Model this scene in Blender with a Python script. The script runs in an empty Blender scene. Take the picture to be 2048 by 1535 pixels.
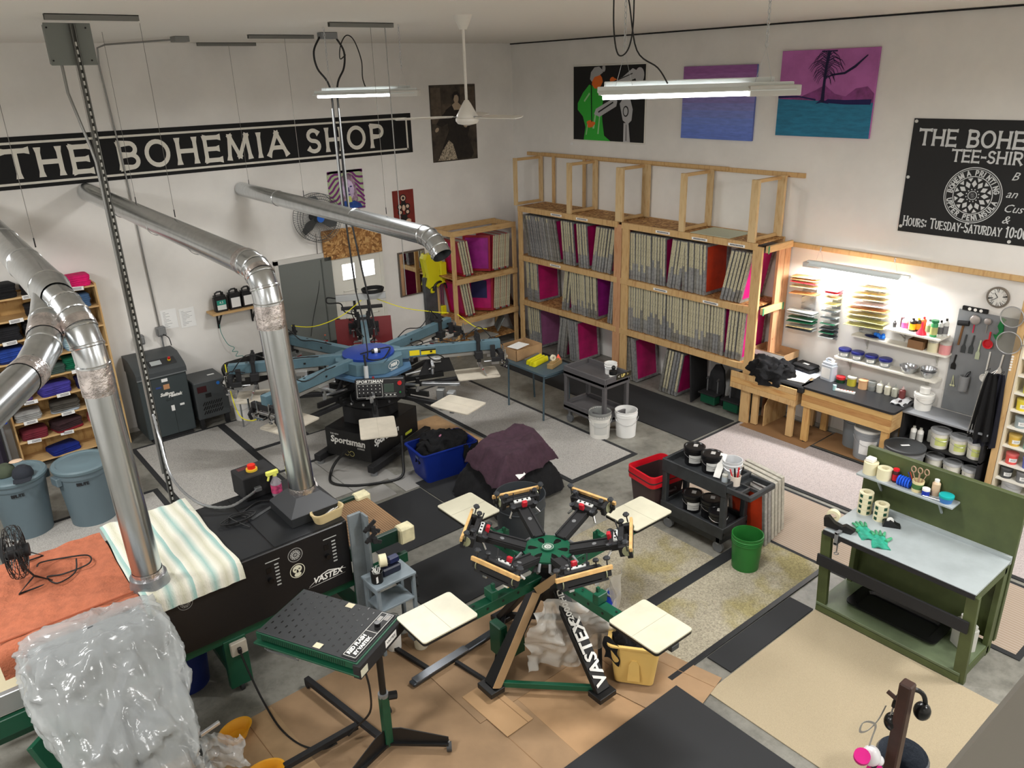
import bpy, bmesh, math, random
from mathutils import Matrix, Vector, noise
random.seed(7)
PI = math.pi
COL = bpy.context.scene.collection
sc = bpy.context.scene
# ------------------------------------------------------------------ camera
cam_d = bpy.data.cameras.new('camera'); cam = bpy.data.objects.new('camera', cam_d); COL.objects.link(cam)
cam_d.sensor_width = 36.0; cam_d.lens = 27.536; cam_d.clip_start = .05
RX, UY, FW = ((0.771929, -0.635103, -0.027761), (0.252554, 0.266303, 0.930215), (0.583389, 0.72507, -0.365965))
cam.matrix_world = Matrix(((RX[0], UY[0], -FW[0], -9.390), (RX[1], UY[1], -FW[1], -11.313), (RX[2], UY[2], -FW[2], 4.60), (0, 0, 0, 1)))
sc.camera = cam
# ------------------------------------------------------------------ world, exposure, lights
w = bpy.data.worlds.new('world'); sc.world = w; w.use_nodes = True
w.node_tree.nodes['Background'].inputs[0].default_value = (.9, .95, 1, 1)
w.node_tree.nodes['Background'].inputs[1].default_value = .12
sc.view_settings.view_transform = 'Standard'; sc.view_settings.look = 'None'
sc.view_settings.exposure = 0.85; sc.view_settings.gamma = 1; sc.view_settings.use_curve_mapping = False
def area(name, loc, sx, sy, power, rot=(0, 0, 0), col=(1, .99, .97), spread=180):
    d = bpy.data.lights.new(name, 'AREA'); d.shape = 'RECTANGLE'; d.size = sx; d.size_y = sy; d.energy = power; d.color = col
    d.spread = math.radians(spread)
    o = bpy.data.objects.new(name, d); COL.objects.link(o); o.location = loc; o.rotation_euler = rot
    return o
# shop lights of the room that hang outside the frame (rows of ceiling fixtures)
for i, (x, y, p) in enumerate(((-10.8, -4.0, 95), (-10.6, -8.2, 95), (-9.2, -13.6, 75), (-4.4, -13.2, 95), (-2.0, -11.6, 95))):
    area('room_light_%d' % i, (x, y, 4.5), 1.2, .6, p)
# ------------------------------------------------------------------ materials
def lin(c):
    return tuple(((x / 255) / 12.92 if x / 255 <= .04045 else ((x / 255 + .055) / 1.055) ** 2.4) for x in c)
MC = {}
def mat(c, rough=.5, metal=0, n=0, ns=30, bump=0, bs=60, trans=0, emit=0, coat=0, c2=None, stretch=(1, 1, 1), alpha=1, sss=0, kind=None, ir=1.45):
    key = (tuple(c), rough, metal, n, ns, bump, bs, trans, emit, coat, c2, stretch, alpha, kind)
    if key in MC: return MC[key]
    m = bpy.data.materials.new('m_%d' % len(MC)); m.use_nodes = True; MC[key] = m
    nt = m.node_tree; b = nt.nodes['Principled BSDF']; L = nt.links
    col = lin(c)
    b.inputs['Base Color'].default_value = col + (1,)
    b.inputs['Roughness'].default_value = rough; b.inputs['Metallic'].default_value = metal
    b.inputs['Transmission Weight'].default_value = trans; b.inputs['IOR'].default_value = ir
    b.inputs['Coat Weight'].default_value = coat; b.inputs['Alpha'].default_value = alpha
    if emit:
        b.inputs['Emission Color'].default_value = col + (1,); b.inputs['Emission Strength'].default_value = emit
    def N(t, **k):
        q = nt.nodes.new(t)
        for a, v in k.items(): setattr(q, a, v)
        return q
    if n or bump or kind or c2:
        tc = N('ShaderNodeTexCoord'); mp = N('ShaderNodeMapping'); mp.inputs['Scale'].default_value = stretch
        L.new(tc.outputs['Object'], mp.inputs['Vector'])
        def noise(scale, det=4, rgh=.6):
            q = N('ShaderNodeTexNoise'); q.inputs['Scale'].default_value = scale; q.inputs['Detail'].default_value = det
            q.inputs['Roughness'].default_value = rgh; L.new(mp.outputs[0], q.inputs['Vector']); return q
        def ramp(src, stops, interp='LINEAR'):
            r = N('ShaderNodeValToRGB'); r.color_ramp.interpolation = interp
            e = r.color_ramp.elements
            while len(e) < len(stops): e.new(.5)
            for el, (p, cc) in zip(e, stops): el.position = p; el.color = lin(cc) + (1,)
            L.new(src, r.inputs[0]); return r
        cc2 = c2 or tuple(max(0, x * (1 - n)) for x in c)
        hi = tuple(min(255, x * (1 + n * .5)) for x in c)
        src = None
        if kind is None and (n or c2):
            q = noise(ns); r = ramp(q.outputs[0], [(.32, cc2), (.62, c if c2 else hi)]); src = r.outputs[0]
        elif kind == 'osb':
            v = N('ShaderNodeTexVoronoi'); v.inputs['Scale'].default_value = ns; mp.inputs['Rotation'].default_value = (.3, .5, .4)
            q0 = noise(3, 2); mx = N('ShaderNodeMixRGB'); mx.inputs[0].default_value = .25
            L.new(mp.outputs[0], mx.inputs[1]); L.new(q0.outputs[1], mx.inputs[2]); L.new(mx.outputs[0], v.inputs['Vector'])
            sp = N('ShaderNodeSeparateColor'); L.new(v.outputs['Color'], sp.inputs[0])
            r = ramp(sp.outputs[0], [(0, (118, 78, 40)), (.35, (160, 112, 62)), (.7, (188, 142, 86)), (1, (212, 170, 112))]); src = r.outputs[0]
        elif kind == 'speckle':
            q = noise(ns, 2, .9); r = ramp(q.outputs[0], [(.36, cc2), (.47, c), (.6, hi)]); src = r.outputs[0]
        elif kind == 'tape':
            q = noise(ns, 1); r = ramp(q.outputs[0], [(.40, (120, 112, 92)), (.47, c)]); src = r.outputs[0]
        elif kind == 'floor':
            q = noise(1.1, 6, .65); r = ramp(q.outputs[0], [(.3, cc2), (.5, c), (.72, hi)])
            q2 = noise(9, 5, .7); r2 = ramp(q2.outputs[0], [(.3, (150, 150, 145)), (.55, (255, 255, 255))])
            mx = N('ShaderNodeMixRGB', blend_type='MULTIPLY'); mx.inputs[0].default_value = .45
            L.new(r.outputs[0], mx.inputs[1]); L.new(r2.outputs[0], mx.inputs[2]); src = mx.outputs[0]
        elif kind == 'stain':
            q = noise(60, 3, .8); r = ramp(q.outputs[0], [(.35, cc2), (.55, c), (.7, hi)])
            q2 = noise(1.5, 3); r2 = ramp(q2.outputs[0], [(.5, (255, 255, 255)), (.63, (222, 214, 120))])
            q3 = noise(2.8, 6, .75); r3 = ramp(q3.outputs[0], [(.27, (110, 100, 88)), (.38, (255, 255, 255))])
            mx = N('ShaderNodeMixRGB', blend_type='MULTIPLY'); mx.inputs[0].default_value = .6
            L.new(r.outputs[0], mx.inputs[1]); L.new(r2.outputs[0], mx.inputs[2])
            m2 = N('ShaderNodeMixRGB', blend_type='MULTIPLY'); m2.inputs[0].default_value = .7
            L.new(mx.outputs[0], m2.inputs[1]); L.new(r3.outputs[0], m2.inputs[2]); src = m2.outputs[0]
        elif kind == 'stripes':
            s = N('ShaderNodeSeparateXYZ'); L.new(mp.outputs[0], s.inputs[0])
            fr = N('ShaderNodeMath', operation='FRACT'); L.new(s.outputs[0], fr.inputs[0])
            W_, T_, E_ = (232, 230, 218), (158, 192, 186), (206, 204, 182)
            r = ramp(fr.outputs[0], [(0, W_), (.16, E_), (.3, W_), (.44, T_), (.58, W_), (.72, E_), (.84, W_), (.94, T_)]); src = r.outputs[0]
        elif kind == 'ribs':
            wv = N('ShaderNodeTexWave'); wv.inputs['Scale'].default_value = ns; wv.inputs['Distortion'].default_value = .3
            L.new(mp.outputs[0], wv.inputs[0]); r = ramp(wv.outputs[1], [(.2, cc2), (.7, c)]); src = r.outputs[0]
        elif kind == 'wood':
            q = noise(ns, 5, .55); r = ramp(q.outputs[0], [(.3, cc2), (.5, c), (.68, hi)])
            kn = N('ShaderNodeTexVoronoi'); kn.inputs['Scale'].default_value = 2.6; L.new(tc.outputs['Object'], kn.inputs['Vector'])
            r2 = ramp(kn.outputs['Distance'], [(.02, (170, 120, 85)), (.055, (255, 255, 255))])
            mx = N('ShaderNodeMixRGB', blend_type='MULTIPLY'); mx.inputs[0].default_value = .8
            L.new(r.outputs[0], mx.inputs[1]); L.new(r2.outputs[0], mx.inputs[2]); src = mx.outputs[0]
        if src is not None: L.new(src, b.inputs['Base Color'])
        if bump:
            q = noise(bs, 3); bp = N('ShaderNodeBump'); bp.inputs['Strength'].default_value = bump; bp.inputs['Distance'].default_value = .01
            L.new(q.outputs[0], bp.inputs['Height']); L.new(bp.outputs[0], b.inputs['Normal'])
    return m
ORD = 'first second third fourth fifth sixth seventh eighth ninth tenth eleventh twelfth thirteenth fourteenth fifteenth sixteenth seventeenth eighteenth nineteenth twentieth twenty-first'.split()
PINE = mat((206, 170, 118), .6, kind='wood', ns=5, stretch=(1, 6, 1), c2=(184, 142, 92))
PINEV = mat((208, 172, 120), .6, kind='wood', ns=5, stretch=(6, 6, 1), c2=(184, 142, 92))
PINEX = mat((208, 172, 120), .6, kind='wood', ns=5, stretch=(1, 6, 6), c2=(184, 142, 92))
PINER = mat((200, 152, 112), .6, kind='wood', ns=5, stretch=(6, 6, 1), c2=(182, 126, 86))
PINEY = mat((208, 166, 108), .5, kind='wood', ns=5, stretch=(6, 1, 6), c2=(186, 132, 76))
OSB = mat((180, 130, 75), .7, kind='osb', ns=38, bump=.3)
PLYW = mat((205, 170, 118), .6, kind='wood', ns=4, stretch=(5, 2, 1), c2=(170, 125, 70))
BLK = mat((22, 22, 23), .45); BLKM = mat((30, 30, 32), .75); BLKG = mat((14, 14, 15), .25)
GREYM = mat((128, 130, 132), .45, .3); STEEL = mat((190, 192, 195), .28, .9); CHROME = mat((225, 226, 228), .12, 1)
DKG = mat((62, 66, 68), .5); WHITE = mat((236, 235, 230), .5); PAPER = mat((240, 240, 238), .7)
GALV = mat((206, 210, 213), .24, 1, n=.05, ns=5, stretch=(3, 3, .3)); VGREEN = mat((20, 74, 52), .38); RUB = mat((40, 41, 43), .85)
CARD = mat((172, 138, 100), .8, n=.12, ns=3); CARDB = mat((150, 112, 74), .8)
ALU = mat((150, 151, 152), .42, .35, n=.18, ns=25); TAPE = mat((205, 198, 166), .7, kind='tape', ns=120)
INK = mat((25, 25, 28), .6); WIRE = mat((20, 20, 21), .55)
# ------------------------------------------------------------------ mesh builder
class G:
    def __init__(s): s.v = []; s.f = []
    def add(s, v, f):
        n = len(s.v); s.v += [Vector(p) for p in v]; s.f += [tuple(i + n for i in q) for q in f]; return s
    def box(s, a, b, c=0, M=None):
        ctr = [(a[i] + b[i]) / 2 for i in range(3)]; h = [abs(b[i] - a[i]) / 2 for i in range(3)]
        return s.ob(ctr, h, M, c)
    def ob(s, ctr, h, R=None, c=0):
        ctr = Vector(ctr); V = []
        if c <= 0:
            for x in (-1, 1):
                for y in (-1, 1):
                    for z in (-1, 1): V.append(Vector((x * h[0], y * h[1], z * h[2])))
            F = [(0, 1, 3, 2), (4, 6, 7, 5), (0, 4, 5, 1), (2, 3, 7, 6), (0, 2, 6, 4), (1, 5, 7, 3)]
        else:
            c = min(c, min(h) * .9); F = []; idx = {}
            for x in (-1, 1):
                for y in (-1, 1):
                    for z in (-1, 1):
                        for k in range(3):
                            p = [x * (h[0] - c), y * (h[1] - c), z * (h[2] - c)]; p[k] = (x, y, z)[k] * h[k]
                            idx[(x, y, z, k)] = len(V); V.append(Vector(p))
            S4 = [(-1, -1), (1, -1), (1, 1), (-1, 1)]
            for k in range(3):
                for sg in (-1, 1):
                    q = []
                    for a_, b_ in S4:
                        t = [0, 0, 0]; t[k] = sg; t[(k + 1) % 3] = a_; t[(k + 2) % 3] = b_; q.append(idx[(t[0], t[1], t[2], k)])
                    F.append(tuple(q))
                k1, k2 = (k + 1) % 3, (k + 2) % 3
                for a_, b_ in S4:
                    q = []
                    for sg, kk in ((-1, k1), (1, k1), (1, k2), (-1, k2)):
                        t = [0, 0, 0]; t[k] = sg; t[k1] = a_; t[k2] = b_; q.append(idx[(t[0], t[1], t[2], kk)])
                    F.append(tuple(q))
            for x in (-1, 1):
                for y in (-1, 1):
                    for z in (-1, 1): F.append(tuple(idx[(x, y, z, k)] for k in range(3)))
        if R is not None: V = [R @ p for p in V]
        return s.add([p + ctr for p in V], F)
    def bar(s, p, q, w, h, up=(0, 0, 1), c=0):
        p = Vector(p); q = Vector(q); d = (q - p); L = d.length; d.normalize(); u = Vector(up)
        if abs(d.dot(u)) > .98: u = Vector((1, 0, 0))
        r = d.cross(u).normalized(); u = r.cross(d).normalized()
        R = Matrix((d, r, u)).transposed()
        return s.ob((p + q) / 2, (L / 2, w / 2, h / 2), R, c)
    def tube(s, pts, r, n=8, caps=True, closed=False):
        pts = [Vector(p) for p in pts]; rs = r if isinstance(r, (list, tuple)) else [r] * len(pts); N = len(pts)
        T = []
        for i in range(N):
            a = pts[i - 1] if (i > 0 or closed) else pts[i]; b = pts[(i + 1) % N] if (i < N - 1 or closed) else pts[i]
            T.append((b - a).normalized())
        u = Vector((0, 0, 1)) if abs(T[0].z) < .9 else Vector((1, 0, 0)); rings = []; V = []; F = []
        for i in range(N):
            u = (u - T[i] * u.dot(T[i])); u = u.normalized() if u.length > 1e-6 else Vector((1, 0, 0)); w_ = T[i].cross(u)
            for k in range(n):
                a = 2 * PI * k / n; V.append(pts[i] + (u * math.cos(a) + w_ * math.sin(a)) * rs[i])
        for i in range(N - (0 if closed else 1)):
            j = (i + 1) % N
            for k in range(n): F.append((i * n + k, i * n + (k + 1) % n, j * n + (k + 1) % n, j * n + k))
        if caps and not closed: F.append(tuple(range(n))[::-1]); F.append(tuple((N - 1) * n + k for k in range(n)))
        return s.add(V, F)
    def cyl(s, p, q, r, n=16, r2=None): return s.tube([p, q], [r, r if r2 is None else r2], n)
    def lathe(s, prof, c=(0, 0, 0), n=24, M=None):
        V = []; F = []; m = len(prof)
        for k in range(n):
            a = 2 * PI * k / n
            for r, z in prof: V.append(Vector((r * math.cos(a), r * math.sin(a), z)))
        for k in range(n):
            j = (k + 1) % n
            for i in range(m - 1):
                r0, r1 = prof[i][0], prof[i + 1][0]
                if r0 < 1e-6 and r1 < 1e-6: continue
                if r0 < 1e-6: F.append((k * m + i, j * m + i + 1, k * m + i + 1))
                elif r1 < 1e-6: F.append((k * m + i, j * m + i, k * m + i + 1))
                else: F.append((k * m + i, j * m + i, j * m + i + 1, k * m + i + 1))
        if M is not None: V = [M @ p for p in V]
        c = Vector(c); return s.add([p + c for p in V], F)
    def prism(s, poly, z0, z1, M=None, c=(0, 0, 0)):
        n = len(poly); V = [Vector((p[0], p[1], z0)) for p in poly] + [Vector((p[0], p[1], z1)) for p in poly]
        F = [tuple(range(n))[::-1], tuple(range(n, 2 * n))] + [(i, (i + 1) % n, n + (i + 1) % n, n + i) for i in range(n)]
        if M is not None: V = [M @ p for p in V]
        c = Vector(c); return s.add([p + c for p in V], F)
    def ell(s, c, r, n=12, m=8, R=None):
        prof = [(max(1e-7, math.sin(PI * i / m)) if 0 < i < m else 0, -math.cos(PI * i / m)) for i in range(m + 1)]
        S = Matrix.Diagonal(Vector(r)); return s.lathe(prof, c, n, (R @ S) if R is not None else S)
    def grid(s, fn, nu, nv, th=0):
        V = [Vector(fn(i / nu, j / nv)) for i in range(nu + 1) for j in range(nv + 1)]
        F = [(i * (nv + 1) + j, (i + 1) * (nv + 1) + j, (i + 1) * (nv + 1) + j + 1, i * (nv + 1) + j + 1) for i in range(nu) for j in range(nv)]
        if not th: return s.add(V, F)
        n = len(V); V2 = V + [p - Vector((0, 0, th)) for p in V]; F2 = F + [tuple(k + n for k in q[::-1]) for q in F]
        W = nv + 1
        for j in range(nv): F2.append((j, j + 1, j + 1 + n, j + n)); a = nu * W + j; F2.append((a + 1, a, a + n, a + 1 + n))
        for i in range(nu): a = i * W; F2.append((a + W, a, a + n, a + W + n)); a = i * W + nv; F2.append((a, a + W, a + W + n, a + n))
        return s.add(V2, F2)
    def xf(s, M): s.v = [M @ p for p in s.v]; return s
    def build(s, name, m, parent=None, smooth=35, label=None):
        off = ORG.get(parent.name, Vector((0, 0, 0))) if parent else Vector((0, 0, 0))
        me = bpy.data.meshes.new(name); me.from_pydata([p - off for p in s.v], [], s.f); me.materials.append(m)
        bm = bmesh.new(); bm.from_mesh(me); bmesh.ops.recalc_face_normals(bm, faces=bm.faces); bm.to_mesh(me); bm.free()
        if smooth: me.shade_smooth(); me.set_sharp_from_angle(angle=math.radians(smooth))
        o = bpy.data.objects.new(name, me); COL.objects.link(o)
        if parent: o.parent = parent
        if parent and parent.name in ORG: ORG[o.name] = ORG[parent.name]
        if label: o['label'] = label
        if name in STUFFY: o['kind'] = 'stuff'
        return o
STUFFY = {'slots', 'vent_slots', 'side_slots', 'holes', 'screws', 'print', 'bolts', 'teardrop_holes', 'scale_marks', 'scale_holes', 'panel_markings', 'hour_marks', 'knobs', 'micro_knobs', 'black_knobs', 'strip_lines', 'stencil_marks', 'green_tape', 'adjust_screws', 'screw_cap', 'lids', 'fold_crease'}
ORG = {}
def thing(name, label, cat, loc=(0, 0, 0), rz=0, group=None, world=True):
    """an Empty at the base of the thing; with world=True its parts are modelled in room coordinates"""
    o = bpy.data.objects.new(name, None); COL.objects.link(o); o.location = loc; o.rotation_euler = (0, 0, rz)
    o.empty_display_size = .1; o['label'] = label; o['category'] = cat
    if group: o['group'] = group
    if world: ORG[o.name] = Vector(loc)
    return o
def tag(o, label, cat, group=None, kind=None):
    o['label'] = label; o['category'] = cat
    if group: o['group'] = group
    if kind: o['kind'] = kind
    return o
def base(o):
    """move the origin of a one-mesh thing to its base centre"""
    me = o.data; xs = [v.co for v in me.vertices]
    c = Vector(((min(p.x for p in xs) + max(p.x for p in xs)) / 2, (min(p.y for p in xs) + max(p.y for p in xs)) / 2, min(p.z for p in xs)))
    me.transform(Matrix.Translation(-c)); o.location = c; return o
def one(g, name, m, label, cat, group=None, kind=None, smooth=35):
    return tag(base(g.build(name, m, None, smooth)), label, cat, group, kind)
def struct(g, name, m, smooth=0):
    o = g.build(name, m, None, smooth); o['kind'] = 'structure'; return o
def dup(root, loc, rot=None, label=None, group=None, scale=None):
    r = root.copy(); COL.objects.link(r); r.location = loc
    if rot is not None: r.rotation_euler = rot
    if label: r['label'] = label
    if group: r['group'] = group
    if scale: r.scale = scale
    for ch in list(root.children):
        c = ch.copy(); COL.objects.link(c); c.parent = r
        for g in ch.children:
            d = g.copy(); COL.objects.link(d); d.parent = c
    return r
def BF(x, z, y=.1): return Matrix(((1, 0, 0, x), (0, 0, -1, y), (0, 1, 0, z), (0, 0, 0, 1)))       # sheet on the back wall
def RF(y, z, x=0.0): return Matrix(((0, 0, -1, x), (-1, 0, 0, y), (0, 1, 0, z), (0, 0, 0, 1)))     # sheet on the right wall
def rot(ax, deg): return Matrix.Rotation(math.radians(deg), 3, ax)
def crump(p, f, a):
    """ridged folds: a signed offset at point p"""
    q = Vector(p) * f; return a * (.55 - 2.2 * abs(noise.noise(q)) + .5 * noise.noise(q * 2.7))
def frame(o, ex, ey):
    ex = Vector(ex).normalized(); ey = Vector(ey); ey = (ey - ex * ey.dot(ex)).normalized(); ez = ex.cross(ey)
    return Matrix(((ex.x, ey.x, ez.x, o[0]), (ex.y, ey.y, ez.y, o[1]), (ex.z, ey.z, ez.z, o[2]), (0, 0, 0, 1)))
def text(s, size, m, M, parent, name='lettering', off=0, shear=0, sx=1, align='CENTER', th=.0008):
    cu = bpy.data.curves.new('t', 'FONT'); cu.body = s; cu.size = size; cu.extrude = th; cu.offset = off; cu.shear = shear
    cu.align_x = align; cu.align_y = 'CENTER'; cu.resolution_u = 2
    to = bpy.data.objects.new('t', cu); COL.objects.link(to); bpy.context.view_layer.update()
    me = bpy.data.meshes.new_from_object(to.evaluated_get(bpy.context.evaluated_depsgraph_get()))
    bpy.data.objects.remove(to); bpy.data.curves.remove(cu)
    me.transform(Matrix.Diagonal((sx, 1, 1, 1))); me.transform(M)
    if parent: me.transform(Matrix.Translation(-ORG.get(parent.name, Vector((0, 0, 0)))))
    me.materials.clear(); me.materials.append(m)
    o = bpy.data.objects.new(name, me); COL.objects.link(o); o.parent = parent
    if parent and parent.name in ORG: ORG[o.name] = ORG[parent.name]
    return o
# stroke lettering with flared ends, as on the painted shop signs; every glyph on a grid 0..w by 0..1
def arc(cx, cy, rx, ry, a0, a1, n=10): return [(cx + rx * math.cos(math.radians(a0 + (a1 - a0) * i / n)), cy + ry * math.sin(math.radians(a0 + (a1 - a0) * i / n))) for i in range(n + 1)]
GL = {
 'T': (.9, [[(.45, 0), (.45, 1)], [(0, 1), (.9, 1)]]), 'H': (.95, [[(.1, 0), (.1, 1)], [(.85, 0), (.85, 1)], [(.1, .5), (.85, .5)]]),
 'E': (.8, [[(.1, 0), (.1, 1)], [(.1, 1), (.75, 1)], [(.1, .5), (.65, .5)], [(.1, 0), (.75, 0)]]),
 'B': (.85, [[(.1, 0), (.1, 1)], [(.1, 1)] + arc(.5, .76, .24, .24, 90, -90) + [(.1, .52)], [(.1, .52)] + arc(.52, .26, .27, .26, 90, -90) + [(.1, 0)]]),
 'O': (1.05, [arc(.52, .5, .45, .5, 0, 360, 24)]), 'M': (1.15, [[(.08, 0), (.18, 1)], [(.18, 1), (.57, .08)], [(.57, .08), (.97, 1)], [(.97, 1), (1.07, 0)]]),
 'I': (.3, [[(.15, 0), (.15, 1)]]), 'A': (.95, [[(.03, 0), (.47, 1)], [(.47, 1), (.92, 0)], [(.22, .33), (.74, .33)]]),
 'S': (.75, [arc(.38, .75, .27, .25, 30, 270, 12) + arc(.38, .25, .29, .25, 90, -150, 12)]),
 'P': (.8, [[(.1, 0), (.1, 1)], [(.1, 1)] + arc(.48, .74, .26, .26, 90, -90) + [(.1, .48)]]),
 'R': (.85, [[(.1, 0), (.1, 1)], [(.1, 1)] + arc(.48, .74, .26, .26, 90, -90) + [(.1, .48)], [(.4, .48), (.8, 0)]]),
 'N': (.95, [[(.1, 0), (.1, 1)], [(.1, 1), (.85, 0)], [(.85, 0), (.85, 1)]]), 'U': (.9, [[(.1, 1), (.1, .35)] + arc(.45, .35, .35, .35, 180, 360) + [(.8, 1)]]),
 'L': (.7, [[(.1, 1), (.1, 0)], [(.1, 0), (.68, 0)]]), 'D': (.95, [[(.1, 0), (.1, 1)], [(.1, 1), (.42, 1)] + arc(.42, .5, .45, .5, 90, -90) + [(.1, 0)]]),
 'Y': (.9, [[(.05, 1), (.45, .5)], [(.85, 1), (.45, .5)], [(.45, .5), (.45, 0)]]), 'G': (1, [arc(.52, .5, .44, .5, 45, 330, 18) + [(.9, .45)], [(.6, .45), (.95, .45)]]),
 '-': (.45, [[(.05, .45), (.4, .45)]]), ':': (.3, [[(.15, .15), (.15, .25)], [(.15, .6), (.15, .7)]]), ' ': (.5, []),
 '1': (.5, [[(.25, 0), (.25, 1)], [(.05, .85), (.25, 1)]]), '0': (.8, [arc(.4, .5, .32, .5, 0, 360, 20)]), '5': (.7, [[(.65, 1), (.15, 1), (.12, .55)] + arc(.35, .32, .3, .32, 90, -150)]),
 '.': (.25, [[(.12, .02), (.12, .1)]])}
def glyphs(g, s, h, w, M, track=.16, flare=1.55, small=None, sx=1):
    """adds the words to g; small = cap height of all letters but the capitals (small capitals)"""
    x = 0
    for ch in s:
        k = h
        if small and ch.islower(): k = small
        wd, st = GL[ch.upper()]
        for si, pl in enumerate(st):
            zo = .0004 * si
            closed = len(pl) > 12 and (Vector(pl[0]) - Vector(pl[-1])).length < .02
            P = [Vector(((x + p[0] * k * sx), p[1] * k, 0)) for p in pl]; n = len(P); V = []
            for i, p in enumerate(P):
                a = P[i - 1] if i > 0 else (P[-2] if closed else P[i]); b = P[i + 1] if i < n - 1 else (P[1] if closed else P[i])
                d = (b - a).normalized(); nn = Vector((-d.y, d.x, 0)); ww = w * k / h * .5
                e = 0 if closed else ((flare - 1) * ww if (i == 0 or i == n - 1) else 0)
                ext = 0 if closed else (d * ww * .9 * (-1 if i == 0 else 1 if i == n - 1 else 0))
                if n == 2 or (not closed and i in (0, n - 1)):
                    V += [p + ext + nn * (ww + e), p + ext - nn * (ww + e)]
                    if n == 2 and i == 0:
                        for t in (.13, .87): q = P[0].lerp(P[1], t); V += [q + nn * ww, q - nn * ww]
                else: V += [p + nn * ww, p - nn * ww]
            m = len(V) // 2; VV = [M @ (v + Vector((0, 0, zo))) for v in V] + [M @ (v + Vector((0, 0, .0015 + zo))) for v in V]; q = 2 * m; F = []
            for i in range(m - 1):
                a, b, c, d = 2 * i, 2 * i + 1, 2 * i + 3, 2 * i + 2
                F += [(q + a, q + b, q + c, q + d), (a, d, q + d, q + a), (b, q + b, q + c, c)]
            g.add(VV, F)
        x += (wd * k * sx) + track * h
    return x
def gwidth(s, h, track=.16, small=None, sx=1): return sum(GL[c.upper()][0] * (small if small and c.islower() else h) * sx + track * h for c in s)
def arcpts(c, r, a0, a1, n=8, z=0): return [(c[0] + r * math.cos(math.radians(a0 + (a1 - a0) * i / n)), c[1] + r * math.sin(math.radians(a0 + (a1 - a0) * i / n)), z) for i in range(n + 1)]
def smoothpts(pts, n=6):
    P = [Vector(p) for p in pts]; out = []
    for i in range(len(P) - 1):
        p0 = P[max(0, i - 1)]; p1 = P[i]; p2 = P[i + 1]; p3 = P[min(len(P) - 1, i + 2)]
        for k in range(n):
            t = k / n; out.append(.5 * ((2 * p1) + (p2 - p0) * t + (2 * p0 - 5 * p1 + 4 * p2 - p3) * t * t + (3 * p1 - p0 - 3 * p2 + p3) * t ** 3))
    return out + [P[-1]]
def rrect(x0, x1, y0, y1, r, n=4):
    return [p[:2] for p in arcpts((x1 - r, y1 - r), r, 0, 90, n) + arcpts((x0 + r, y1 - r), r, 90, 180, n) + arcpts((x0 + r, y0 + r), r, 180, 270, n) + arcpts((x1 - r, y0 + r), r, 270, 360, n)]
def bucket(name, label, cat, loc, r, h, m, rim=None, taper=.88, lid=None, ribs=3, handle=True, group=None, inside=None, lab=None, labang=-130):
    t = thing(name, label, cat, loc, 0, group, world=False)
    pr = [(0, 0), (r * taper, 0)]
    for k in range(ribs):
        z = h * (.80 + .05 * k); rr = r * (taper + (1 - taper) * z / h); pr += [(rr, z - .008), (rr + .007, z - .004), (rr + .007, z + .004), (rr, z + .008)]
    pr += [(r, h)]
    if not lid: pr += [(r + .004, h + .002), (r - .006, h + .002), (r * taper - .006, .012), (0, .012)]
    G().lathe(pr, n=28).build('body', m, t)
    if lid:
        G().lathe([(r * .98, h - .02), (r + .008, h - .02), (r + .008, h + .008), (r - .01, h + .012), (r - .018, h + .004), (0, h + .004)], n=28).build('lid', lid, t)
    if handle:
        pts = [(-r - .006, 0, h * .8)] + [((r + .006) * math.cos(PI - PI * i / 8), -.03 - .08 * math.sin(PI * i / 8) - .0, h * .8 - h * .28 * math.sin(PI * i / 8)) for i in range(1, 8)] + [(r + .006, 0, h * .8)]
        pts = [(p[0] * (1.02), -math.sqrt(max(0, (r + .01) ** 2 - min(abs(p[0]), r) ** 2)) - .002, p[2]) for p in pts]
        hd = G().tube(pts, .0025, 6).build('handle', STEEL, t); hd.rotation_euler = (0, 0, math.radians(labang + 90))
    if lab:
        n = 6; a0, a1 = labang - 38, labang + 38; z0, z1 = h * .2, h * .68
        def rr(z): return r * (taper + (1 - taper) * z / h) + .0015
        G().grid(lambda u, v: (rr(z0 + (z1 - z0) * v) * math.cos(math.radians(a0 + (a1 - a0) * u)), rr(z0 + (z1 - z0) * v) * math.sin(math.radians(a0 + (a1 - a0) * u)), z0 + (z1 - z0) * v), n, 2).build('paper_label', lab, t)
    return t
# ------------------------------------------------------------------ the room
H = 5.12; XL = -13.5; YN = -15.5
WALL = mat((232, 229, 224), .85, n=.03, ns=1.2, bump=.05, bs=90)
CEIL = mat((234, 230, 222), .9)
struct(G().box((XL, YN, -.1), (.15, .25, 0)), 'floor', mat((132, 130, 122), .45, n=.30, ns=2, kind='floor', bump=.1, bs=15, c2=(100, 99, 93)))
struct(G().box((XL, YN, H), (.15, .25, H + .1)), 'ceiling', CEIL)
struct(G().box((XL, .1, 0), (0, .25, H)), 'wall_back', WALL)
struct(G().box((0, YN, 0), (.15, .25, H)), 'wall_right', WALL)
struct(G().box((XL - .15, YN, 0), (XL, .25, H)), 'wall_left', WALL)
struct(G().box((XL - .15, YN - .15, 0), (.15, YN, H)), 'wall_front', WALL)
struct(G().box((-.03, -15, H - .02), (0, .1, H - .004)), 'trim_1', BLKM)
struct(G().box((-.045, -15, 2.40), (0, -5.62, 2.46), .004), 'trim_2', PINE)
struct(G().box((-.02, -15, 0), (0, -5.66, .05)), 'baseboard_right', mat((190, 186, 178), .7))
struct(G().box((XL, .085, 0), (-.02, .1, .06)), 'baseboard_back', mat((200, 196, 188), .7))
tl = thing('mezzanine_parapet', 'grey painted parapet ledge at the lower right corner of the view', 'ledge', (-7.6, -11.2, 2.9))
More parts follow.
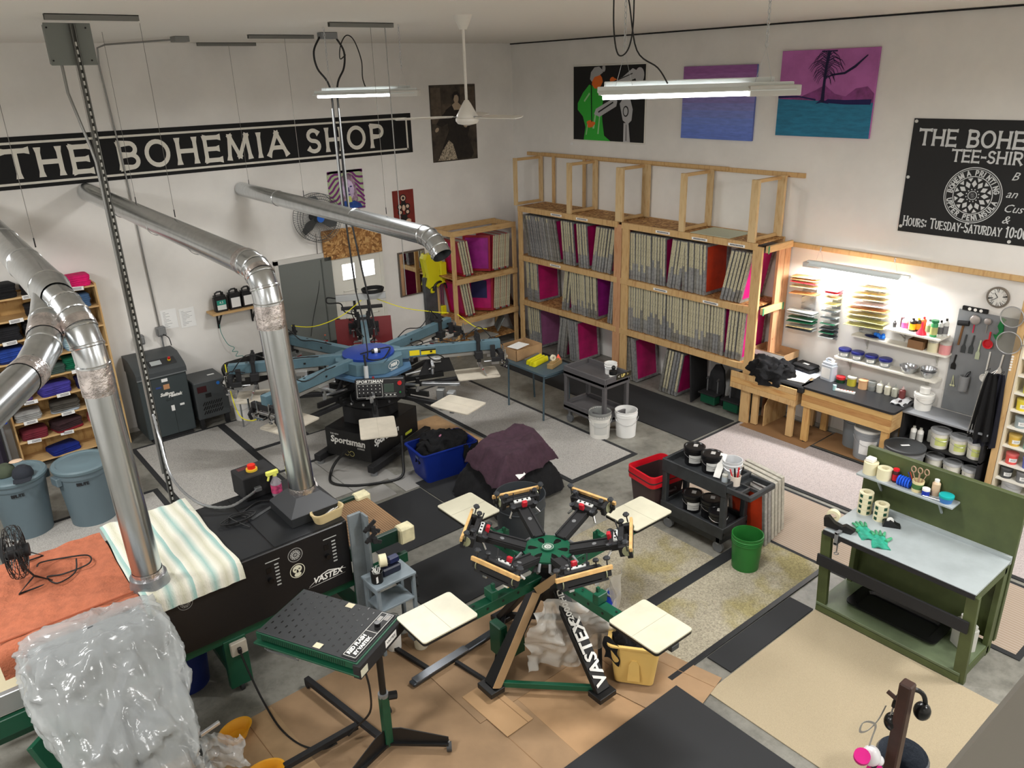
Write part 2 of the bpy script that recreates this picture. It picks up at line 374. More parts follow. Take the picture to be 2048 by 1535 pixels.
G().box((-9.6, -11.9, 2.9), (-5.6, -11.04, 3.54), .01).build('parapet_wall', mat((150, 146, 138), .8), tl)
G().box((-9.62, -11.92, 3.54), (-5.58, -11.02, 3.6), .01).build('ledge_cap', mat((142, 138, 130), .7), tl)
# ------------------------------------------------------------------ floor coverings
def sheetmat(name, x0, x1, y0, y1, th, m, label, cat, z=.0, edge=None, ew=.05, group=None, rz=0):
    t = thing(name, label, cat, ((x0 + x1) / 2, (y0 + y1) / 2, z), math.radians(rz), group, world=False)
    hx, hy = (x1 - x0) / 2, (y1 - y0) / 2
    if edge:
        G().box((-hx, -hy, 0), (hx, hy, th * .7), .002).build('rubber_border', edge, t)
        G().box((-hx + ew, -hy + ew, 0), (hx - ew, hy - ew, th)).build('pile', m, t)
    else: G().box((-hx, -hy, 0), (hx, hy, th), .002).build('sheet', m, t)
    return t
CG = mat((168, 165, 160), .95, n=.20, ns=110, kind='speckle', bump=.5, bs=140)
CGR = mat((164, 162, 158), .95, n=.25, ns=70, kind='ribs', c2=(140, 138, 134), bump=.4, bs=120)
CP = mat((178, 168, 166), .95, n=.18, ns=110, kind='speckle', bump=.5, bs=140)
CB = mat((176, 160, 146), .95, n=.2, ns=9, kind='ribs', c2=(160, 142, 124), bump=.4, bs=120)
CT = mat((166, 152, 126), .95, n=.10, ns=150, kind='speckle', bump=.3, bs=90, stretch=(1, 2.5, 1))
CS = mat((168, 160, 140), .95, n=.22, kind='stain', bump=.4, bs=90)
sheetmat('carpet_mat', -7.40, -6.17, -4.35, -.52, .012, CG, 'large light grey carpet mat in front of the tall dark compressor', 'mat', 0, RUB, .06)
sheetmat('carpet_mat', -6.17, -5.35, -1.72, -.52, .012, CG, 'light grey carpet mat by the back wall beside the small dark dryer cabinet', 'mat', .001, RUB, .05)
sheetmat('carpet_mat', -6.17, -4.3, -2.55, -1.72, .011, CG, 'light grey carpet mat under the left arms of the blue press', 'mat', .001, RUB, .04)
sheetmat('carpet_mat', -6.12, -5.70, -3.62, -2.57, .010, CGR, 'narrow ribbed grey mat behind the tall silver duct', 'mat', .001)
sheetmat('carpet_mat', -5.69, -5.1, -3.62, -2.57, .010, CGR, 'ribbed grey mat with a black hose lying over it', 'mat', .001)
sheetmat('carpet_mat', -6.3, -5.33, -4.02, -3.70, .010, CGR, 'pale ribbed mat strip at the far end of the conveyor belt', 'mat', .001)
sheetmat('carpet_mat', -5.22, -4.78, -4.05, -3.62, .010, CGR, 'small pale ribbed mat in front of the blue tub', 'mat', .001)
sheetmat('carpet_mat', -3.62, -2.45, -5.24, -1.4, .013, CG, 'long light grey carpet mat to the right of the blue press', 'mat', .001, RUB, .06)
sheetmat('carpet_mat', -9.2, -7.46, -3.3, -1.9, .012, CG, 'grey carpet mat under the two round grey bins', 'mat', 0, RUB, .07)
sheetmat('cardboard_sheet', -4.2, -3.66, -4.9, -2.4, .006, CARD, 'brown cardboard sheet beside the base of the blue press', 'cardboard', .001)
sheetmat('rubber_mat', -6.15, -5.05, -5.15, -4.09, .012, RUB, 'black rubber mat at the end of the conveyor dryer', 'mat', .001)
sheetmat('rubber_mat', -5.03, -3.75, -5.15, -3.95, .012, RUB, 'black rubber mat under the draped dark garments', 'mat', .001)
sheetmat('rubber_mat', -6.28, -4.75, -6.25, -5.40, .012, RUB, 'black rubber mat behind the green press', 'mat', .001)
sheetmat('rubber_mat', -1.66, -.70, -5.46, -1.4, .012, RUB, 'long black rubber runner in front of the screen shelves', 'mat', .001)
sheetmat('carpet_mat', -1.80, -.62, -9.9, -5.5, .014, CP, 'pinkish grey carpet mat in front of the pine benches', 'mat', .001, RUB, .05)
sheetmat('carpet_mat', -2.98, -1.86, -9.9, -5.8, .012, CB, 'ribbed beige carpet mat with dark spots beside the dark cart', 'mat', .001, RUB, .05)
sheetmat('carpet_mat', -4.95, -3.63, -7.34, -6.1, .010, CS, 'stained carpet mat between the green press and the dark cart', 'mat', .001)
sheetmat('carpet_mat', -5.3, -2.97, -8.13, -7.46, .010, CS, 'stained beige carpet mat under the green bucket', 'mat', .001)
sheetmat('rubber_strip', -5.3, -2.98, -7.46, -7.34, .014, mat((42, 44, 46), .5), 'dusty black rubber strip between the two stained carpet mats', 'rubber strip', .001)
sheetmat('rubber_strip', -5.3, -2.98, -8.18, -8.13, .014, mat((34, 35, 37), .5), 'narrow black edging strip in front of the stained beige carpet', 'rubber strip', .001)
sheetmat('rubber_mat', -4.86, -3.63, -8.43, -8.19, .012, RUB, 'narrow black rubber mat along the edge of the tan carpet', 'mat', .001)
sheetmat('carpet_mat', -5.18, -3.62, -10.9, -8.44, .008, CT, 'large tan carpet in the foreground right', 'mat', .001)
sheetmat('rubber_mat', -6.6, -5.32, -9.9, -8.24, .012, RUB, 'large black rubber mat in the foreground', 'mat', .012)
# cardboard sheets over the floor in the foreground
CRD = mat((152, 124, 94), .8, n=.10, ns=1.6, bump=.1, bs=30)
def card(x0, x1, y0, y1, rz, z, label, m=CRD):
    t = thing('cardboard_sheet', label, 'cardboard', ((x0 + x1) / 2, (y0 + y1) / 2, z), math.radians(rz), 'cardboard over the floor', world=False)
    hx, hy = (x1 - x0) / 2, (y1 - y0) / 2
    G().box((-hx, -hy, 0), (hx, hy, .004)).build('panel', m, t)
    f = G()
    for k in (.3,): f.box((k * hx * 2 - .003, -hy, .004), (k * hx * 2 + .003, hy, .0052))
    f.build('fold_crease', mat((140, 108, 76), .8), t)
card(-7.9, -6.35, -9.6, -6.25, 1, .001, 'widest cardboard sheet on the floor under the flash dryer stand')
card(-6.38, -5.35, -9.4, -7.35, -1, .002, 'cardboard sheet on the floor under the green press', mat((170, 136, 100), .8, n=.10, ns=1.6))
card(-8.9, -7.85, -8.6, -6.3, 2, .0025, 'pale cardboard sheet on the floor beside the orange-yellow basins', mat((174, 144, 108), .8, n=.1, ns=2))
card(-6.75, -5.2, -7.5, -6.45, 1, .007, 'cardboard sheet on the floor below the back arms of the green press')
card(-5.7, -5.05, -8.5, -7.7, 12, .0105, 'cardboard piece under the yellow tub')
card(-6.68, -6.42, -7.75, -7.2, 2, .012, 'small square cardboard piece under the left foot of the green press', mat((176, 142, 104), .8))
card(-.78, -.1, -6.6, -5.6, 0, .016, 'cardboard under the lower pine bench', CARDB)
card(-.60, -.05, -7.55, -6.62, 0, .016, 'cardboard under the black-topped bench', CARDB)
t = thing('floor_strut', 'taped grey metal tube lying on the cardboard floor left of the green press', 'metal tube', (-6.4, -6.8, .012))
G().bar((-6.93, -6.84, .035), (-5.9, -6.76, .035), .07, .03, c=.006).build('tube', mat((70, 74, 80), .35, .5), t)
G().bar((-6.90, -6.84, .056), (-6.35, -6.80, .056), .075, .01).build('foil_tape', mat((120, 124, 130), .25, .7), t)
G().bar((-6.80, -6.35, .03), (-6.72, -6.79, .03), .035, .03).build('cross_bar', BLKM, t)
G().bar((-6.50, -6.86, .03), (-6.44, -7.25, .03), .03, .03).build('cross_bar', BLKM, t)
# ------------------------------------------------------------------ ceiling: strut channels, wires, fixtures, fan
STRUT = mat((120, 120, 116), .45, .6)
def channel(x0, y, x1, label):
    t = thing('strut_channel', label, 'strut channel', ((x0 + x1) / 2, y, H - .042), group='channels on the ceiling')
    g = G().box((x0, y - .022, H - .042), (x1, y - .018, H)).box((x0, y + .018, H - .042), (x1, y + .022, H)).box((x0, y - .022, H - .006), (x1, y + .022, H - .001))
    g.box((x0, y - .02, H - .042), (x1, y - .01, H - .038)).box((x0, y + .01, H - .042), (x1, y + .02, H - .038)).build('channel', STRUT, t)
channel(-8.01, -4.25, -7.35, 'grey strut channel on the ceiling above the grey junction box')
channel(-5.45, -.02, -4.65, 'short grey strut channel on the ceiling, leftmost of the far three')
channel(-5.50, -1.86, -4.69, 'grey strut channel on the ceiling with a rod below it')
channel(-5.55, -3.94, -4.85, 'grey strut channel on the ceiling above the far shop light')
t = thing('strut_column', 'tall slotted grey strut column with conduit running from ceiling to floor', 'column', (-7.75, -3.86, 0))
g = G()
for dx in (-.021, .018): g.box((-7.75 + dx, -3.88, 0), (-7.75 + dx + .003, -3.84, H - .04))
g.box((-7.771, -3.842, 0), (-7.729, -3.838, H - .04)); g.box((-7.771, -3.88, 0), (-7.762, -3.877, H - .04)); g.box((-7.738, -3.88, 0), (-7.729, -3.877, H - .04)); g.build('channel', STRUT, t)
g = G()
for k in range(84): g.box((-7.7565, -3.8765, .1 + k * .058), (-7.7435, -3.8755, .132 + k * .058))
g.build('slots', mat((205, 205, 200), .6), t)
g = G().tube([(-7.87, -3.80, H - .34), (-7.87, -3.80, H - .55), (-7.80, -3.85, H - .98), (-7.785, -3.86, H - 1.1), (-7.785, -3.87, 1.1)], .012, 8); g.build('conduit', mat((150, 150, 148), .35, .7), t)
t = thing('junction_box', 'large grey junction box under the ceiling at the top left', 'electrical box', (-7.81, -3.84, H - .62))
G().box((-7.94, -3.83, H - .34), (-7.62, -3.73, H - .04), .008).build('box', mat((112, 116, 112), .5, .2), t)
G().box((-7.95, -3.84, H - .345), (-7.61, -3.83, H - .035), .003).build('cover', mat((122, 126, 122), .5, .2), t)
g = G()
for x in (-7.93, -7.65):
    for z in (H - .31, H - .07): g.cyl((x, -3.84, z), (x, -3.846, z), .007, 8)
g.build('screws', BLKM, t)
t = thing('wall_conduit', 'thin grey conduit running down the back wall to the outlet boxes', 'conduit', (-6.6, .05, 1.4))
G().tube([(-6.15, -1.35, H - .03), (-6.60, -.12, H - .03), (-6.66, .03, H - .06), (-6.67, .07, H - .25), (-6.62, .075, 3.6), (-6.58, .075, 1.45)], .011, 8).build('pipe', mat((140, 140, 138), .4, .6), t)
G().box((-6.20, -1.5, H - .06), (-6.04, -1.32, H), .005).build('ceiling_box', mat((130, 130, 128), .5, .4), t)
def wire(x, y, z0, label, r=.0022, hook=True):
    t = thing('hanger_wire', label, 'wire', (x, y, z0), group='thin wires hanging from the ceiling')
    G().cyl((x, y, z0), (x, y, H), r, 5).build('wire', mat((120, 118, 112), .4, .6), t)
    if hook: G().cyl((x, y, z0), (x, y, z0 + .07), .005, 6).build('turnbuckle', BLKM, t)
for i_, (x, y, z0) in enumerate(((-7.1, -2.1, 3.43), (-7.1, -3.4, 3.43), (-8.46, -2.5, 3.5), (-8.46, -4.5, 3.5), (-8.4, -.8, 3.46), (-5.06, -1.86, 3.26), (-5.06, -.1, 3.26), (-5.08, -3.9, 3.26), (-7.1, -.7, 3.44))):
    wire(x, y, z0, 'thin wire holding the %s duct, %s one from the camera' % (['middle', 'middle', 'near left', 'near left', 'near left', 'open-ended', 'open-ended', 'open-ended', 'middle'][i_], ORD[[1, 0, 1, 0, 2, 1, 2, 0, 2][i_]]))
def chain(g, p, q, s=.03):
    p = Vector(p); q = Vector(q); L = (q - p).length; n = int(L / s); d = (q - p).normalized()
    for k in range(n):
        c = p + d * (k + .5) * s; u = Vector((0, 0, 1)).cross(d); u = u.normalized() if u.length > .1 else Vector((1, 0, 0)); v = d.cross(u)
        e = u if k % 2 else v
        g.tube([c + d * math.cos(a) * s * .62 + e * math.sin(a) * s * .28 for a in [PI / 3 * i for i in range(6)]], .003, 4, closed=True)
def shoplight(name, label, c, ang, L, z, ztop, power, style):
    """double strip light: two offset reflector channels with tubes, on chains"""
    a = math.radians(ang); d = Vector((math.cos(a), math.sin(a), 0)); n = Vector((-d.y, d.x, 0)); c = Vector(c)
    t = thing(name, label, 'shop light', (c.x, c.y, z), group=None)
    R = Matrix((d, n, Vector((0, 0, 1)))).transposed()
    def P(u, v, h): return c + d * u + n * v + Vector((0, 0, h))
    c.z = z
    WH = mat((226, 232, 232), .35); n_ = style
    G().ob(P(-.02, .06, .075), (L / 2 - .07, .035, .02), R, .004).build('rear_strip', WH, t)
    G().ob(P(-.02, .10, .058), (L / 2 - .07, .045, .003), R @ rot('X', -18), .001).ob(P(0, -.09, .038), (L / 2, .045, .003), R @ rot('X', 18), .001).build('reflector', WH, t)
    G().ob(P(0, -.045, .05), (L / 2, .03, .018), R, .004).build('front_strip', WH, t)
    G().ob(P(L / 2 - .12, -.05, .02), (.15, .075, .03), R, .004).build('ballast_box', mat((205, 203, 198), .5), t)
    for v, z_ in ((-.06, 0.008), (.07, .03)): G().cyl(P(-L / 2 + .03, v, z_), P(L / 2 - .26, v, z_), .014, 10).build('tube', mat((255, 255, 255), .5, emit=9), t)
    for s in (-1, 1):
        g = G(); q = P(s * L * .36, 0, .26); g.tube([P(s * L * .36 - .05, 0, .07), q, P(s * L * .36 + .05, 0, .07)], .0018, 5)
        g.build('hanger', STEEL, t); g = G(); chain(g, q, (q.x, q.y, ztop)); g.build('chain', STEEL, t)
    l = area(name + '_glow', P(0, 0, -.04), L, .12, power, (0, 0, a)); return t
LGA = shoplight('shop_light', 'bright twin-tube shop light hanging at the upper right in front of the paintings', (-5.33, -8.10, 0), -41, 1.16, 4.455, H, 60, 0)
LGB = shoplight('shop_light', 'smaller bright shop light hanging before the black banner', (-4.95, -3.48, 0), -46, 1.10, 4.44, H, 45, 0)
def cord(name, label, pts, r=.004, m=WIRE, cat='cord', n=6, group=None, parent=None):
    g = G().tube(smoothpts(pts, n), r, 6)
    if parent: return g.build(name, m, parent)
    return one(g, name, m, label, cat, group)
cord('power_cord', 'black cord looping up from the upper right shop light', [(-5.45, -8.0, 4.53), (-5.5, -7.96, 4.62), (-5.6, -7.88, 4.72), (-5.64, -7.84, 5.0), (-5.7, -7.82, H)], .0045)
cord('power_cord', 'black cord hanging in a long loop beside the upper right shop light', [(-5.66, -7.9, H), (-5.66, -7.9, 4.85), (-5.68, -7.88, 4.72), (-5.74, -7.86, 4.70), (-5.78, -7.86, 4.85), (-5.78, -7.86, H)], .0045)
cord('power_cord', 'black cord looping above the smaller far shop light', [(-4.9, -3.4, 4.5), (-4.88, -3.3, 4.62), (-4.82, -3.2, 4.8), (-4.86, -3.15, 5.0), (-4.92, -3.1, 5.05), (-5.0, -3.1, 4.95), (-5.02, -3.1, 4.82), (-4.95, -3.1, 4.86)], .006)
# drop cables and rods to the blue press
t = thing('ceiling_outlet', 'small grey ceiling outlet box with two black cables looping out of it', 'electrical box', (-4.78, -2.4, H - .07))
G().box((-4.88, -2.46, H - .07), (-4.68, -2.34, H), .006).build('box', GREYM, t)
for s, x2, z2, y2 in ((-1, -4.83, 2.1, -2.55), (1, -4.70, 1.55, -2.75)):
    G().tube(smoothpts([(-4.78 + s * .10, -2.4, H - .05), (-4.78 + s * .19, -2.4, H - .2), (-4.78 + s * .17, -2.4, H - .38), (-4.78 + s * .05, -2.42, H - .58), (-4.78 + s * .035, -2.42, H - 1), (-4.78 + s * .03, -2.42, 3.2), (x2, y2, z2)], 6), .012, 8).build('cable', BLK, t)
for x, y, z0 in ((-4.84, -2.44, 2.9), (-4.75, -2.44, 2.9)):
    G().cyl((x, y, z0), (x, y, 4.3), .011, 8).build('conduit_sleeve', mat((150, 152, 152), .3, .7), t)
cord('air_line', 'thin grey rod hanging from the ceiling channel beside the far shop light', [(-4.94, -3.94, H), (-4.94, -3.94, 3.9), (-4.93, -3.93, 2.35)], .006, mat((150, 150, 148), .4, .6), 'air line')
# ceiling fan
t = thing('ceiling_fan', 'white three-blade ceiling fan on a long down rod', 'fan', (-4.78, -5.03, 4.2))
FW_ = mat((222, 218, 210), .45)
G().lathe([(0, H), (.085, H), (.08, H - .02), (.035, H - .12), (0, H - .12)], (-4.78, -5.03, 0)).build('canopy', FW_, t)
G().cyl((-4.78, -5.03, 4.36), (-4.78, -5.03, H - .1), .013, 12).build('down_rod', FW_, t)
G().lathe([(0, 4.40), (.02, 4.40), (.04, 4.37), (.085, 4.29), (.10, 4.265), (.10, 4.245), (.11, 4.24), (.11, 4.215), (.09, 4.19), (.02, 4.175), (0, 4.175)], (-4.78, -5.03, 0)).build('motor', FW_, t)
for a in (38, 158, 278):
    d = Vector((math.cos(math.radians(a)), math.sin(math.radians(a)), 0)); n = Vector((-d.y, d.x, 0)); c = Vector((-4.78, -5.03, 4.255))
    M = frame(c, d, n + Vector((0, 0, .18)))
    bl = G().prism([(.14, -.035), (.3, -.06), (.66, -.055), (.69, 0), (.66, .055), (.3, .06), (.14, .035)], -.003, .003, M).build('blade', FW_, t)
    G().bar(c + d * .08, c + d * .2, .03, .006).build('bracket', GREYM, bl)
# ------------------------------------------------------------------ ducts
def duct(g, pts, r, n=24): g.tube(pts, r, n, caps=False)
def seam(g, p, d, r):
    d = Vector(d).normalized(); p = Vector(p); g.tube([p - d * .012, p - d * .006, p + d * .006, p + d * .012], [r, r + .006, r + .006, r], 24, caps=False)
def elbow_pts(p, q, s, r, n=4):
    """corner p-q-s rounded with n facets"""
    p, q, s = Vector(p), Vector(q), Vector(s); a = (p - q).normalized(); b = (s - q).normalized(); A = q + a * r; B = q + b * r; out = []
    for i in range(n + 1):
        t_ = i / n; out.append(A * (1 - t_) ** 2 + q * 2 * t_ * (1 - t_) + B * t_ * t_)
    return out
FOIL = mat((214, 206, 204), .18, .9, n=.18, ns=14, bump=.8, bs=22)
def silver_duct(label, ends, r, seams, foils=(), nm='exhaust_duct'):
    t = thing(nm, label, 'duct', ends[0][0])
    for pts in ends: g = G(); duct(g, pts, r); g.build('pipe', GALV, t)
    for p, d in seams: g = G(); seam(g, p, d, r); g.build('seam_band', mat((205, 208, 210), .2, .95), t)
    for p, q in foils: G().tube([p, (Vector(p) + Vector(q)) / 2, q], [r + .004, r + .007, r + .004], 24, caps=False).build('foil_tape', FOIL, t)
    return t
# duct from the middle of the dryer, up and back to the wall
A0, A1, A2 = Vector((-7.10, -5.58, 1.36)), Vector((-7.17, -5.58, 3.29)), Vector((-7.12, .08, 3.37))
e = elbow_pts(A0, A1, A2, .26, 4)
silver_duct('tall silver duct rising from the middle of the dryer and bending back to the wall', [[A0, e[0]], e, [e[-1], A2]], .108,
    [(p, b - a) for p, a, b in zip(e, [A0] + e[:-1], e[1:] + [A2])] + [((-7.14, -4.1, 3.29), (0, 1, 0)), ((-7.14, -2.9, 3.31), (0, 1, 0)), ((-7.13, -1.6, 3.34), (0, 1, 0))],
    [(e[0] - Vector((0, 0, .20)), e[0]), (e[-1], e[-1] + Vector((0, .10, 0))), (A0, A0 + Vector((0, 0, .06))), (e[2], e[2] + (e[3] - e[2]) * .5)])
B0, B1, B2 = Vector((-5.11, .08, 3.19)), Vector((-5.15, -4.86, 3.15)), Vector((-5.15, -5.08, 2.93))
e = elbow_pts(B0, B1, B2, .14, 3)
silver_duct('open-ended silver duct from the back wall ending in a downward elbow', [[B0, e[0]], e, [e[-1], B2 + Vector((0, .06, .06))]], .098,
    [(p, b - a) for p, a, b in zip(e, [B0] + e[:-1], e[1:] + [B2])] + [((-5.12, -1.2, 3.18), (0, 1, 0)), ((-5.13, -3.3, 3.165), (0, 1, 0)), ((-5.15, -4.99, 3.01), (0, -1, -1))])
C0, C1, C2, C3 = Vector((-8.45, -5.82, 1.26)), Vector((-8.49, -5.83, 3.20)), Vector((-8.535, -5.44, 3.31)), Vector((-8.40, .08, 3.31))
e = elbow_pts(C0, C1, C2, .28, 4)
t = silver_duct('near silver duct rising from the left of the dryer to a forked joint', [[C0, e[0]], e, [e[-1], C2]], .102,
    [(p, b - a) for p, a, b in zip(e, [C0] + e[:-1], e[1:] + [C2])], [(e[0] - Vector((0, 0, .20)), e[0]), (C0 - Vector((0, 0, .03)), C0 + Vector((0, 0, .06))), (e[2], e[2] + (e[3] - e[2]) * .6)])
d = (C3 - C2).normalized(); q = C2 + d * .30
G().tube([q, C3], .13, 24, caps=False).build('main_pipe', GALV, t); G().tube([C2 - d * .03, q], [.105, .131], 24, caps=False).build('fork_joint', GALV, t)
for k in (.30, 1.35, 2.6): g = G(); seam(g, C2 + d * k, d, .13); g.build('seam_band', mat((205, 208, 210), .2, .95), t)
D = [q + d * .02, Vector((-8.65, -5.58, 3.20)), Vector((-8.735, -5.85, 3.11)), Vector((-8.86, -6.10, 3.05)), Vector((-9.25, -6.8, 3.03)), Vector((-10.2, -8.4, 2.9))]
silver_duct('silver branch duct forking down to the left edge', [D[:2], D[1:4], D[3:]], .10,
    [(D[1], D[2] - D[0]), (D[2], D[3] - D[1]), (D[3], D[4] - D[2])], [(D[1] + (D[2] - D[1]) * .2, D[1] + (D[2] - D[1]) * .7), (D[3], D[3] + (D[4] - D[3]) * .18)])
# ------------------------------------------------------------------ things on the back wall
CREAM = mat((226, 222, 210), .7)
t = thing('wall_banner', 'long black banner with cream lettering naming the shop', 'banner', (-5.1, .095, 3.47))
G().box((-8.3, .092, 3.475), (-2.16, .098, 4.085)).build('cloth', mat((18, 18, 19), .8), t)
g = G()
for z in (3.535, 4.01): g.box((-8.28, .0905, z - .014), (-2.24, .092, z + .014))
for x in (-2.25,): g.box((x - .014, .0905, 3.52), (x + .014, .092, 4.024))
g.build('border', CREAM, t)
s1 = 'THE BOHEMIA SHOP'; sxx = 1.12; wd = gwidth(s1, .30, .30, sx=sxx); k = 5.34 / wd
g = G(); glyphs(g, s1, .30, .058, BF(-7.95, 3.62, .0905) @ Matrix.Diagonal((k, 1, 1, 1)), .30, sx=sxx); g.build('lettering', CREAM, t)
def picture(name, label, M, w, h, ground, th=.02, cat='picture'):
    """M: lower left corner of the sheet, x right, y up, z off the wall"""
    o = M @ Vector((w / 2, 0, 0)); t = thing(name, label, cat, o)
    G().box((0, 0, .001), (w, h, th), .003).xf(M).build('canvas', ground, t); return t
def flat(t, name, polys, m, M, z, label=None):
    g = G()
    for i, p in enumerate(polys): g.prism(p, z, z + .0012 + .0001 * i, M)
    return g.build(name, m, t, 0, label)
def blob(cx, cy, rx, ry, n=16, a=0, w=0):
    out = []
    for i in range(n):
        th = 2 * PI * i / n; k = 1 + w * math.sin(3 * th + 1) + w * .6 * math.sin(5 * th)
        x, y = rx * k * math.cos(th), ry * k * math.sin(th); ca, sa = math.cos(math.radians(a)), math.sin(math.radians(a))
        out.append((cx + x * ca - y * sa, cy + x * sa + y * ca))
    return out
def stroke(pts, w):
    P = [Vector((p[0], p[1])) for p in pts]; L = []; R = []; n = len(P)
    for i, p in enumerate(P):
        d = (P[min(n - 1, i + 1)] - P[max(0, i - 1)]).normalized(); nn = Vector((-d.y, d.x)); ww = (w[i] if isinstance(w, list) else w) / 2
        L.append(tuple(p + nn * ww)); R.append(tuple(p - nn * ww))
    return L, R
def band(g, pts, w, M, z, th=.0012):
    L, R = stroke(pts, w); n = len(L); V = [M @ Vector((a[0], a[1], z + th)) for a in L] + [M @ Vector((a[0], a[1], z + th)) for a in R]
    g.add(V, [(i, i + 1, n + i + 1, n + i) for i in range(n - 1)])
# seated woman photograph (sepia)
M = BF(-1.77, 3.27, .098)
t = picture('photo_poster', 'sepia portrait poster of a seated woman in a dark dress', M, .94, 1.22, mat((62, 54, 46), .6, n=.45, ns=5), .006)
flat(t, 'backdrop_panel', [[(.02, .62), (.22, .6), (.22, 1.18), (.02, 1.18)], [(.62, .6), (.92, .6), (.92, 1.18), (.62, 1.18)], [(.24, .68), (.42, .68), (.42, .92), (.24, .92)]], mat((88, 76, 64), .6, n=.2, ns=9), M, .006)
flat(t, 'dress', [[(.30, .82), (.44, .90), (.60, .92), (.72, .80), (.80, .55), (.74, .40), (.86, .10), (.80, .02), (.14, .02), (.22, .25), (.36, .50), (.34, .60)], [(.10, .60), (.18, .70), (.34, .84), (.36, .62), (.20, .56)]], mat((34, 29, 25), .6, n=.3, ns=12), M, .0075)
flat(t, 'skirt_panel', [[(.10, .02), (.50, .02), (.42, .28), (.34, .34), (.20, .18)]], mat((150, 138, 120), .6, kind='speckle', ns=40, n=.6), M, .0092)
flat(t, 'skin', [blob(.53, 1.0, .052, .075), [(.44, .90), (.50, .94), (.56, .94), (.64, .88), (.60, .82), (.48, .82)], blob(.11, .52, .045, .03, a=40), blob(.70, .56, .04, .03, a=-20)], mat((176, 156, 132), .6), M, .0105)
flat(t, 'hair', [[(.46, .98), (.455, 1.06), (.50, 1.11), (.57, 1.11), (.61, 1.05), (.60, .95), (.585, 1.02), (.55, 1.06), (.50, 1.05), (.48, 1.0)]], mat((30, 25, 22), .6), M, .0125)
# painted face with wavy ground
M = BF(-3.75, 2.71, .098)
t = picture('face_painting', 'painting of a face on wavy purple and pale green stripes', M, .61, .58, mat((176, 190, 150), .6), .02)
g = G()
for k in range(9):
    y0 = -.10 + k * .085
    band(g, [(max(0, min(.61, x * .061)), max(.003, min(.575, y0 + .03 * math.sin(x * 1.4 + k) + (.22 - abs(x * .061 - .3) * .6)))) for x in range(11)], .034, M, .021)
g.build('wave_stripes', mat((120, 44, 118), .6), t)
flat(t, 'hair', [[(.18, .10), (.19, .35), (.24, .50), (.32, .55), (.41, .51), (.47, .36), (.49, .12), (.42, .06), (.24, .06)]], mat((148, 122, 140), .6, n=.4, ns=14), M, .0235)
flat(t, 'face', [blob(.33, .30, .105, .155, a=6)], mat((196, 176, 206), .6, n=.25, ns=7), M, .026)
flat(t, 'shirt', [[(.13, .0), (.16, .07), (.26, .13), (.33, .09), (.42, .12), (.53, .06), (.56, .0)]], mat((34, 74, 150), .6, n=.2, ns=20), M, .027)
flat(t, 'neck', [[(.29, .10), (.38, .10), (.37, .19), (.30, .19)]], mat((196, 206, 110), .6), M, .0285)
flat(t, 'features', [blob(.29, .33, .022, .012), blob(.38, .34, .022, .012), blob(.335, .22, .03, .009), [(.333, .33), (.345, .33), (.352, .26), (.33, .26)]], mat((60, 60, 120), .6), M, .0305)
# revolver poster
M = BF(-2.62, 2.24, .098)
t = picture('print_poster', 'dark red poster of an aimed revolver seen from the front', M, .41, .65, mat((122, 38, 30), .6, n=.08, ns=6), .006)
flat(t, 'outline', [blob(.2, .52, .062, .062, 18), blob(.2, .42, .05, .06), blob(.125, .38, .052, .05), blob(.275, .38, .052, .05), blob(.13, .29, .05, .05), blob(.27, .29, .05, .05), [(.14, .25), (.26, .25), (.25, .0), (.15, .0)], blob(.2, .14, .13, .06)], mat((24, 20, 20), .6), M, .006)
flat(t, 'lights', [blob(.2, .52, .045, .045, 16), blob(.2, .36, .03, .05), blob(.125, .38, .03, .03), blob(.275, .38, .03, .03), blob(.13, .29, .028, .028), blob(.27, .29, .028, .028), blob(.12, .14, .05, .035), blob(.28, .14, .05, .035), blob(.2, .08, .04, .03)], mat((214, 184, 160), .6), M, .0085)
flat(t, 'bore', [blob(.2, .52, .024, .024)], mat((24, 20, 20), .6), M, .0105)
# wall fan
t = thing('wall_fan', 'large round wire-guard fan mounted on the back wall above the grey door', 'fan', (-4.05, .05, 2.6))
cx, cz = -4.06, 2.665; R = .365
g = G()
for s in (.02, -.13):
    for r in ((R, R * .9, R * .78) if s < 0 else (R,)): g.tube([(cx + r * math.cos(2 * PI * i / 40), -.02 + s * (1 if r == R else 1.12), cz + r * math.sin(2 * PI * i / 40)) for i in range(40)], .004, 5, closed=True)
for k in range(64):
    a = 2 * PI * k / 64; c_, s_ = math.cos(a), math.sin(a)
    g.tube([(cx + .06 * c_, -.175, cz + .06 * s_), (cx + R * .8 * c_, -.168, cz + R * .8 * s_), (cx + R * c_, -.13, cz + R * s_), (cx + R * c_, 0, cz + R * s_), (cx + .1 * c_, .03, cz + .1 * s_)], .0017, 4)
g.build('guard', mat((92, 96, 98), .4, .6), t)
for k in range(3):
    a = math.radians(100 + 120 * k); M = frame((cx, -.07, cz), (math.cos(a), 0, math.sin(a)), (-math.sin(a), .45, math.cos(a)))
    G().prism([(.04, -.05), (.2, -.11), (.33, -.06), (.33, .05), (.18, .08), (.04, .05)], -.002, .002, M).build('blade', mat((118, 122, 124), .35, .7), t)
G().cyl((cx, -.182, cz), (cx, -.172, cz), .06, 20).build('hub_badge', mat((30, 96, 190), .4), t)
G().cyl((cx, -.12, cz), (cx, .09, cz), .07, 20).build('motor', BLKM, t)
cord('fan_cord', 'thin black cord hanging from the wall fan past the grey door', [(-4.06, .06, 2.4), (-4.08, .05, 2.0), (-4.12, .03, 1.6), (-4.3, .0, 1.1), (-4.42, -.1, .85)], .005)
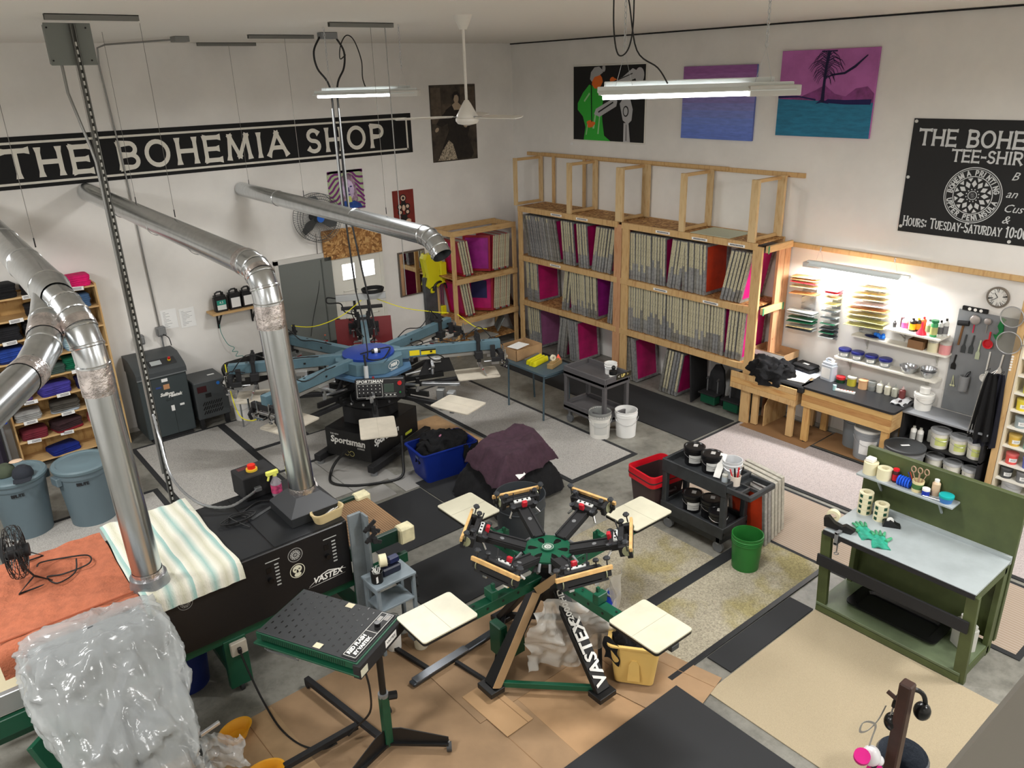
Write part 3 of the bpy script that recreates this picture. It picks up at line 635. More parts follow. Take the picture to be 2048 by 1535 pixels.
# doors, board over the door, mirror
DG = mat((112, 116, 112), .5)
t = struct(G().box((-4.74, .03, .02), (-3.86, .075, 2.02), .004), 'door_1', DG)
G().box((-4.80, .04, 0), (-4.74, .11, 2.08)).box((-4.80, .04, 2.02), (-3.84, .11, 2.09)).build('door_frame', mat((206, 204, 198), .6), t)
G().box((-4.05, .022, .02), (-4.03, .03, 2.0)).build('panel_joint', mat((80, 84, 80), .5), t)
G().box((-3.90, -.01, .86), (-3.84, .03, 1.0), .006).build('lock', BLK, t)
WD = mat((224, 222, 212), .55)
t = struct(G().box((-3.82, .06, .02), (-2.98, .095, 2.02), .003), 'door_2', WD)
g = G()
for x0 in (-3.70, -3.34):
    for z0, z1 in ((.25, .85), (.95, 1.42)):
        for (a, b) in (((x0, z0), (x0 + .26, z0 + .02)), ((x0, z1 - .02), (x0 + .26, z1)), ((x0, z0), (x0 + .02, z1)), ((x0 + .24, z0), (x0 + .26, z1))): g.box((a[0], .05, a[1]), (b[0], .06, b[1]), .004)
g.build('panel_mould', WD, t)
for x0 in (-3.68, -3.32):
    G().box((x0 - .015, .048, 1.585), (x0 + .235, .062, 1.865), .004).build('glazing_bead', WD, t)
    G().box((x0, .044, 1.60), (x0 + .22, .049, 1.85)).build('pane', mat((250, 252, 255), .3, emit=1.6), t)
G().box((-3.86, .05, 0), (-3.82, .11, 2.08)).box((-2.98, .05, 0), (-2.92, .11, 2.08)).box((-3.86, .05, 2.02), (-2.92, .11, 2.09)).build('door_frame', WD, t)
one(G().box((-3.98, .03, 1.96), (-2.93, .045, 2.43)), 'chipboard_panel', OSB, 'brown chipboard panel fixed over the white door', 'board')
t = thing('wall_mirror', 'rectangular mirror in a thin dark frame right of the white door', 'mirror', (-2.36, .09, 1.10))
G().box((-2.62, .07, 1.10), (-2.08, .098, 1.87), .004).build('frame', mat((96, 88, 80), .5), t)
G().box((-2.595, .066, 1.125), (-2.105, .071, 1.845)).build('mirror_glass', mat((235, 238, 238), .02, 1), t)
for i, (x, z, l) in enumerate(((-6.53, 1.38, 'printed paper notice on the back wall, left one of two'), (-6.28, 1.35, 'printed paper notice on the back wall, right one of two'))):
    t = thing('paper_notice', l, 'notice', (x + .12, .096, z))
    G().box((x, .094, z), (x + .215, .0965, z + .28)).build('sheet', PAPER, t)
    g = G()
    for k in range(11): g.box((x + .03, .0935, z + .03 + k * .021), (x + .06 + random.random() * .12, .094, z + .034 + k * .021))
    g.build('print', mat((120, 120, 122), .7), t)
# outlet boxes above the compressor
for i, (x, z, l) in enumerate(((-6.88, 1.26, 'grey outlet box with a clear hood above the compressor'), (-6.58, 1.32, 'grey outlet box at the foot of the conduit with a black plug'))):
    t = thing('outlet_box', l, 'electrical box', (x, .05, z))
    G().box((x - .06, .0, z), (x + .06, .09, z + .13), .008).build('box', GREYM, t)
    G().box((x - .05, -.03, z + .02), (x + .05, .0, z + .12), .01).build('hood', mat((190, 192, 192), .2, trans=.6), t)
    G().cyl((x, .06, z - .35), (x, .06, z), .012, 8).build('conduit', GREYM, t)
cord('plug_cord', 'short black cord from the right outlet box down to the compressor', [(-6.58, -.04, 1.36), (-6.52, -.06, 1.3), (-6.5, -.05, 1.18)], .006)
# wall shelf with jugs
t = thing('wall_shelf', 'small pine shelf holding black jugs on the back wall', 'shelf', (-5.48, -.05, 1.50))
G().box((-5.90, -.18, 1.50), (-5.08, .09, 1.53), .003).build('board', PINE, t)
for x in (-5.76, -5.24): G().box((x - .012, -.12, 1.47), (x + .012, .09, 1.5)).bar((x, -.11, 1.48), (x, .08, 1.28), .02, .02).box((x - .012, .075, 1.24), (x + .012, .09, 1.5)).build('bracket', BLKM, t)
def jug(loc, rz, m, label, name='black_jug', lab=None, sc_=1, cat='jug', group=None, cap=BLK):
    t = thing(name, label, cat, loc, rz, group, world=False); s = sc_
    G().prism(rrect(-.09 * s, .09 * s, -.06 * s, .06 * s, .025 * s), 0, .2 * s).prism(rrect(-.08 * s, .08 * s, -.05 * s, .05 * s, .02 * s), .2 * s, .235 * s).build('body', m, t)
    G().tube([(-.055 * s, 0, .225 * s), (-.055 * s, 0, .265 * s), (-.02 * s, 0, .285 * s), (.03 * s, 0, .285 * s), (.06 * s, 0, .235 * s)], .013 * s, 8).build('handle', m, t)
    G().cyl((.045 * s, 0, .235 * s), (.045 * s, 0, .275 * s), .022 * s, 14).build('cap', cap, t)
    if lab: G().box((-.065 * s, -.0615 * s, .03 * s), (.065 * s, -.06 * s, .17 * s)).build('paper_label', lab, t)
    return t
jg = jug((-5.73, -.06, 1.53), 0, BLK, 'black jug with a green and white label at the left of the wall shelf', lab=mat((222, 228, 222), .6))
G().box((-.065, -.0625, .10), (.065, -.0617, .17)).build('label_band', mat((30, 140, 120), .6), jg)
text('4.5', .05, WHITE, Matrix(((1, 0, 0, 0), (0, 0, -1, -.063), (0, 1, 0, .135), (0, 0, 0, 1))), jg)
jug((-5.52, -.06, 1.53), 0, BLK, 'black jug with a large white label, middle of the wall shelf', lab=PAPER, sc_=1.02)
jug((-5.33, -.06, 1.53), 0, BLK, 'black jug with a white label at the right of the wall shelf', lab=PAPER, sc_=1.02)
one(G().ell((-5.17, -.08, 1.56), (.08, .05, .03), 12, 6), 'black_glove', BLKM, 'crumpled black glove at the right end of the jug shelf', 'glove')
cord('air_hose', 'thin curly green air hose hanging below the jug shelf', [(-5.74, .05, 1.4), (-5.76, .03, 1.2), (-5.7, .0, 1.0), (-5.62, -.02, .93), (-5.66, -.03, .88), (-5.58, -.03, .86), (-5.62, -.04, .80), (-5.52, -.05, .78), (-5.56, -.05, .72), (-5.48, -.06, .70)], .005, mat((70, 140, 130), .5), 'hose')
# small white table by the door
t = thing('side_table', 'small black-edged table with papers by the white door', 'table', (-3.95, -.55, 0))
G().box((-4.35, -.85, .70), (-3.72, -.2, .735), .012).build('table_top', BLKM, t)
for x, y in ((-4.3, -.8), (-3.77, -.8), (-4.3, -.25), (-3.77, -.25)): G().tube([(x, y, .7), (x * 1.0 + (.05 if x > -4 else -.03), y, 0)], .014, 8).build('leg', BLKM, t)
one(G().box((-4.25, -.78, .737), (-3.86, -.42, .745)), 'paper_stack', PAPER, 'white papers lying on the small table by the white door', 'papers')
t = thing('drink_bottle', 'small clear bottle with a red label on the table by the door', 'bottle', (-4.33, -.42, .737))
G().lathe([(0, 0), (.03, 0), (.032, .01), (.032, .12), (.012, .165), (.012, .18)], (-4.33, -.42, .737), 14).build('bottle', mat((190, 210, 205), .1, trans=.8), t)
G().lathe([(.0325, .05), (.0325, .11)], (-4.33, -.42, .737), 14).build('label', mat((190, 40, 40), .5), t)
G().cyl((-4.33, -.42, .917), (-4.33, -.42, .935), .013, 10).build('cap', mat((235, 120, 90), .5), t)
# yellow cutter tool standing against the wall
YEL = mat((222, 214, 30), .4)
t = thing('panel_cutter', 'tall yellow and grey wall-mounted panel cutter left of the small screen rack', 'cutter', (-1.95, .02, .35))
G().box((-2.16, .02, .38), (-1.90, .09, 1.36), .01).build('base_plate', mat((74, 76, 78), .5, n=.2, ns=6), t)
G().box((-1.87, -.0, .38), (-1.845, .06, 1.66)).box((-1.83, -.0, .38), (-1.805, .06, 1.66)).box((-1.79, .01, .38), (-1.775, .06, 1.66)).build('rails', mat((200, 202, 204), .25, .9), t)
G().prism([(0, .05), (.05, .22), (.0, .52), (.04, .60), (.20, .62), (.33, .55), (.34, .42), (.27, .30), (.29, .05), (.22, 0), (.18, .06), (.10, .03), (.05, 0)], -.02, .09, BF(-2.14, 1.17, .06)).build('head', YEL, t)
G().box((-1.86, -.06, 1.22), (-1.72, .04, 1.60), .02).build('side_cover', YEL, t)
G().box((-1.88, -.05, .66), (-1.77, .0, .82), .012).build('lower_grip', YEL, t)
G().box((-2.05, -.02, 1.08), (-1.98, .03, 1.17), .01).build('latch', YEL, t)
G().tube(arcpts((-2.0, 1.05), .14, 0, 180, 8), .02, 6).xf(Matrix(((1, 0, 0, .12), (0, 0, 1, -.04), (0, 1, 0, .08), (0, 0, 0, 1)))).build('strap', BLK, t)
# ------------------------------------------------------------------ screens
FR = [ALU, mat((164, 164, 162), .4, .35, n=.15, ns=20), mat((140, 138, 132), .45, .3, n=.2, ns=20)]
REDF = mat((150, 26, 44), .45)
MESH = {'pink': mat((204, 26, 122), .5, n=.1, ns=4), 'mag': mat((182, 20, 100), .5, n=.14, ns=4), 'pur': mat((150, 26, 128), .5, n=.15, ns=4), 'orange': mat((200, 62, 28), .5, n=.1, ns=4),
        'mauve': mat((150, 88, 130), .5, n=.08, ns=4), 'red': mat((150, 20, 20), .5, n=.15, ns=4), 'grey': mat((130, 128, 120), .5), 'navy': mat((40, 40, 84), .5, n=.1, ns=4)}
SP = {}
SW, SH, ST = .53, .71, .042
def screen_proto(mesh, tape, fi, w=SW, h=SH, fr=None):
    """printing screen: stands on its short edge; x = depth (0 at the aisle end), y = thickness, z up"""
    key = (mesh, tape, fi, w, h)
    if key in SP: return SP[key]
    t = thing('printing_screen', 'x', 'screen', (0, 0, -5), world=False)
    b = .038; y0, y1 = -ST / 2, ST / 2
    G().box((0, y0, 0), (b, y1, h), .002).box((w - b, y0, 0), (w, y1, h), .002).box((b, y0, 0), (w - b, y1, b)).box((b, y0, h - b), (w - b, y1, h)).build('frame', fr or FR[fi], t)
    G().box((b - .004, -.006, b - .004), (w - b + .004, -.004, h - b + .004)).build('mesh_panel', MESH[mesh], t)
    if tape: G().box((-.0015, y0 + .003, h * (1 - tape)), (0.0, y1 - .003, h - .01)).build('tape_label', TAPE, t)
    SP[key] = t; return t
USED = set()
def put_screen(p, x, y, z, tilt=0, yaw=0, label='', group=None, dx=0):
    m = Matrix.Rotation(math.radians(yaw), 3, 'Z') @ Matrix.Rotation(math.radians(tilt), 3, 'X')
    e = m.to_euler(); zz = z + abs(math.sin(math.radians(tilt))) * ST / 2
    if p.name not in USED:
        USED.add(p.name); p.location = (x, y, zz); p.rotation_euler = e; p['label'] = label
        if group: p['group'] = group
        return p
    return dup(p, (x, y, zz), e, label, group)
def screen_row(x, y0, n, z, step, tilt, label, tapes=(.6, .75), last=None, lastlabel=None, first=None, firstlabel=None, yaw=0, fr=None, xj=.012, depth=1):
    """a row along the right wall going towards -y; last = colour of the mesh you see on the end screen"""
    for k in range(n):
        tp = random.choice(tapes); ms = random.choice(['grey', 'mag', 'pink']); lb = label.replace('tape-edged', 'taped').replace(', left unit', ' left').replace(', right unit', ' right').replace('screen ', 'screen, %s from left, ' % ORD[k], 1); gp = label
        if k == n - 1 and last: ms = last; lb = lastlabel or label; gp = None if lastlabel else label
        p = screen_proto(ms, tp, random.randrange(3), fr=fr)
        put_screen(p, x + random.uniform(-xj, xj), y0 - k * step, z, tilt + random.uniform(-.4, .4), yaw, lb, gp)
# small rack on the back wall
def lumber(g, a, b, c=.003): return g.box(a, b, c)
t = thing('screen_rack', 'small pine rack of red-framed screens against the back wall in the corner', 'rack', (-1.2, -.2, 0))
for x in (-1.93, -.60):
    for y in (-.52, .05): G().box((x, y - .02, 0), (x + .075, y + .02, 2.108), .003).build('post', PINEV, t)
for x in (-1.93, -.60): G().box((x + .002, -.499, 2.115), (x + .04, .029, 2.198)).build('top_rail', PINE, t)
for y in (-.54, .03): G().box((-1.93, y, 2.11), (-.53, y + .04, 2.2), .003).build('top_rail', PINEX, t)
for z in (1.38, .66):
    G().box((-1.90, -.575, z - .09), (-.54, -.542, z), .003).build('shelf_rail', PINEX, t)
    G().box((-1.88, -.51, z - .02), (-.56, .03, z)).build('shelf_board', OSB, t)
G().box((-1.88, -.51, .16), (-.56, .03, .18)).build('shelf_board', OSB, t)
def rscreen(x, z, tilt, mesh, tape, label, group=None, w=.50, h=.62, yaw=90, y=-.5, fi=0, fr=REDF):
    p = screen_proto(mesh, tape, fi, w, h, fr); m = Matrix.Rotation(math.radians(yaw), 3, 'Z') @ Matrix.Rotation(math.radians(tilt), 3, 'X')
    e = m.to_euler()
    if p.name not in USED:
        USED.add(p.name); p.location = (x, y, z); p.rotation_euler = e; p['label'] = label
        if group: p['group'] = group
    else: dup(p, (x, y, z), e, label, group)
gz = 'screens on the small corner rack'
for z, nm in ((1.40, 'upper'), (.68, 'middle')):
    for k in range(4): rscreen(-1.66 + k * .055, z, -10, 'mag', .95, ORD[k] + ' tape-edged screen leaning left on the %s shelf of the corner rack' % nm, gz + ' ' + nm + ' left', fi=k % 3, fr=REDF if k < 1 else None)
    for k in range(8): rscreen(-1.04 + k * .047, z, 4, 'mag', .95, ORD[k] + ' tape-edged screen in the right row on the %s shelf of the corner rack' % nm, gz + ' ' + nm + ' right', fi=k % 3, fr=None, w=.5)
rscreen(-1.09, 1.40, 4, 'pur', 0, 'purple-meshed screen turned outward on the upper shelf of the corner rack', None, yaw=128, y=-.50, fi=3)
rscreen(-1.08, .68, 4, 'mag', 0, 'red-framed screen with a navy stencil turned outward on the middle shelf of the corner rack', None, yaw=128, y=-.52, fi=4)
M = frame((-1.075 - .0, -.52, .69), (math.cos(math.radians(128)), math.sin(math.radians(128)), 0), (0.02, 0, 1)) @ Matrix.Translation((.12, .10, .012))
g = thing('screen_stencil', 'navy stencil film on the outward-facing screen of the corner rack', 'stencil', M @ Vector((0, 0, 0)))
G().box((-.0, 0, 0), (.29, .43, .002)).xf(M).build('film', MESH['navy'], g)
g2 = G()
for (a, b, c, d) in ((.05, .28, .11, .34), (.13, .24, .145, .34), (.17, .26, .24, .28), (.05, .14, .12, .16), (.15, .12, .165, .2), (.19, .13, .25, .145), (.2, .17, .26, .185)): g2.box((a, b, .002), (c, d, .003))
g2.xf(M).build('stencil_marks', mat((190, 190, 200), .6), g)
t = thing('leaning_board', 'grey flat board leaning on the lowest shelf of the corner rack', 'board', (-.75, -.35, .18))
G().ob((-.78, -.3, .36), (.15, .2, .012), rot('Z', -30) @ rot('Y', -62), .01).build('board', mat((120, 126, 124), .5, n=.2, ns=8), t)
one(G().ob((-1.25, -.4, .20), (.26, .16, .012), rot('Z', 12), .006), 'grey_sheet', mat((168, 166, 158), .6), 'flat grey panel lying on the lowest shelf of the corner rack', 'board')
for k in range(3): one(G().bar((-.42 + k * .05, -.42 - k * .03, 0), (-.47 + k * .05, .05, .95), .035, .09), 'lumber_offcut', mat((104, 78, 62), .7, n=.2, ns=8), ORD[k] + ' dark board from left standing in the room corner', 'board', 'boards in the room corner')
# ------------------------------------------------------------------ folded shirt shelf
t = thing('shirt_shelf', 'tall pine shelf unit filled with folded shirts at the left of the back wall', 'shelf', (-8.0, -.08, 0))
sx0, sx1, sy0, sy1 = -8.62, -7.32, -.26, .09
PW = mat((196, 158, 100), .6, kind='wood', ns=4, stretch=(4, 4, 1), c2=(150, 104, 50))
for x in (sx0, sx1 - .02): G().box((x, sy0, 0), (x + .022, sy1, 2.27), .002).build('side_panel', PLYW, t)
G().box((sx0, sy1 - .012, .03), (sx1, sy1, 2.27)).build('back_panel', PW, t)
LV = [.10, .40, .66, .92, 1.19, 1.45, 1.72, 1.98, 2.25]
for z in LV: G().box((sx0 + .02, sy0, z - .022), (sx1 - .02, sy1 - .01, z), .002).build('shelf_board', PINEX, t)
def shirts(x, z, n, cols, what, where, w=.30, yaw=0, y=-.11):
    for k in range(n):
        c = cols[min(k, len(cols) - 1)]; hh = .026
        P0 = rrect(-w / 2, w / 2, -.14, .14, .05)
        g = G(); ring = []
        for lv, (s_, dz) in enumerate(((.96, 0), (1.0, hh * .35), (.995, hh * .8), (.93, hh * 1.15))): ring.append([Vector((p[0] * s_, p[1] * s_, dz + (.004 * math.sin(9 * p[0]) if lv else 0))) for p in P0])
        n_ = len(P0); V = [p for r in ring for p in r]; F = [tuple(range(n_))[::-1], tuple(3 * n_ + i for i in range(n_))]
        for l in range(3): F += [(l * n_ + i, l * n_ + (i + 1) % n_, (l + 1) * n_ + (i + 1) % n_, (l + 1) * n_ + i) for i in range(n_)]
        g.add(V, F)
        o = g.build('folded_shirt', mat(c, .95, n=.12, ns=9, bump=.4, bs=30), None, 50)
        o.location = (x + random.uniform(-.008, .008), y + random.uniform(-.006, .006), z + k * hh); o.rotation_euler = (0, 0, math.radians(yaw + random.uniform(-4, 4)))
        tag(o, '%s folded %s shirt %s' % ('topmost' if k == n - 1 else 'lowest' if k == 0 else ORD[k] + ' from below', what, where), 'shirt', 'folded %s shirts %s' % (what, where))
shirts(-8.12, LV[0], 3, [(16, 36, 120)], 'royal blue', 'on the lowest shelf', .36, 12)
shirts(-8.40, LV[1], 4, [(110, 34, 46)], 'maroon', 'on the second lowest shelf at the left', .30)
shirts(-8.02, LV[1], 5, [(120, 24, 36), (56, 34, 38)], 'dark burgundy', 'in the middle of the second lowest shelf', .34, 14)
shirts(-7.58, LV[1] - .0, 4, [(206, 110, 106)], 'salmon pink', 'on the second lowest shelf at the right', .34)
shirts(-8.42, LV[2], 4, [(150, 150, 148)], 'light grey', 'at the left of the third shelf up', .30)
shirts(-7.98, LV[2], 5, [(150, 160, 170), (96, 94, 90), (70, 66, 60)], 'dark grey', 'in the middle of the third shelf up', .34, -5)
shirts(-7.56, LV[2], 5, [(84, 96, 116), (140, 142, 150)], 'pale grey', 'at the right of the third shelf up', .34)
shirts(-8.46, LV[3], 4, [(70, 48, 110)], 'violet', 'at the left of the fourth shelf up', .28)
shirts(-8.05, LV[3], 5, [(48, 40, 124), (66, 58, 146)], 'purple', 'in the middle of the fourth shelf up', .36, 8)
shirts(-7.62, LV[3], 5, [(30, 24, 76)], 'deep indigo', 'at the right of the fourth shelf up', .34)
shirts(-8.44, LV[4], 4, [(26, 78, 108)], 'teal blue', 'at the left of the fifth shelf', .30)
shirts(-8.04, LV[4], 4, [(60, 76, 70)], 'grey green', 'in the middle of the fifth shelf', .32)
shirts(-7.72, LV[4], 6, [(60, 92, 76), (0, 96, 66)], 'bright green', 'at the right of the fifth shelf', .32, -4)
shirts(-8.42, LV[5], 6, [(24, 36, 92), (34, 66, 150)], 'blue', 'at the left of the sixth shelf', .32)
shirts(-8.06, LV[5], 5, [(38, 70, 176)], 'cobalt', 'in the middle of the sixth shelf', .30)
shirts(-7.66, LV[5], 6, [(130, 170, 196), (168, 198, 206)], 'pale blue', 'at the right of the sixth shelf', .32)
shirts(-8.42, LV[6], 6, [(30, 30, 34)], 'charcoal', 'at the left of the seventh shelf', .32)
shirts(-8.05, LV[6], 7, [(24, 24, 28)], 'black', 'in the middle of the seventh shelf', .34)
shirts(-7.62, LV[6], 5, [(38, 60, 62)], 'dark teal', 'at the right of the seventh shelf', .34)
shirts(-7.98, LV[7], 5, [(30, 30, 34)], 'black', 'on the eighth shelf', .34)
shirts(-7.58, LV[7], 6, [(62, 90, 124)], 'steel blue', 'on the eighth shelf at the right', .34)
shirts(-8.38, LV[8], 6, [(20, 20, 22)], 'black', 'on top of the shelf unit at the left', .36, 6)
shirts(-7.95, LV[8], 5, [(22, 22, 24)], 'black', 'on top of the shelf unit in the middle', .36, -8)
shirts(-7.55, LV[8], 5, [(214, 22, 104)], 'hot pink', 'on top of the shelf unit at the right', .38)
for (x, zi) in ((-8.42, 1), (-8.05, 1), (-7.60, 1), (-8.42, 2), (-8.38, 3), (-8.0, 2), (-7.62, 2), (-7.98, 3), (-7.56, 3), (-8.4, 4), (-7.74, 4), (-8.4, 5), (-7.7, 5), (-8.4, 6), (-8.05, 6), (-7.6, 7), (-8.3, 7), (-7.55, 8), (-8.1, 8)):
    a = random.uniform(-4, 4); c = G().ob((x + random.uniform(-.02, .02), sy0 - .012, LV[zi] - .01), (.078, .002, .024), rot('Y', a)).build('shelf_card', PAPER, t)
    c2 = G()
    for k in range(2): c2.ob((x + .005, sy0 - .0145, LV[zi] - .003 - k * .016), (.05, .0005, .0035), rot('Y', a))
    c2.build('print', mat((70, 70, 74), .7), c)
# trolley table left of the shelf
t = thing('side_shelf', 'low grey stand with a blue tray left of the shirt shelf', 'stand', (-9.0, -.3, 0))
G().box((-9.3, -.5, .78), (-8.68, 0, .82), .01).build('tray', mat((24, 70, 190), .5), t)
for x, y in ((-9.25, -.45), (-8.75, -.45), (-8.75, -.05), (-9.25, -.05)): G().cyl((x, y, 0), (x, y, .78), .016, 8).build('leg', GREYM, t)
G().box((-9.2, -.42, .1), (-8.78, -.08, .7), .05).build('cloth_bag', mat((52, 46, 60), .95), t)
# ------------------------------------------------------------------ compressors
t = thing('air_compressor', 'tall dark grey air compressor cabinet with sloped control top against the back wall', 'compressor', (-6.8, -.2, 0))
CMP = mat((58, 66, 68), .45); CMT = mat((66, 70, 72), .45)
G().box((-7.14, -.52, .05), (-6.50, .06, .93), .012).build('cabinet', CMP, t)
G().prism([(-.54, .93), (-.54, 1.0), (-.48, 1.05), (-.24, 1.15), (.06, 1.15), (.06, .93)], -7.15, -6.49, Matrix(((0, 0, 1), (1, 0, 0), (0, 1, 0)))).build('hood', CMT, t)
G().box((-7.10, -.50, 0), (-6.54, .04, .05)).build('plinth', BLKM, t)
G().box((-7.15, -.545, .925), (-6.49, -.52, .94)).build('trim_strip', mat((130, 134, 136), .4, .4), t)
Mp = frame((-6.94, -.475, 1.055), (1, 0, 0), (0, .24, .10))
G().box((.0, .0, .001), (.36, .15, .006), .002).xf(Mp).build('control_panel', mat((38, 40, 42), .4), t)
G().box((.03, .03, .006), (.17, .12, .009)).xf(Mp).build('display', mat((170, 176, 176), .4), t)
G().cyl((.28, .08, .006), (.28, .08, .03), .022, 16).xf(Mp).build('stop_ring', mat((220, 190, 60), .4), t)
G().cyl((.28, .08, .03), (.28, .08, .055), .018, 16).xf(Mp).build('stop_button', mat((190, 20, 24), .35), t)
def bfm(x, z, y): return BF(x, z, y)
text('Sullivan', .062, WHITE, bfm(-6.80, .66, -.523), t, shear=.25, off=.003); text('Palatek', .062, WHITE, bfm(-6.70, .625, -.523), t, shear=.25, off=.003)
text('C-7.5', .045, INK, bfm(-6.78, .57, -.523), t)
G().box((-6.84, -.5235, .84), (-6.76, -.521, .885)).build('sticker', PAPER, t)
G().box((-6.83, -.5235, .73), (-6.75, -.521, .80)).build('sticker', mat((190, 140, 100), .5), t)
G().box((-6.93, -.5235, .76), (-6.86, -.521, .785)).build('sticker', mat((50, 70, 130), .5), t)
G().box((-6.78, -.5235, .40), (-6.735, -.521, .48)).build('sticker', PAPER, t)
G().box((-6.66, -.5235, .45), (-6.60, -.521, .48)).build('sticker', PAPER, t)
G().box((-6.745, -.5225, .06), (-6.742, -.5195, .38)).build('panel_gap', BLKM, t)
t = thing('air_dryer', 'small dark grey air dryer cabinet with slanted vents beside the compressor', 'air dryer', (-6.2, -.2, 0))
G().box((-6.44, -.52, .14), (-5.98, -.02, .70), .012).build('cabinet', CMT, t)
for x, y in ((-6.40, -.48), (-6.04, -.48), (-6.40, -.06), (-6.04, -.06)): G().box((x - .03, y - .03, 0), (x + .03, y + .03, .14)).build('foot', BLKM, t)
G().box((-6.40, -.525, .55), (-6.27, -.519, .64)).build('display', mat((60, 22, 26), .3), t)
G().box((-6.30, -.525, .46), (-6.22, -.519, .52)).build('vent_window', BLK, t)
G().cyl((-6.10, -.528, .64), (-6.10, -.519, .64), .024, 16).build('badge', mat((40, 110, 190), .4), t)
g = G()
for k in range(8):
    for j in range(3):
        x = -6.34 + k * .034; z = .24 + j * .066
        g.ob((x + .0, -.5215, z), (.006, .0015, .030), rot('Y', 35))
g.build('vent_slots', BLKG, t)
G().box((-6.16, -.3, .701), (-6.06, -.26, .703)).build('sticker', PAPER, t)
bucket('plastic_pail', 'white plastic pail beside the small dryer cabinet', 'bucket', (-5.80, -.55, 0), .15, .37, mat((232, 230, 226), .4), inside=1)
# ------------------------------------------------------------------ pictures and sign on the right wall
M = RF(-1.46, 3.575, -.002)
t = picture('miner_picture', 'picture of a miner in green overalls working a rock drill on black', M, 1.57, 1.15, mat((225, 222, 214), .6), .012)
flat(t, 'ground', [[(.02, .02), (1.55, .02), (1.55, 1.13), (.02, 1.13)]], mat((12, 12, 13), .6), M, .012)
flat(t, 'overalls', [[(.38, .86), (.60, .80), (.70, .66), (.66, .50), (.68, .30), (.72, .10), (.86, .02), (.26, .02), (.30, .22), (.24, .38), (.12, .48), (.12, .58), (.24, .74)]], mat((52, 176, 56), .6), M, .0145)
flat(t, 'overall_shading', [[(.50, .20), (.56, .5), (.53, .5), (.46, .2)], [(.28, .60), (.40, .72), (.38, .74), (.26, .62)], [(.60, .12), (.63, .40), (.61, .4), (.57, .12)], [(.33, .10), (.37, .3), (.35, .3), (.31, .1)]], mat((160, 210, 150), .6), M, .0165)
flat(t, 'skin', [[(.44, .86), (.46, 1.0), (.60, 1.02), (.66, .96), (.68, .90), (.64, .84), (.58, .80), (.50, .80)], blob(.90, .90, .07, .065, w=.15), blob(.42, .27, .09, .055, w=.15)], mat((232, 112, 36), .6), M, .0175)
flat(t, 'helmet', [[(.40, .94), (.42, 1.04), (.50, 1.11), (.60, 1.12), (.68, 1.06), (.68, 1.03), (.60, .99), (.50, .97), (.44, .90)], blob(.70, 1.09, .035, .05)], mat((170, 170, 172), .6), M, .0195)
flat(t, 'drill', [[(.50, .42), (.54, .50), (.92, .66), (1.0, .62), (.98, .54), (.62, .38)], [(.72, .80), (.78, .86), (1.10, .96), (1.30, 1.08), (1.40, 1.04), (1.36, .94), (1.05, .84)], [(1.05, .58), (1.12, .66), (1.26, .66), (1.32, .50), (1.30, .34), (1.22, .28), (1.12, .34)], [(1.14, .30), (1.24, .30), (1.28, .02), (1.14, .02)], blob(1.44, .98, .09, .11)], mat((186, 186, 188), .6), M, .021)
flat(t, 'drill_lines', [blob(1.18, .47, .06, .08), [(.60, .44), (.92, .59), (.91, .61), (.59, .46)], [(1.19, .04), (1.205, .04), (1.20, .28), (1.19, .28)], [(.85, .87), (1.3, 1.0), (1.3, 1.015), (.85, .885)], [(.42, .90), (.44, .30), (.455, .3), (.44, .9)]], mat((25, 25, 27), .6), M, .0235)
flat(t, 'drill_face', [blob(1.18, .47, .042, .06)], mat((186, 186, 188), .6), M, .026)
M = RF(-3.73, 3.70, -.002)
t = picture('sea_canvas', 'canvas painted mauve fading to blue, behind the shop light', M, 1.19, .95, mat((96, 110, 176), .7), .035)
cols = [(104, 128, 208), (110, 134, 214), (116, 138, 214), (124, 138, 208), (132, 136, 200), (138, 128, 190), (146, 120, 182), (154, 112, 174), (158, 104, 166), (152, 96, 158)]
for i, c in enumerate(cols): G().box((.0, i * .095, .035), (1.19, (i + 1) * .095, .0352 + .0001 * (i % 2))).xf(M).build('paint_band', mat(c, .7, n=.07, ns=7, stretch=(1, 1, 6)), t)
M = RF(-5.27, 3.79, -.002)
t = picture('tree_canvas', 'canvas of a bare tree under a pink sky with teal water', M, 1.25, 1.0, mat((184, 106, 174), .7, n=.08, ns=3), .035)
flat(t, 'water', [[(0, 0), (1.25, 0), (1.25, .42), (.7, .44), (0, .46)]], mat((42, 122, 156), .7, n=.12, ns=5, stretch=(1, 1, 5)), M, .035)
flat(t, 'mountains', [[(.0, .44), (.15, .50), (.32, .47), (.50, .54), (.62, .60), (.76, .50), (.90, .47), (1.02, .56), (1.16, .58), (1.25, .50), (1.25, .40), (.6, .42), (0, .44)]], mat((134, 66, 126), .7, n=.2, ns=9), M, .0365)
flat(t, 'shore', [[(.0, .45), (.30, .46), (.52, .42), (.52, .44), (.3, .475), (.0, .475)], [(.62, .40), (.9, .38), (1.22, .38), (1.23, .44), (.9, .43), (.68, .44)], [(.52, .385), (.60, .40), (.70, .385), (.66, .42), (.58, .43)]], mat((28, 24, 84), .7), M, .038)
g = G()
band(g, [(.61, .40), (.61, .6), (.615, .8), (.64, .985)], [.05, .035, .03, .045], M, .0392)
band(g, [(.61, .68), (.72, .715), (.86, .73), (.98, .80), (1.12, .92)], [.012, .02, .026, .03, .012], M, .0394)
for k in range(34):
    s_ = -1 if k % 2 else 1; y0 = .66 + .3 * (k / 34); l = random.uniform(.10, .22) * (.6 + .6 * math.sin(PI * (k / 34)))
    band(g, [(.62, y0), (.62 + s_ * l * .4, y0 + .035), (.62 + s_ * l * .8, y0 - .0), (.62 + s_ * l, y0 - .06)], [.010, .008, .006, .004], M, .0396)
g.box((.56, .965, .0395), (.73, .985, .041)) if False else None
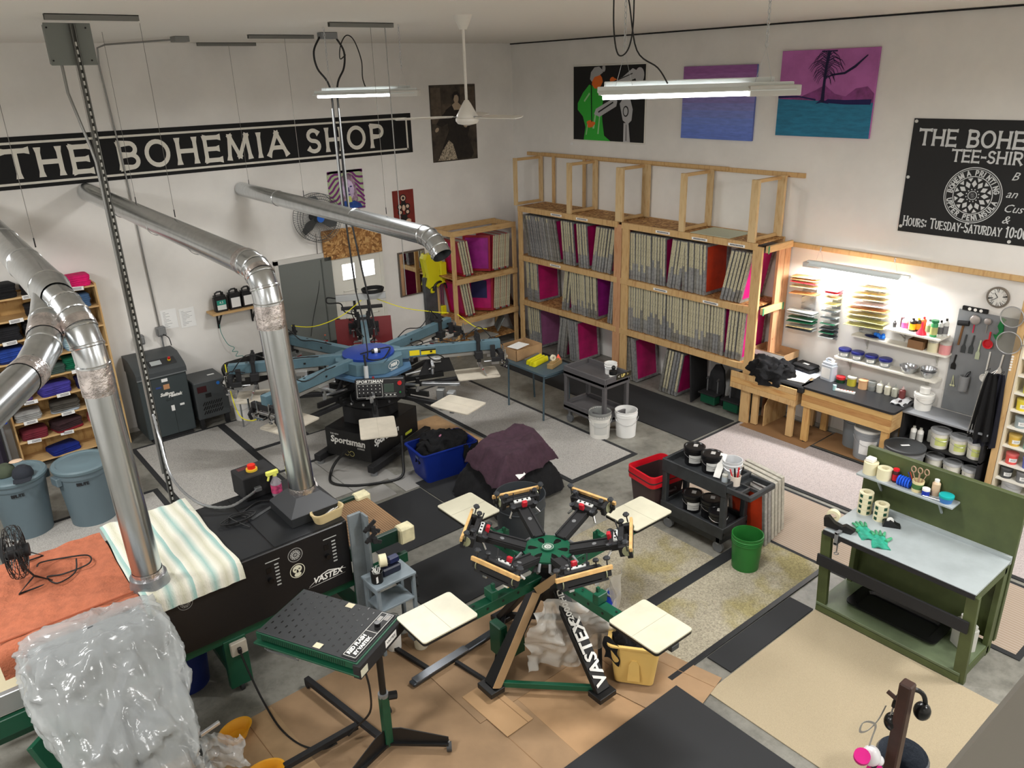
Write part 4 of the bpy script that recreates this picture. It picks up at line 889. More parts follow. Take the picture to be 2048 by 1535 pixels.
g.build('tree', mat((26, 18, 62), .7), t)
flat(t, 'branch_top', [[(.54, .97), (.74, .97), (.74, .985), (.54, .985)]], mat((26, 18, 62), .7), M, .0402)
# black shop sign
SLV = mat((206, 208, 208), .55)
t = thing('shop_sign', 'black vinyl shop sign with silver lettering and round emblem on the right wall', 'sign', (-.01, -8.1, 2.77))
M = RF(-7.01, 2.77, -.004); G().box((0, 0, 0), (2.3, 1.26, .006)).xf(M).build('banner_sheet', mat((20, 20, 21), .55), t)
g = G(); glyphs(g, 'THE BOHEMIA', .155, .027, M @ Matrix.Translation((.09, .985, .0065)), .15, sx=.86); glyphs(g, 'TEE-SHIRTS', .115, .020, M @ Matrix.Translation((.47, .825, .0065)), .14, sx=.88)
glyphs(g, 'Hours: Tuesday-Saturday 10:00am-5', 0.105, .014, M @ Matrix.Translation((.05, .075, .0065)), .09, small=.085, sx=.50)
g.build('lettering', SLV, t)
text('B', .12, SLV, M @ Matrix.Translation((1.13, .70, .0068)), t, shear=.4); text('an', .12, SLV, M @ Matrix.Translation((1.13, .52, .0068)), t, shear=.4); text('Cus', .12, SLV, M @ Matrix.Translation((1.17, .37, .0068)), t, shear=.4); text('&', .12, SLV, M @ Matrix.Translation((1.12, .25, .0068)), t, shear=.4)
def emblem(parent, M, R, m, ringtext=True, name='emblem'):
    """round rose-window emblem: rings, 12 lozenges, triangles, dots"""
    g = G()
    def ring(r, w_): band(g, [(r * math.cos(2 * PI * i / 48), r * math.sin(2 * PI * i / 48)) for i in range(49)], w_, M, 0, .0008)
    ring(R, R * .03); ring(R * .94, R * .02); ring(R * .68, R * .03)
    for k in range(12):
        a = 2 * PI * k / 12; c, s_ = math.cos(a), math.sin(a)
        def q(r, o): return (r * c - o * s_, r * s_ + o * c)
        g.prism([q(R * .29, 0), q(R * .42, R * .09), q(R * .56, 0), q(R * .42, -R * .09)], 0, .0009, M)
        a2 = a + PI / 12; c, s_ = math.cos(a2), math.sin(a2)
        g.prism([q(R * .50, 0), q(R * .63, R * .09), q(R * .63, -R * .09)], 0, .0009, M)
        g.prism([(R * .22 * c + R * .025 * math.cos(x * PI / 3), R * .22 * s_ + R * .025 * math.sin(x * PI / 3)) for x in range(6)], 0, .0009, M)
        g.bar(M @ Vector((R * .02 * c, R * .02 * s_, .0004)), M @ Vector((R * .11 * c, R * .11 * s_, .0004)), R * .02, .0006)
    ring(R * .15, R * .025)
    if ringtext:
        for s_, a0, da, up in (('BOHEMIA PRINTING', 172, -10.6, 1), ('UPPER PENINSULA', 196, 10.6, -1)):
            for i, ch in enumerate(s_):
                a = math.radians(a0 + da * i); r = R * .81
                if up > 0: T = Matrix.Translation((r * math.cos(a), r * math.sin(a), 0)) @ Matrix.Rotation(a - PI / 2, 4, 'Z')
                else: T = Matrix.Translation((r * math.cos(a), r * math.sin(a), 0)) @ Matrix.Rotation(a + PI / 2, 4, 'Z')
                glyphs(g, ch, R * .16, R * .04, M @ T @ Matrix.Translation((-R * .06, -R * .08, .0002)), 0, 1.0, sx=.8)
    return g.build(name, m, parent, 0)
emblem(t, M @ Matrix.Translation((.75, .475, .0068)), .295, SLV)
g = G()
for x, y in ((.03, 1.23), (.03, .06), (.03, .62), (1.2, .03)): g.cyl(M @ Vector((x, y, 0)), M @ Vector((x, y, .016)), .018, 12)
g.build('screw_cap', mat((210, 210, 206), .5), t)
# ------------------------------------------------------------------ screen shelving
t = thing('screen_shelving', 'large pine shelving along the right wall holding rows of printing screens', 'shelving', (-.33, -3.2, 0))
xf0, xf1 = -.66, -.62
def post(x, y, w_, d, z0, z1, m=PINEV): return G().box((x, y - w_, z0), (x + d, y, z1), .003).build('post', m, t)
for (y, w_, m) in ((-.76, .09, PINEV), (-3.05, .15, PINER), (-3.21, .13, PINEV), (-5.50, .14, PINEV)): post(xf0, y, w_, .04, 0, 2.47, m)
for y in (-.80, -3.12, -3.25, ): post(-.05, y, .09, .04, 0, 2.47)
post(-.30, -5.62, .04, .14, 0, 2.46, PINER); post(-.15, -5.62, .04, .13, 0, 2.46, PINER)
for z in (2.51, 1.66, .86):
    for (y0, y1) in ((-.76, -3.12), (-3.20, -5.55)):
        G().box((-.665, y1, z - .09), (-.625, y0, z), .003).build('shelf_rail', PINE, t)
        G().box((-.05, y1, z - .09), (-.012, y0, z), .003).build('shelf_rail', PINE, t)
        o = G().box((-.625, y1, z - .02), (-.05, y0, z - .002)).build('shelf_board', OSB, t)
G().box((-.62, -5.70, 1.58), (-.16, -5.662, 1.67), .003).build('cross_rail', PINEX, t)
G().box((-.62, -5.70, 2.40), (-.05, -5.662, 2.488), .003).build('cross_rail', PINEX, t)
G().box((-.62, -5.1, 2.51), (-.1, -4.45, 2.516)).build('hardboard_sheet', mat((196, 200, 176), .6), t)
g = G()
for (x, z) in ((-.62, 2.44), (-.62, 1.62), (-.17, 1.62)): g.box((x, -5.704, z - .05), (x + .03, -5.7005, z + .05))
g.build('green_tape', mat((60, 130, 90), .6), t)
for (y, z) in ((-1.75, 2.46), (-2.35, 2.46), (-4.0, 2.46), (-4.65, 2.45), (-5.25, 2.45), (-1.72, 1.615), (-4.0, 1.615), (-4.9, 1.60)):
    o = G().box((-.6675, y - .13, z - .018), (-.6655, y + .13, z + .018)).build('shelf_label', PAPER, t)
    g = G()
    for k in range(9): g.box((-.6685, y - .10 + k * .023, z - .009), (-.6676, y - .085 + k * .023, z + .009))
    g.build('print', INK, o)
# open frames standing on the shelving
FPW = mat((212, 184, 138), .6, kind='wood', ns=5, stretch=(6, 6, 1), c2=(194, 156, 106))
for i, (y, w_, lb) in enumerate(((-.66, .07, 'open pine frame on top of the shelving, nearest the room corner'), (-1.99, .09, 'open pine frame on top of the shelving, second from the corner'), (-3.06, .14, 'wide-posted open pine frame on top of the shelving at its middle'), (-4.27, .09, 'open pine frame on top of the shelving over the rock-drill side of the long unit'), (-5.40, .11, 'open pine frame at the right end on top of the shelving'))):
    f = thing('timber_stand', lb, 'frame', (-.33, y, 2.512))
    for x in (-.66, -.08): G().box((x, y - w_, 2.512), (x + .045, y, 3.30), .003).build('post', FPW, f)
    for z in (2.512, 3.25): G().box((-.615, y - .05, z), (-.08, y - .01, z + .045), .003).build('rail', PINEX, f)
f = thing('wall_rail', 'long pine rail on the wall along the tops of the open frames', 'rail', (-.03, -3, 3.3))
G().box((-.035, -5.75, 3.28), (-.002, -.30, 3.34), .003).build('rail', PINE, f)
G().box((-.075, -4.6, 3.30), (-.036, -.72, 3.35), .003).build('rail', PINE, f)
for y in (-1.0, -1.75): G().box((-.075, y - .05, 2.512), (-.036, y, 3.30), .003).build('post', PINEV, f)
# rows of screens
XS = -.60
screen_row(XS, -.96, 15, 1.662, .056, -11, 'grey screen in the leftmost leaning row on the top shelf', (0, 0, .1), depth=1)
screen_row(XS, -1.88, 5, 1.662, .056, -6, 'tape-edged screen in the second row on the top shelf, left unit', (.55, .7), last='mag', lastlabel='screen with dark magenta mesh ending the second row on the top left shelf')
screen_row(XS, -2.24, 4, 1.662, .056, -5, 'tape-edged screen in the third row on the top shelf, left unit', (.55, .7), last='mag', lastlabel='screen with bright magenta mesh ending the third row on the top left shelf')
screen_row(XS, -2.52, 8, 1.662, .056, 8, 'tape-edged screen in the right-leaning row on the top shelf, left unit', (.55, .65), last='mag', lastlabel='last right-leaning screen beside the middle post on the top left shelf')
screen_row(XS, -.93, 6, .862, .05, -3, 'tape-edged screen in the left row on the middle shelf, left unit', (.55, .7), last='mag', lastlabel='magenta screen facing out at the left of the middle shelf, left unit')
screen_row(XS, -1.82, 3, .862, .052, 7, 'right-leaning tape-edged screen on the middle shelf, left unit', (.7, .8))
screen_row(XS, -2.06, 12, .862, .052, -3, 'tape-edged screen in the long row on the middle shelf, left unit', (.65, .8), last='pur', lastlabel='purple screen facing out at the end of the long row, left unit middle shelf')
screen_row(XS, -2.90, 2, .862, .055, 5, 'untaped screen beside the middle post on the middle shelf, left unit', (0,), last='red', lastlabel='red-meshed screen squeezed beside the middle post of the shelving')
screen_row(XS + .02, -.93, 6, .015, .055, -4, 'tape-edged screen at the left on the floor below the long shelving', (.6, .7), last='mauve', lastlabel='mauve-meshed screen at the left on the floor below the shelving', fr=None)
screen_row(XS - .02, -1.72, 4, .015, .055, 8, 'right-leaning grey screen on the floor below the left unit', (0,), last='mag', lastlabel='dark magenta screen leaning right on the floor below the left unit')
screen_row(XS - .04, -2.06, 4, .015, .055, -5, 'grey screen in the front row on the floor below the left unit', (0,), last='mag', lastlabel='large bright magenta screen on the floor below the left unit')
screen_row(XS, -3.32, 14, 1.662, .052, -1.5, 'tape-edged screen in the first row on the top shelf, right unit', (.5, .65, .8), last='mag', lastlabel='screen ending the first row on the top shelf, right unit')
screen_row(XS, -4.07, 5, 1.662, .052, 6, 'right-leaning tape-edged screen near the middle of the top shelf, right unit', (.55, .7))
screen_row(XS, -4.36, 8, 1.662, .052, -2, 'tape-edged screen in the row before the orange one, top right shelf', (.5, .6), last='orange', lastlabel='orange-meshed screen facing out on the top right shelf')
screen_row(XS, -5.02, 6, 1.662, .056, 11, 'right-leaning screen in the row at the right end of the top shelf', (.75, .8), last='pink', lastlabel='pink-meshed screen behind the end post of the top shelf')
screen_row(XS, -3.26, 17, .862, .049, -1, 'tape-edged screen in the left half of the full middle shelf, right unit', (.5, .6, .7))
screen_row(XS, -4.11, 21, .862, .049, -1, 'tape-edged screen in the right half of the full middle shelf, right unit', (.6, .72, .8))
screen_row(XS, -5.17, 5, .862, .055, 2, 'screen at the right end of the full middle shelf', (.75, .85), last='pink', lastlabel='pink screen at the right end of the full middle shelf')
screen_row(XS - .0, -3.36, 4, .015, .055, -6, 'grey screen in the small row on the floor below the right unit', (0,), last='mag', lastlabel='magenta screen with a faint round stencil on the floor below the right unit')
screen_row(XS - .0, -4.02, 6, .015, .058, 9, 'right-leaning grey screen on the floor below the right unit', (0, .9), last='mag')
o = one(G().box((-.62, -.012, 0), (-.08, .012, .74), .003), 'black_board', BLKM, 'black board leaning beside the screens under the right unit', 'board'); o.location = (-.36, -4.58, .015); o.rotation_euler = (math.radians(-4), 0, math.radians(12))
for i, (y, lb) in enumerate(((-4.87, 'black press head with a green clamp under the shelving, left one of two'), (-5.27, 'black press head with a green clamp under the shelving, right one of two'))):
    t = thing('spare_press_head', lb, 'press part', (-.5, y, .012))
    M4 = Matrix.Translation((-.38, y, .012))
    G().prism([(-.16, 0), (.16, 0), (.15, .30), (.10, .52), (.03, .60), (-.05, .58), (-.12, .45), (-.15, .2)], -.02, .02, M4 @ Matrix(((0, 0, 1, 0), (-1, 0, 0, 0), (0, 1, 0, 0), (0, 0, 0, 1))) @ Matrix.Rotation(.12, 4, 'X')).build('plate', BLKM, t)
    G().box((-.56, y - .13, .05), (-.42, y + .12, .20), .01).build('green_clamp', VGREEN, t)
    G().box((-.58, y - .16, .19), (-.40, y + .15, .21), .003).build('bar', BLKM, t)
    g = G()
    for dy in (-.10, .08): g.cyl((-.45, y + dy, .21), (-.45, y + dy, .40), .012, 8).cyl((-.47, y + dy, .40), (-.43, y + dy, .42), .016, 8)
    g.build('adjust_screws', STEEL, t)
one(G().box((-.50, -5.43, .012), (-.20, -5.41, .52), .01), 'grey_plate', mat((150, 150, 146), .5), 'grey plate standing on edge next to the spare press heads', 'plate')
# ------------------------------------------------------------------ lower bench, black top bench
def bench(name, label, x0, x1, y0, y1, zt, th, topm, rail, legs, wood=PINE, legm=PINEV, r=.0):
    t = thing(name, label, 'workbench', ((x0 + x1) / 2, (y0 + y1) / 2, 0))
    if r: G().prism(rrect(x0, x1, y1, y0, r), zt - th, zt).build('worktop', topm, t)
    else: G().box((x0, y1, zt - th), (x1, y0, zt), .003).build('worktop', topm, t)
    n = 3
    for i in range(n):
        h = rail / n; z = zt - th - h * (i + 1)
        G().box((x0 + .02, y1 + .03, z + .001), (x0 + .05, y0 - .03, z + h - .001), .002).build('apron_board', (PINE if i != 1 else mat((196, 146, 100), .55, kind='wood', ns=5, stretch=(1, 6, 1), c2=(176, 120, 74))) if wood is PINE else mat([(208, 170, 108), (184, 138, 84), (210, 172, 112)][i], .5, kind='wood', ns=5, stretch=(6, 1, 6), c2=[(196, 150, 90), (170, 120, 70), (196, 152, 94)][i]), t)
    G().box((x0 + .05, y1 + .03, zt - th - rail), (x1 - .02, y1 + .06, zt - th), .002).build('side_apron', PINEX, t)
    for (x, y) in legs: G().box((x, y - .045, .03), (x + .05, y + .045, zt - th), .003).build('leg', legm, t)
    return t
pb_ = bench('pine_bench', 'low pine bench with black garments and a box on top, left of the black-topped bench', -.70, -.03, -5.68, -6.37, .77, .03, PINE, .24, ((-.64, -5.72), (-.12, -5.72), (-.64, -6.26), (-.12, -6.26)))
for k in range(3): G().box((-.725, -6.36, .51 + k * .08), (-.702, -5.36, .588 + k * .08), .002).build('front_board', PINE if k != 1 else PINEY, pb_)
t = thing('plywood_sheet', 'plywood sheet with a cut corner under the low pine bench', 'plywood', (-.35, -5.95, .02))
G().prism([(-.58, 0), (-.04, 0), (-.04, .44), (-.46, .44), (-.58, .30)], -.006, .006, Matrix(((1, 0, 0, 0), (0, 0, 1, -5.84), (0, 1, 0, .02), (0, 0, 0, 1)))).build('sheet', PLYW, t)
one(G().box((-.62, -5.60, .02), (-.57, -5.50, .53), .003), 'pine_board', PINEV, 'short pine board standing at the left end of the low bench', 'board')
bb = bench('black_top_bench', 'pine bench with a thick black rounded top covered with bottles', -.68, -.06, -6.38, -7.60, .80, .028, mat((34, 35, 38), .38), .25, ((-.62, -6.47), (-.14, -6.47), (-.62, -7.50), (-.14, -7.50)), wood='y', legm=mat((206, 164, 102), .5, kind='wood', ns=5, stretch=(6, 6, 1), c2=(186, 132, 76)), r=.05)
for y in (-6.47, -7.50): G().cyl((-.60, y, 0), (-.60, y, .035), .022, 10).build('foot', BLKM, bb)
# on the low bench
t = thing('open_box', 'open brown cardboard box with barcode labels on the low pine bench', 'box', (-.22, -5.70, .78))
g = G(); x0, x1, y0, y1, z0, z1 = -.42, -.06, -5.95, -5.45, .93, 1.03
g.box((x0, y1, z0), (x1, y0, z0 + .006)).box((x0, y1, z0), (x0 + .006, y0, z1)).box((x1 - .006, y1, z0), (x1, y0, z1)).box((x0, y1, z0), (x1, y1 + .006, z1)).box((x0, y0 - .006, z0), (x1, y0, z1)); g.build('carton', CARD, t)
G().box((x0 - .001, y1 - .002 + .25, z0 - .0), (x0 + .001, y0 - .01, z1 - .01)).build('label', PAPER, t)
G().box((x0 + .02, y0, z0 + .02), (x1 - .04, y0 + .002, z1 - .02)).build('barcode_label', PAPER, t)
G().box((x0, y1, .775), (x1, y0, .93), .01).build('lower_carton', BLKM, t)
def cloth_lump(name, label, c, r, m, seed, sq=.8, n=56, mm=26, amp=.10, cat='garment', group=None, flat_bottom=True, fold=7):
    rnd = random.Random(seed); ph = [rnd.uniform(0, 6.28) for _ in range(8)]
    def f(u, v):
        a = 2 * PI * u; b = PI * .5 * v; k = 1 + amp * math.sin(3 * a + ph[0]) * math.cos(b) + amp * .8 * math.sin(fold * a + ph[1] + 3 * v) * math.cos(b) + amp * .5 * math.sin(11 * a + ph[2] - 5 * v) * math.cos(b)
        h = math.sin(b) ** sq * (1 + amp * .7 * math.sin(5 * a + ph[3]) * math.sin(2 * b) + amp * .8 * math.sin(2 * a + ph[4]) * math.sin(2 * b))
        k += crump((math.cos(a) * math.cos(b) + seed, math.sin(a) * math.cos(b), v * 1.3), 3.2, amp * 1.6)
        return (c[0] + r[0] * k * math.cos(a) * math.cos(b) ** .7 if v < 1 else c[0], c[1] + r[1] * k * math.sin(a) * math.cos(b) ** .7 if v < 1 else c[1], c[2] + r[2] * (h + crump((math.cos(a) * math.cos(b), math.sin(a) * math.cos(b) + seed, 0), 2.6, amp * 1.6) * min(1, 3 * v)))
    return one(G().grid(f, n, mm), name, m, label, cat, group, smooth=80)
BLKC = mat((14, 14, 17), .95, n=.3, ns=14, bump=.5, bs=18)
cloth_lump('black_garment', 'heap of black garments hanging over the front of the low pine bench', (-.56, -5.86, .70), (.20, .34, .30), BLKC, 5)
one(G().box((-.70, -6.44, .70), (-.40, -6.02, .80), .02), 'black_bag', BLKM, 'flat black bag hanging over the corner of the low pine bench', 'bag')
t = thing('paper_stack', 'loose printed papers on the low pine bench', 'papers', (-.38, -6.2, .80))
G().ob((-.45, -6.22, .806), (.15, .13, .002), rot('Z', 12)).build('sheet', mat((240, 228, 214), .7), t)
G().ob((-.30, -6.18, .803), (.16, .15, .002), rot('Z', -6)).build('sheet', mat((214, 220, 236), .7), t)
G().ob((-.18, -6.1, .786), (.14, .26, .012), rot('Z', 3)).build('sheet', mat((228, 230, 234), .7), t)
t = thing('hard_case', 'closed black plastic case on the low pine bench', 'case', (-.14, -6.18, .80))
M4 = Matrix.Translation((-.14, -6.13, .80)) @ Matrix.Rotation(math.radians(-8), 4, 'Z')
G().box((-.10, -.15, 0), (.10, .15, .055), .014).xf(M4).build('base', BLKM, t); G().box((-.10, -.15, .058), (.10, .15, .10), .018).xf(M4).build('lid', BLKM, t)
G().box((-.03, -.05, .1), (.01, .04, .1015)).xf(M4).build('sticker', PAPER, t); G().tube([(-.10, -.04, .05), (-.125, -.04, .05), (-.125, .04, .05), (-.10, .04, .05)], .008, 6).xf(M4).build('handle', BLK, t)
# bottles and jars on the black bench
def bottle(name, label, loc, r, h, m, capm, neck=.35, cat='bottle', lab=None, group=None, nozzle=False, sh=.78):
    t = thing(name, label, cat, loc, 0, group, world=False)
    G().lathe([(0, 0), (r * .95, 0), (r, .006), (r, h * sh), (r * .75, h * (sh + .08)), (r * neck, h * (sh + .14)), (r * neck, h * .95), (0, h * .95)], n=18).build('body', m, t)
    if nozzle: G().lathe([(0, h * .94), (r * .5, h * .94), (r * .42, h), (r * .12, h * 1.22), (0, h * 1.22)], n=12).build('nozzle', capm, t)
    else: G().cyl((0, 0, h * .9), (0, 0, h * 1.04), r * neck * 1.2, 14).build('cap', capm, t)
    if lab: G().lathe([(r + .0012, h * .15), (r + .0012, h * .62)], n=18).build('label_band', lab, t)
    return t
def jar(name, label, loc, r, h, m, lidm, cat='jar', lab=None, group=None, lh=.015, taper=1.0, lidr=1.04, ang=180):
    t = thing(name, label, cat, loc, 0, group, world=False)
    G().lathe([(0, 0), (r * taper, 0), (r, h), (0, h)], n=22).build('body', m, t)
    G().lathe([(0, h), (r * lidr, h - .004), (r * lidr, h + lh), (r * lidr - .006, h + lh + .003), (0, h + lh)], n=22).build('lid', lidm, t)
    if lab:
        def rr(z): return r * (taper + (1 - taper) * z / h) + .0012
        G().grid(lambda u, v: (rr(h * (.28 + .4 * v)) * math.cos(math.radians(ang - 40 + 80 * u)), rr(h * (.28 + .4 * v)) * math.sin(math.radians(ang - 40 + 80 * u)), h * (.28 + .4 * v)), 6, 1).build('paper_label', lab, t)
        g = G()
        for k in range(3): g.grid(lambda u, v: ((rr(h * .5) + .001) * math.cos(math.radians(ang - 24 + 48 * u)), (rr(h * .5) + .001) * math.sin(math.radians(ang - 24 + 48 * u)), h * (.56 - .08 * k + .03 * v)), 4, 1)
        g.build('print', mat((90, 90, 94), .6), t)
    return t
CLR = mat((225, 230, 228), .12, trans=.75); FROST = mat((226, 226, 216), .35, trans=.35)
jug((-.22, -6.50, .80), math.radians(-100), mat((214, 222, 232), .4, trans=.3), 'clear plastic gallon jug with a white label on the black-topped bench', 'clear_jug', PAPER, 1.0, cap=WHITE)
jar('tray_jar', 'squat red and green canister on the black-topped bench', (-.20, -6.66, .80), .055, .05, mat((20, 60, 34), .4), mat((196, 40, 44), .4), 'canister', lh=.03)
jar('ink_jar', 'jar of olive yellow ink on the black-topped bench', (-.20, -6.81, .80), .055, .10, mat((184, 176, 60), .4), FROST)
jar('ink_jar', 'jar of peach-coloured ink on the black-topped bench', (-.20, -6.96, .80), .056, .10, mat((222, 176, 132), .4), mat((214, 160, 120), .4))
jar('glass_jar', 'empty clear glass jar on the black-topped bench', (-.17, -7.06, .80), .05, .10, CLR, CLR)
for y, m, lb, cp in ((-7.16, mat((222, 220, 206), .4), 'white squeeze bottle on the black-topped bench, first of four in the row', FROST), (-7.26, mat((216, 212, 192), .4), 'cream squeeze bottle on the black-topped bench, second of four', FROST), (-7.35, mat((206, 206, 190), .35, trans=.3), 'cloudy squeeze bottle on the black-topped bench, third of four', CLR), (-7.44, mat((112, 54, 52), .4), 'dark red squeeze bottle on the black-topped bench, last of four', mat((200, 170, 166), .4))):
    bottle('squeeze_bottle', lb, (-.17, y, .80), .038, .13, m, cp, nozzle=True)
t = thing('pill_organizer', 'white segmented strip box with a pale blue bottle on the black-topped bench', 'organizer', (-.5, -6.78, .80))
M4 = Matrix.Translation((-.50, -6.78, .80)) @ Matrix.Rotation(math.radians(-78), 4, 'Z')
G().box((-.02, -.02, 0), (.22, .02, .025), .003).xf(M4).build('case', WHITE, t)
g = G()
for k in range(5): g.box((.03 + k * .036, -.014, .025), (.055 + k * .036, .014, .027))
g.xf(M4).build('lids', mat((190, 110, 96), .5), t); G().cyl((-.03, 0, 0), (-.03, 0, .07), .022, 12).xf(M4).build('bottle', mat((170, 212, 214), .4), t)
t = thing('plastic_bag', 'flat grey plastic bag of sheets at the right end of the black-topped bench', 'bag', (-.26, -7.50, .80))
G().grid(lambda u, v: (-.42 + .30 * u, -7.42 - .16 * v + .02 * u, .812 + .012 * math.sin(7 * u + 3 * v) + .01 * math.sin(12 * v)), 12, 8, .01).build('bag', mat((190, 192, 194), .25, .2, bump=.6, bs=20), t, 80)
# under the benches
bucket('plastic_pail', 'grey pail with a white gasketed lid and paper label under the black-topped bench', 'bucket', (-.42, -7.22, .02), .165, .39, mat((150, 154, 158), .45), lid=mat((224, 224, 218), .4), lab=PAPER, labang=-150, taper=.88)
bucket('trash_bin', 'grey round bin behind the lidded pail under the black-topped bench', 'bin', (-.22, -6.96, .02), .16, .42, mat((120, 126, 130), .5), handle=False, ribs=1)
bucket('storage_drum', 'dark grey drum with a white label strip on its lid beside the black cabinet', 'drum', (-.62, -7.76, .02), .22, .40, mat((128, 130, 132), .5), lid=mat((56, 58, 60), .5), handle=False, ribs=2)
one(G().ob((-.62, -7.76, .428), (.05, .016, .001), rot('Z', -40)), 'lid_label', PAPER, 'white label strip lying on the lid of the dark grey drum', 'label')
# ------------------------------------------------------------------ wall fixtures over the benches
LW = shoplight('wall_shop_light', 'long shop light hung below the pine rail over the squeegee racks', (-.26, -6.68, 0), 92, 1.28, 2.24, 2.42, 34, 0)
SHW = mat((236, 232, 220), .5)
for (nm, lb, y0, y1, x0, z) in (('wall_shelf', 'white rounded shelf of bottles, highest over the black bench', -7.14, -7.80, -.30, 1.66), ('wall_shelf', 'cream shelf with the blue glove and cardboard box', -6.70, -7.86, -.18, 1.45), ('wall_shelf', 'white shelf with four blue-lidded tubs and steel bowls', -6.52, -7.80, -.20, 1.12)):
    t = thing(nm, lb, 'shelf', (-.1, (y0 + y1) / 2, z))
    G().prism(rrect(x0, -.002, y1, y0, .03), z - .02, z).build('board', SHW, t)
    for y in (y0 - .15, y1 + .15): G().box((x0 + .06, y - .008, z - .035), (-.002, y + .008, z - .02)).bar((x0 + .08, y, z - .03), (-.01, y, z - .16), .012, .012).box((-.012, y - .008, z - .2), (-.002, y + .008, z - .02)).build('bracket', mat((200, 198, 190), .5), t)
RK = mat((196, 198, 200), .3, .6)
def squeegee(y, z, L, col, blade, label, group, tilt=-2):
    t = thing('squeegee', label, 'squeegee', (-.10, y, z), 0, group, world=False); t.rotation_euler = (math.radians(tilt + random.uniform(-2, 2)), 0, 0)
    G().box((-.07, -L / 2, -.011), (.03, L / 2, .011), .005).build('handle', col, t)
    G().box((-.115, -L / 2 + .004, -.004), (-.07, L / 2 - .004, .004), .001).build('blade', blade, t)
WDS = mat((196, 140, 84), .5, n=.15, ns=12); LWD = mat((200, 178, 128), .5, n=.12, ns=12); GRN = mat((20, 96, 64), .45); GRY = mat((196, 202, 200), .35, .4); RD = mat((206, 40, 50), .45); YL = mat((186, 180, 112), .5); PKW = mat((232, 214, 216), .5); BKS = mat((44, 52, 56), .45)
def rack(yc, w_, z0, z1, label):
    t = thing('squeegee_rack', label, 'rack', (-.01, yc, z0))
    G().box((-.02, yc - w_ / 2, z0), (-.002, yc + w_ / 2, z1), .002).build('back_plate', RK, t)
    n = int((z1 - z0) / .085)
    for k in range(n):
        z = z0 + .04 + k * .085
        for s in (-1, 1): G().bar((-.02, yc + s * w_ * .3, z), (-.10, yc + s * w_ * .3, z + .0), .014, .006).build('bracket_arm', RK, t)
rack(-5.99, .20, 1.31, 2.06, 'grey squeegee rack nearest the shelving'); rack(-6.38, .12, 1.27, 1.95, 'narrow middle squeegee rack'); rack(-6.85, .26, 1.46, 2.14, 'wide squeegee rack under the wall light')
gq = 'squeegees on the left rack'
for z, c, b, lb in ((2.06, WDS, LWD, 'wood squeegee topmost on the left rack'), (2.025, WDS, mat((214, 150, 96), .5), 'orange wood squeegee second from the top on the left rack'), (1.99, LWD, RD, 'red-bladed squeegee on the left rack'), (1.93, LWD, LWD, 'cream squeegee on the left rack'), (1.84, WDS, mat((196, 120, 70), .5), 'orange-brown squeegee on the left rack just above the empty hooks'), (1.60, GRY, GRY, 'silver squeegee on the left rack just below the empty hooks'), (1.57, GRY, GRY, 'silver squeegee on the left rack above the green one'), (1.50, GRN, GRY, 'green squeegee on the left rack'), (1.46, GRN, GRN, 'dark green squeegee on the left rack'), (1.39, GRY, LWD, 'lowest squeegee on the left rack'), (1.36, GRY, BKS, 'grey squeegee at the very bottom of the left rack')):
    squeegee(-5.99, z, .38, c, b, lb, gq)
for z, c, b, lb in ((1.95, RD, RD, 'red squeegee topmost on the middle rack'), (1.92, RD, mat((226, 140, 140), .5), 'second red squeegee on the middle rack'), (1.86, YL, YL, 'upper yellow-green squeegee on the middle rack'), (1.77, YL, YL, 'lower yellow-green squeegee on the middle rack'), (1.69, GRY, BKS, 'green-grey squeegee under the yellow ones on the middle rack'), (1.60, GRY, BKS, 'green-grey squeegee in the lower half of the middle rack'), (1.52, GRY, GRN, 'silver and green squeegee on the middle rack'), (1.45, BKS, BKS, 'dark squeegee near the bottom of the middle rack'), (1.40, BKS, GRN, 'dark green squeegee near the bottom of the middle rack'), (1.34, BKS, GRY, 'lowest dark squeegee on the middle rack')):
    squeegee(-6.38, z, .20, c, b, lb, 'squeegees on the middle rack')
for z, c, b, lb in ((2.13, WDS, LWD, 'wood squeegee topmost on the right rack'), (2.06, LWD, LWD, 'pale squeegee second on the right rack'), (1.99, LWD, YL, 'pale squeegee third on the right rack'), (1.93, LWD, LWD, 'pale squeegee fourth on the right rack'), (1.86, PKW, PKW, 'pinkish white squeegee on the right rack'), (1.80, WDS, WDS, 'orange wood squeegee on the right rack'), (1.73, YL, LWD, 'yellow squeegee on the right rack, third from the bottom'), (1.66, YL, YL, 'yellow squeegee on the right rack, second from the bottom'), (1.59, YL, YL, 'yellow squeegee at the bottom of the right rack')):
    squeegee(-6.85, z, .50, c, b, lb, 'squeegees on the right rack')
# bottles on the highest shelf
zb = 1.66
bottle('dropper_bottle', 'tiny black dropper bottle at the left end of the highest shelf', (-.17, -7.22, zb), .02, .07, BLK, BLK, nozzle=True)
bottle('spray_can', 'small dark spray can behind the pink tin on the highest shelf', (-.10, -7.28, zb), .027, .14, mat((70, 40, 44), .4), WHITE)
bottle('spray_can', 'pink, white and teal striped can on the highest shelf', (-.17, -7.34, zb), .038, .14, mat((236, 232, 236), .4), WHITE, lab=mat((216, 84, 150), .4))
bottle('spray_can', 'yellow and black can on the highest shelf, left of the pair', (-.17, -7.43, zb), .036, .15, mat((30, 28, 26), .4), BLK, lab=mat((236, 190, 30), .4))
bottle('spray_can', 'yellow-topped black can on the highest shelf, right of the pair', (-.12, -7.47, zb), .034, .15, mat((40, 36, 30), .4), mat((236, 190, 30), .4), lab=mat((230, 170, 40), .4))
bottle('spray_can', 'orange bottle behind the red funnel on the highest shelf', (-.10, -7.52, zb), .03, .17, mat((232, 96, 40), .4), RD)
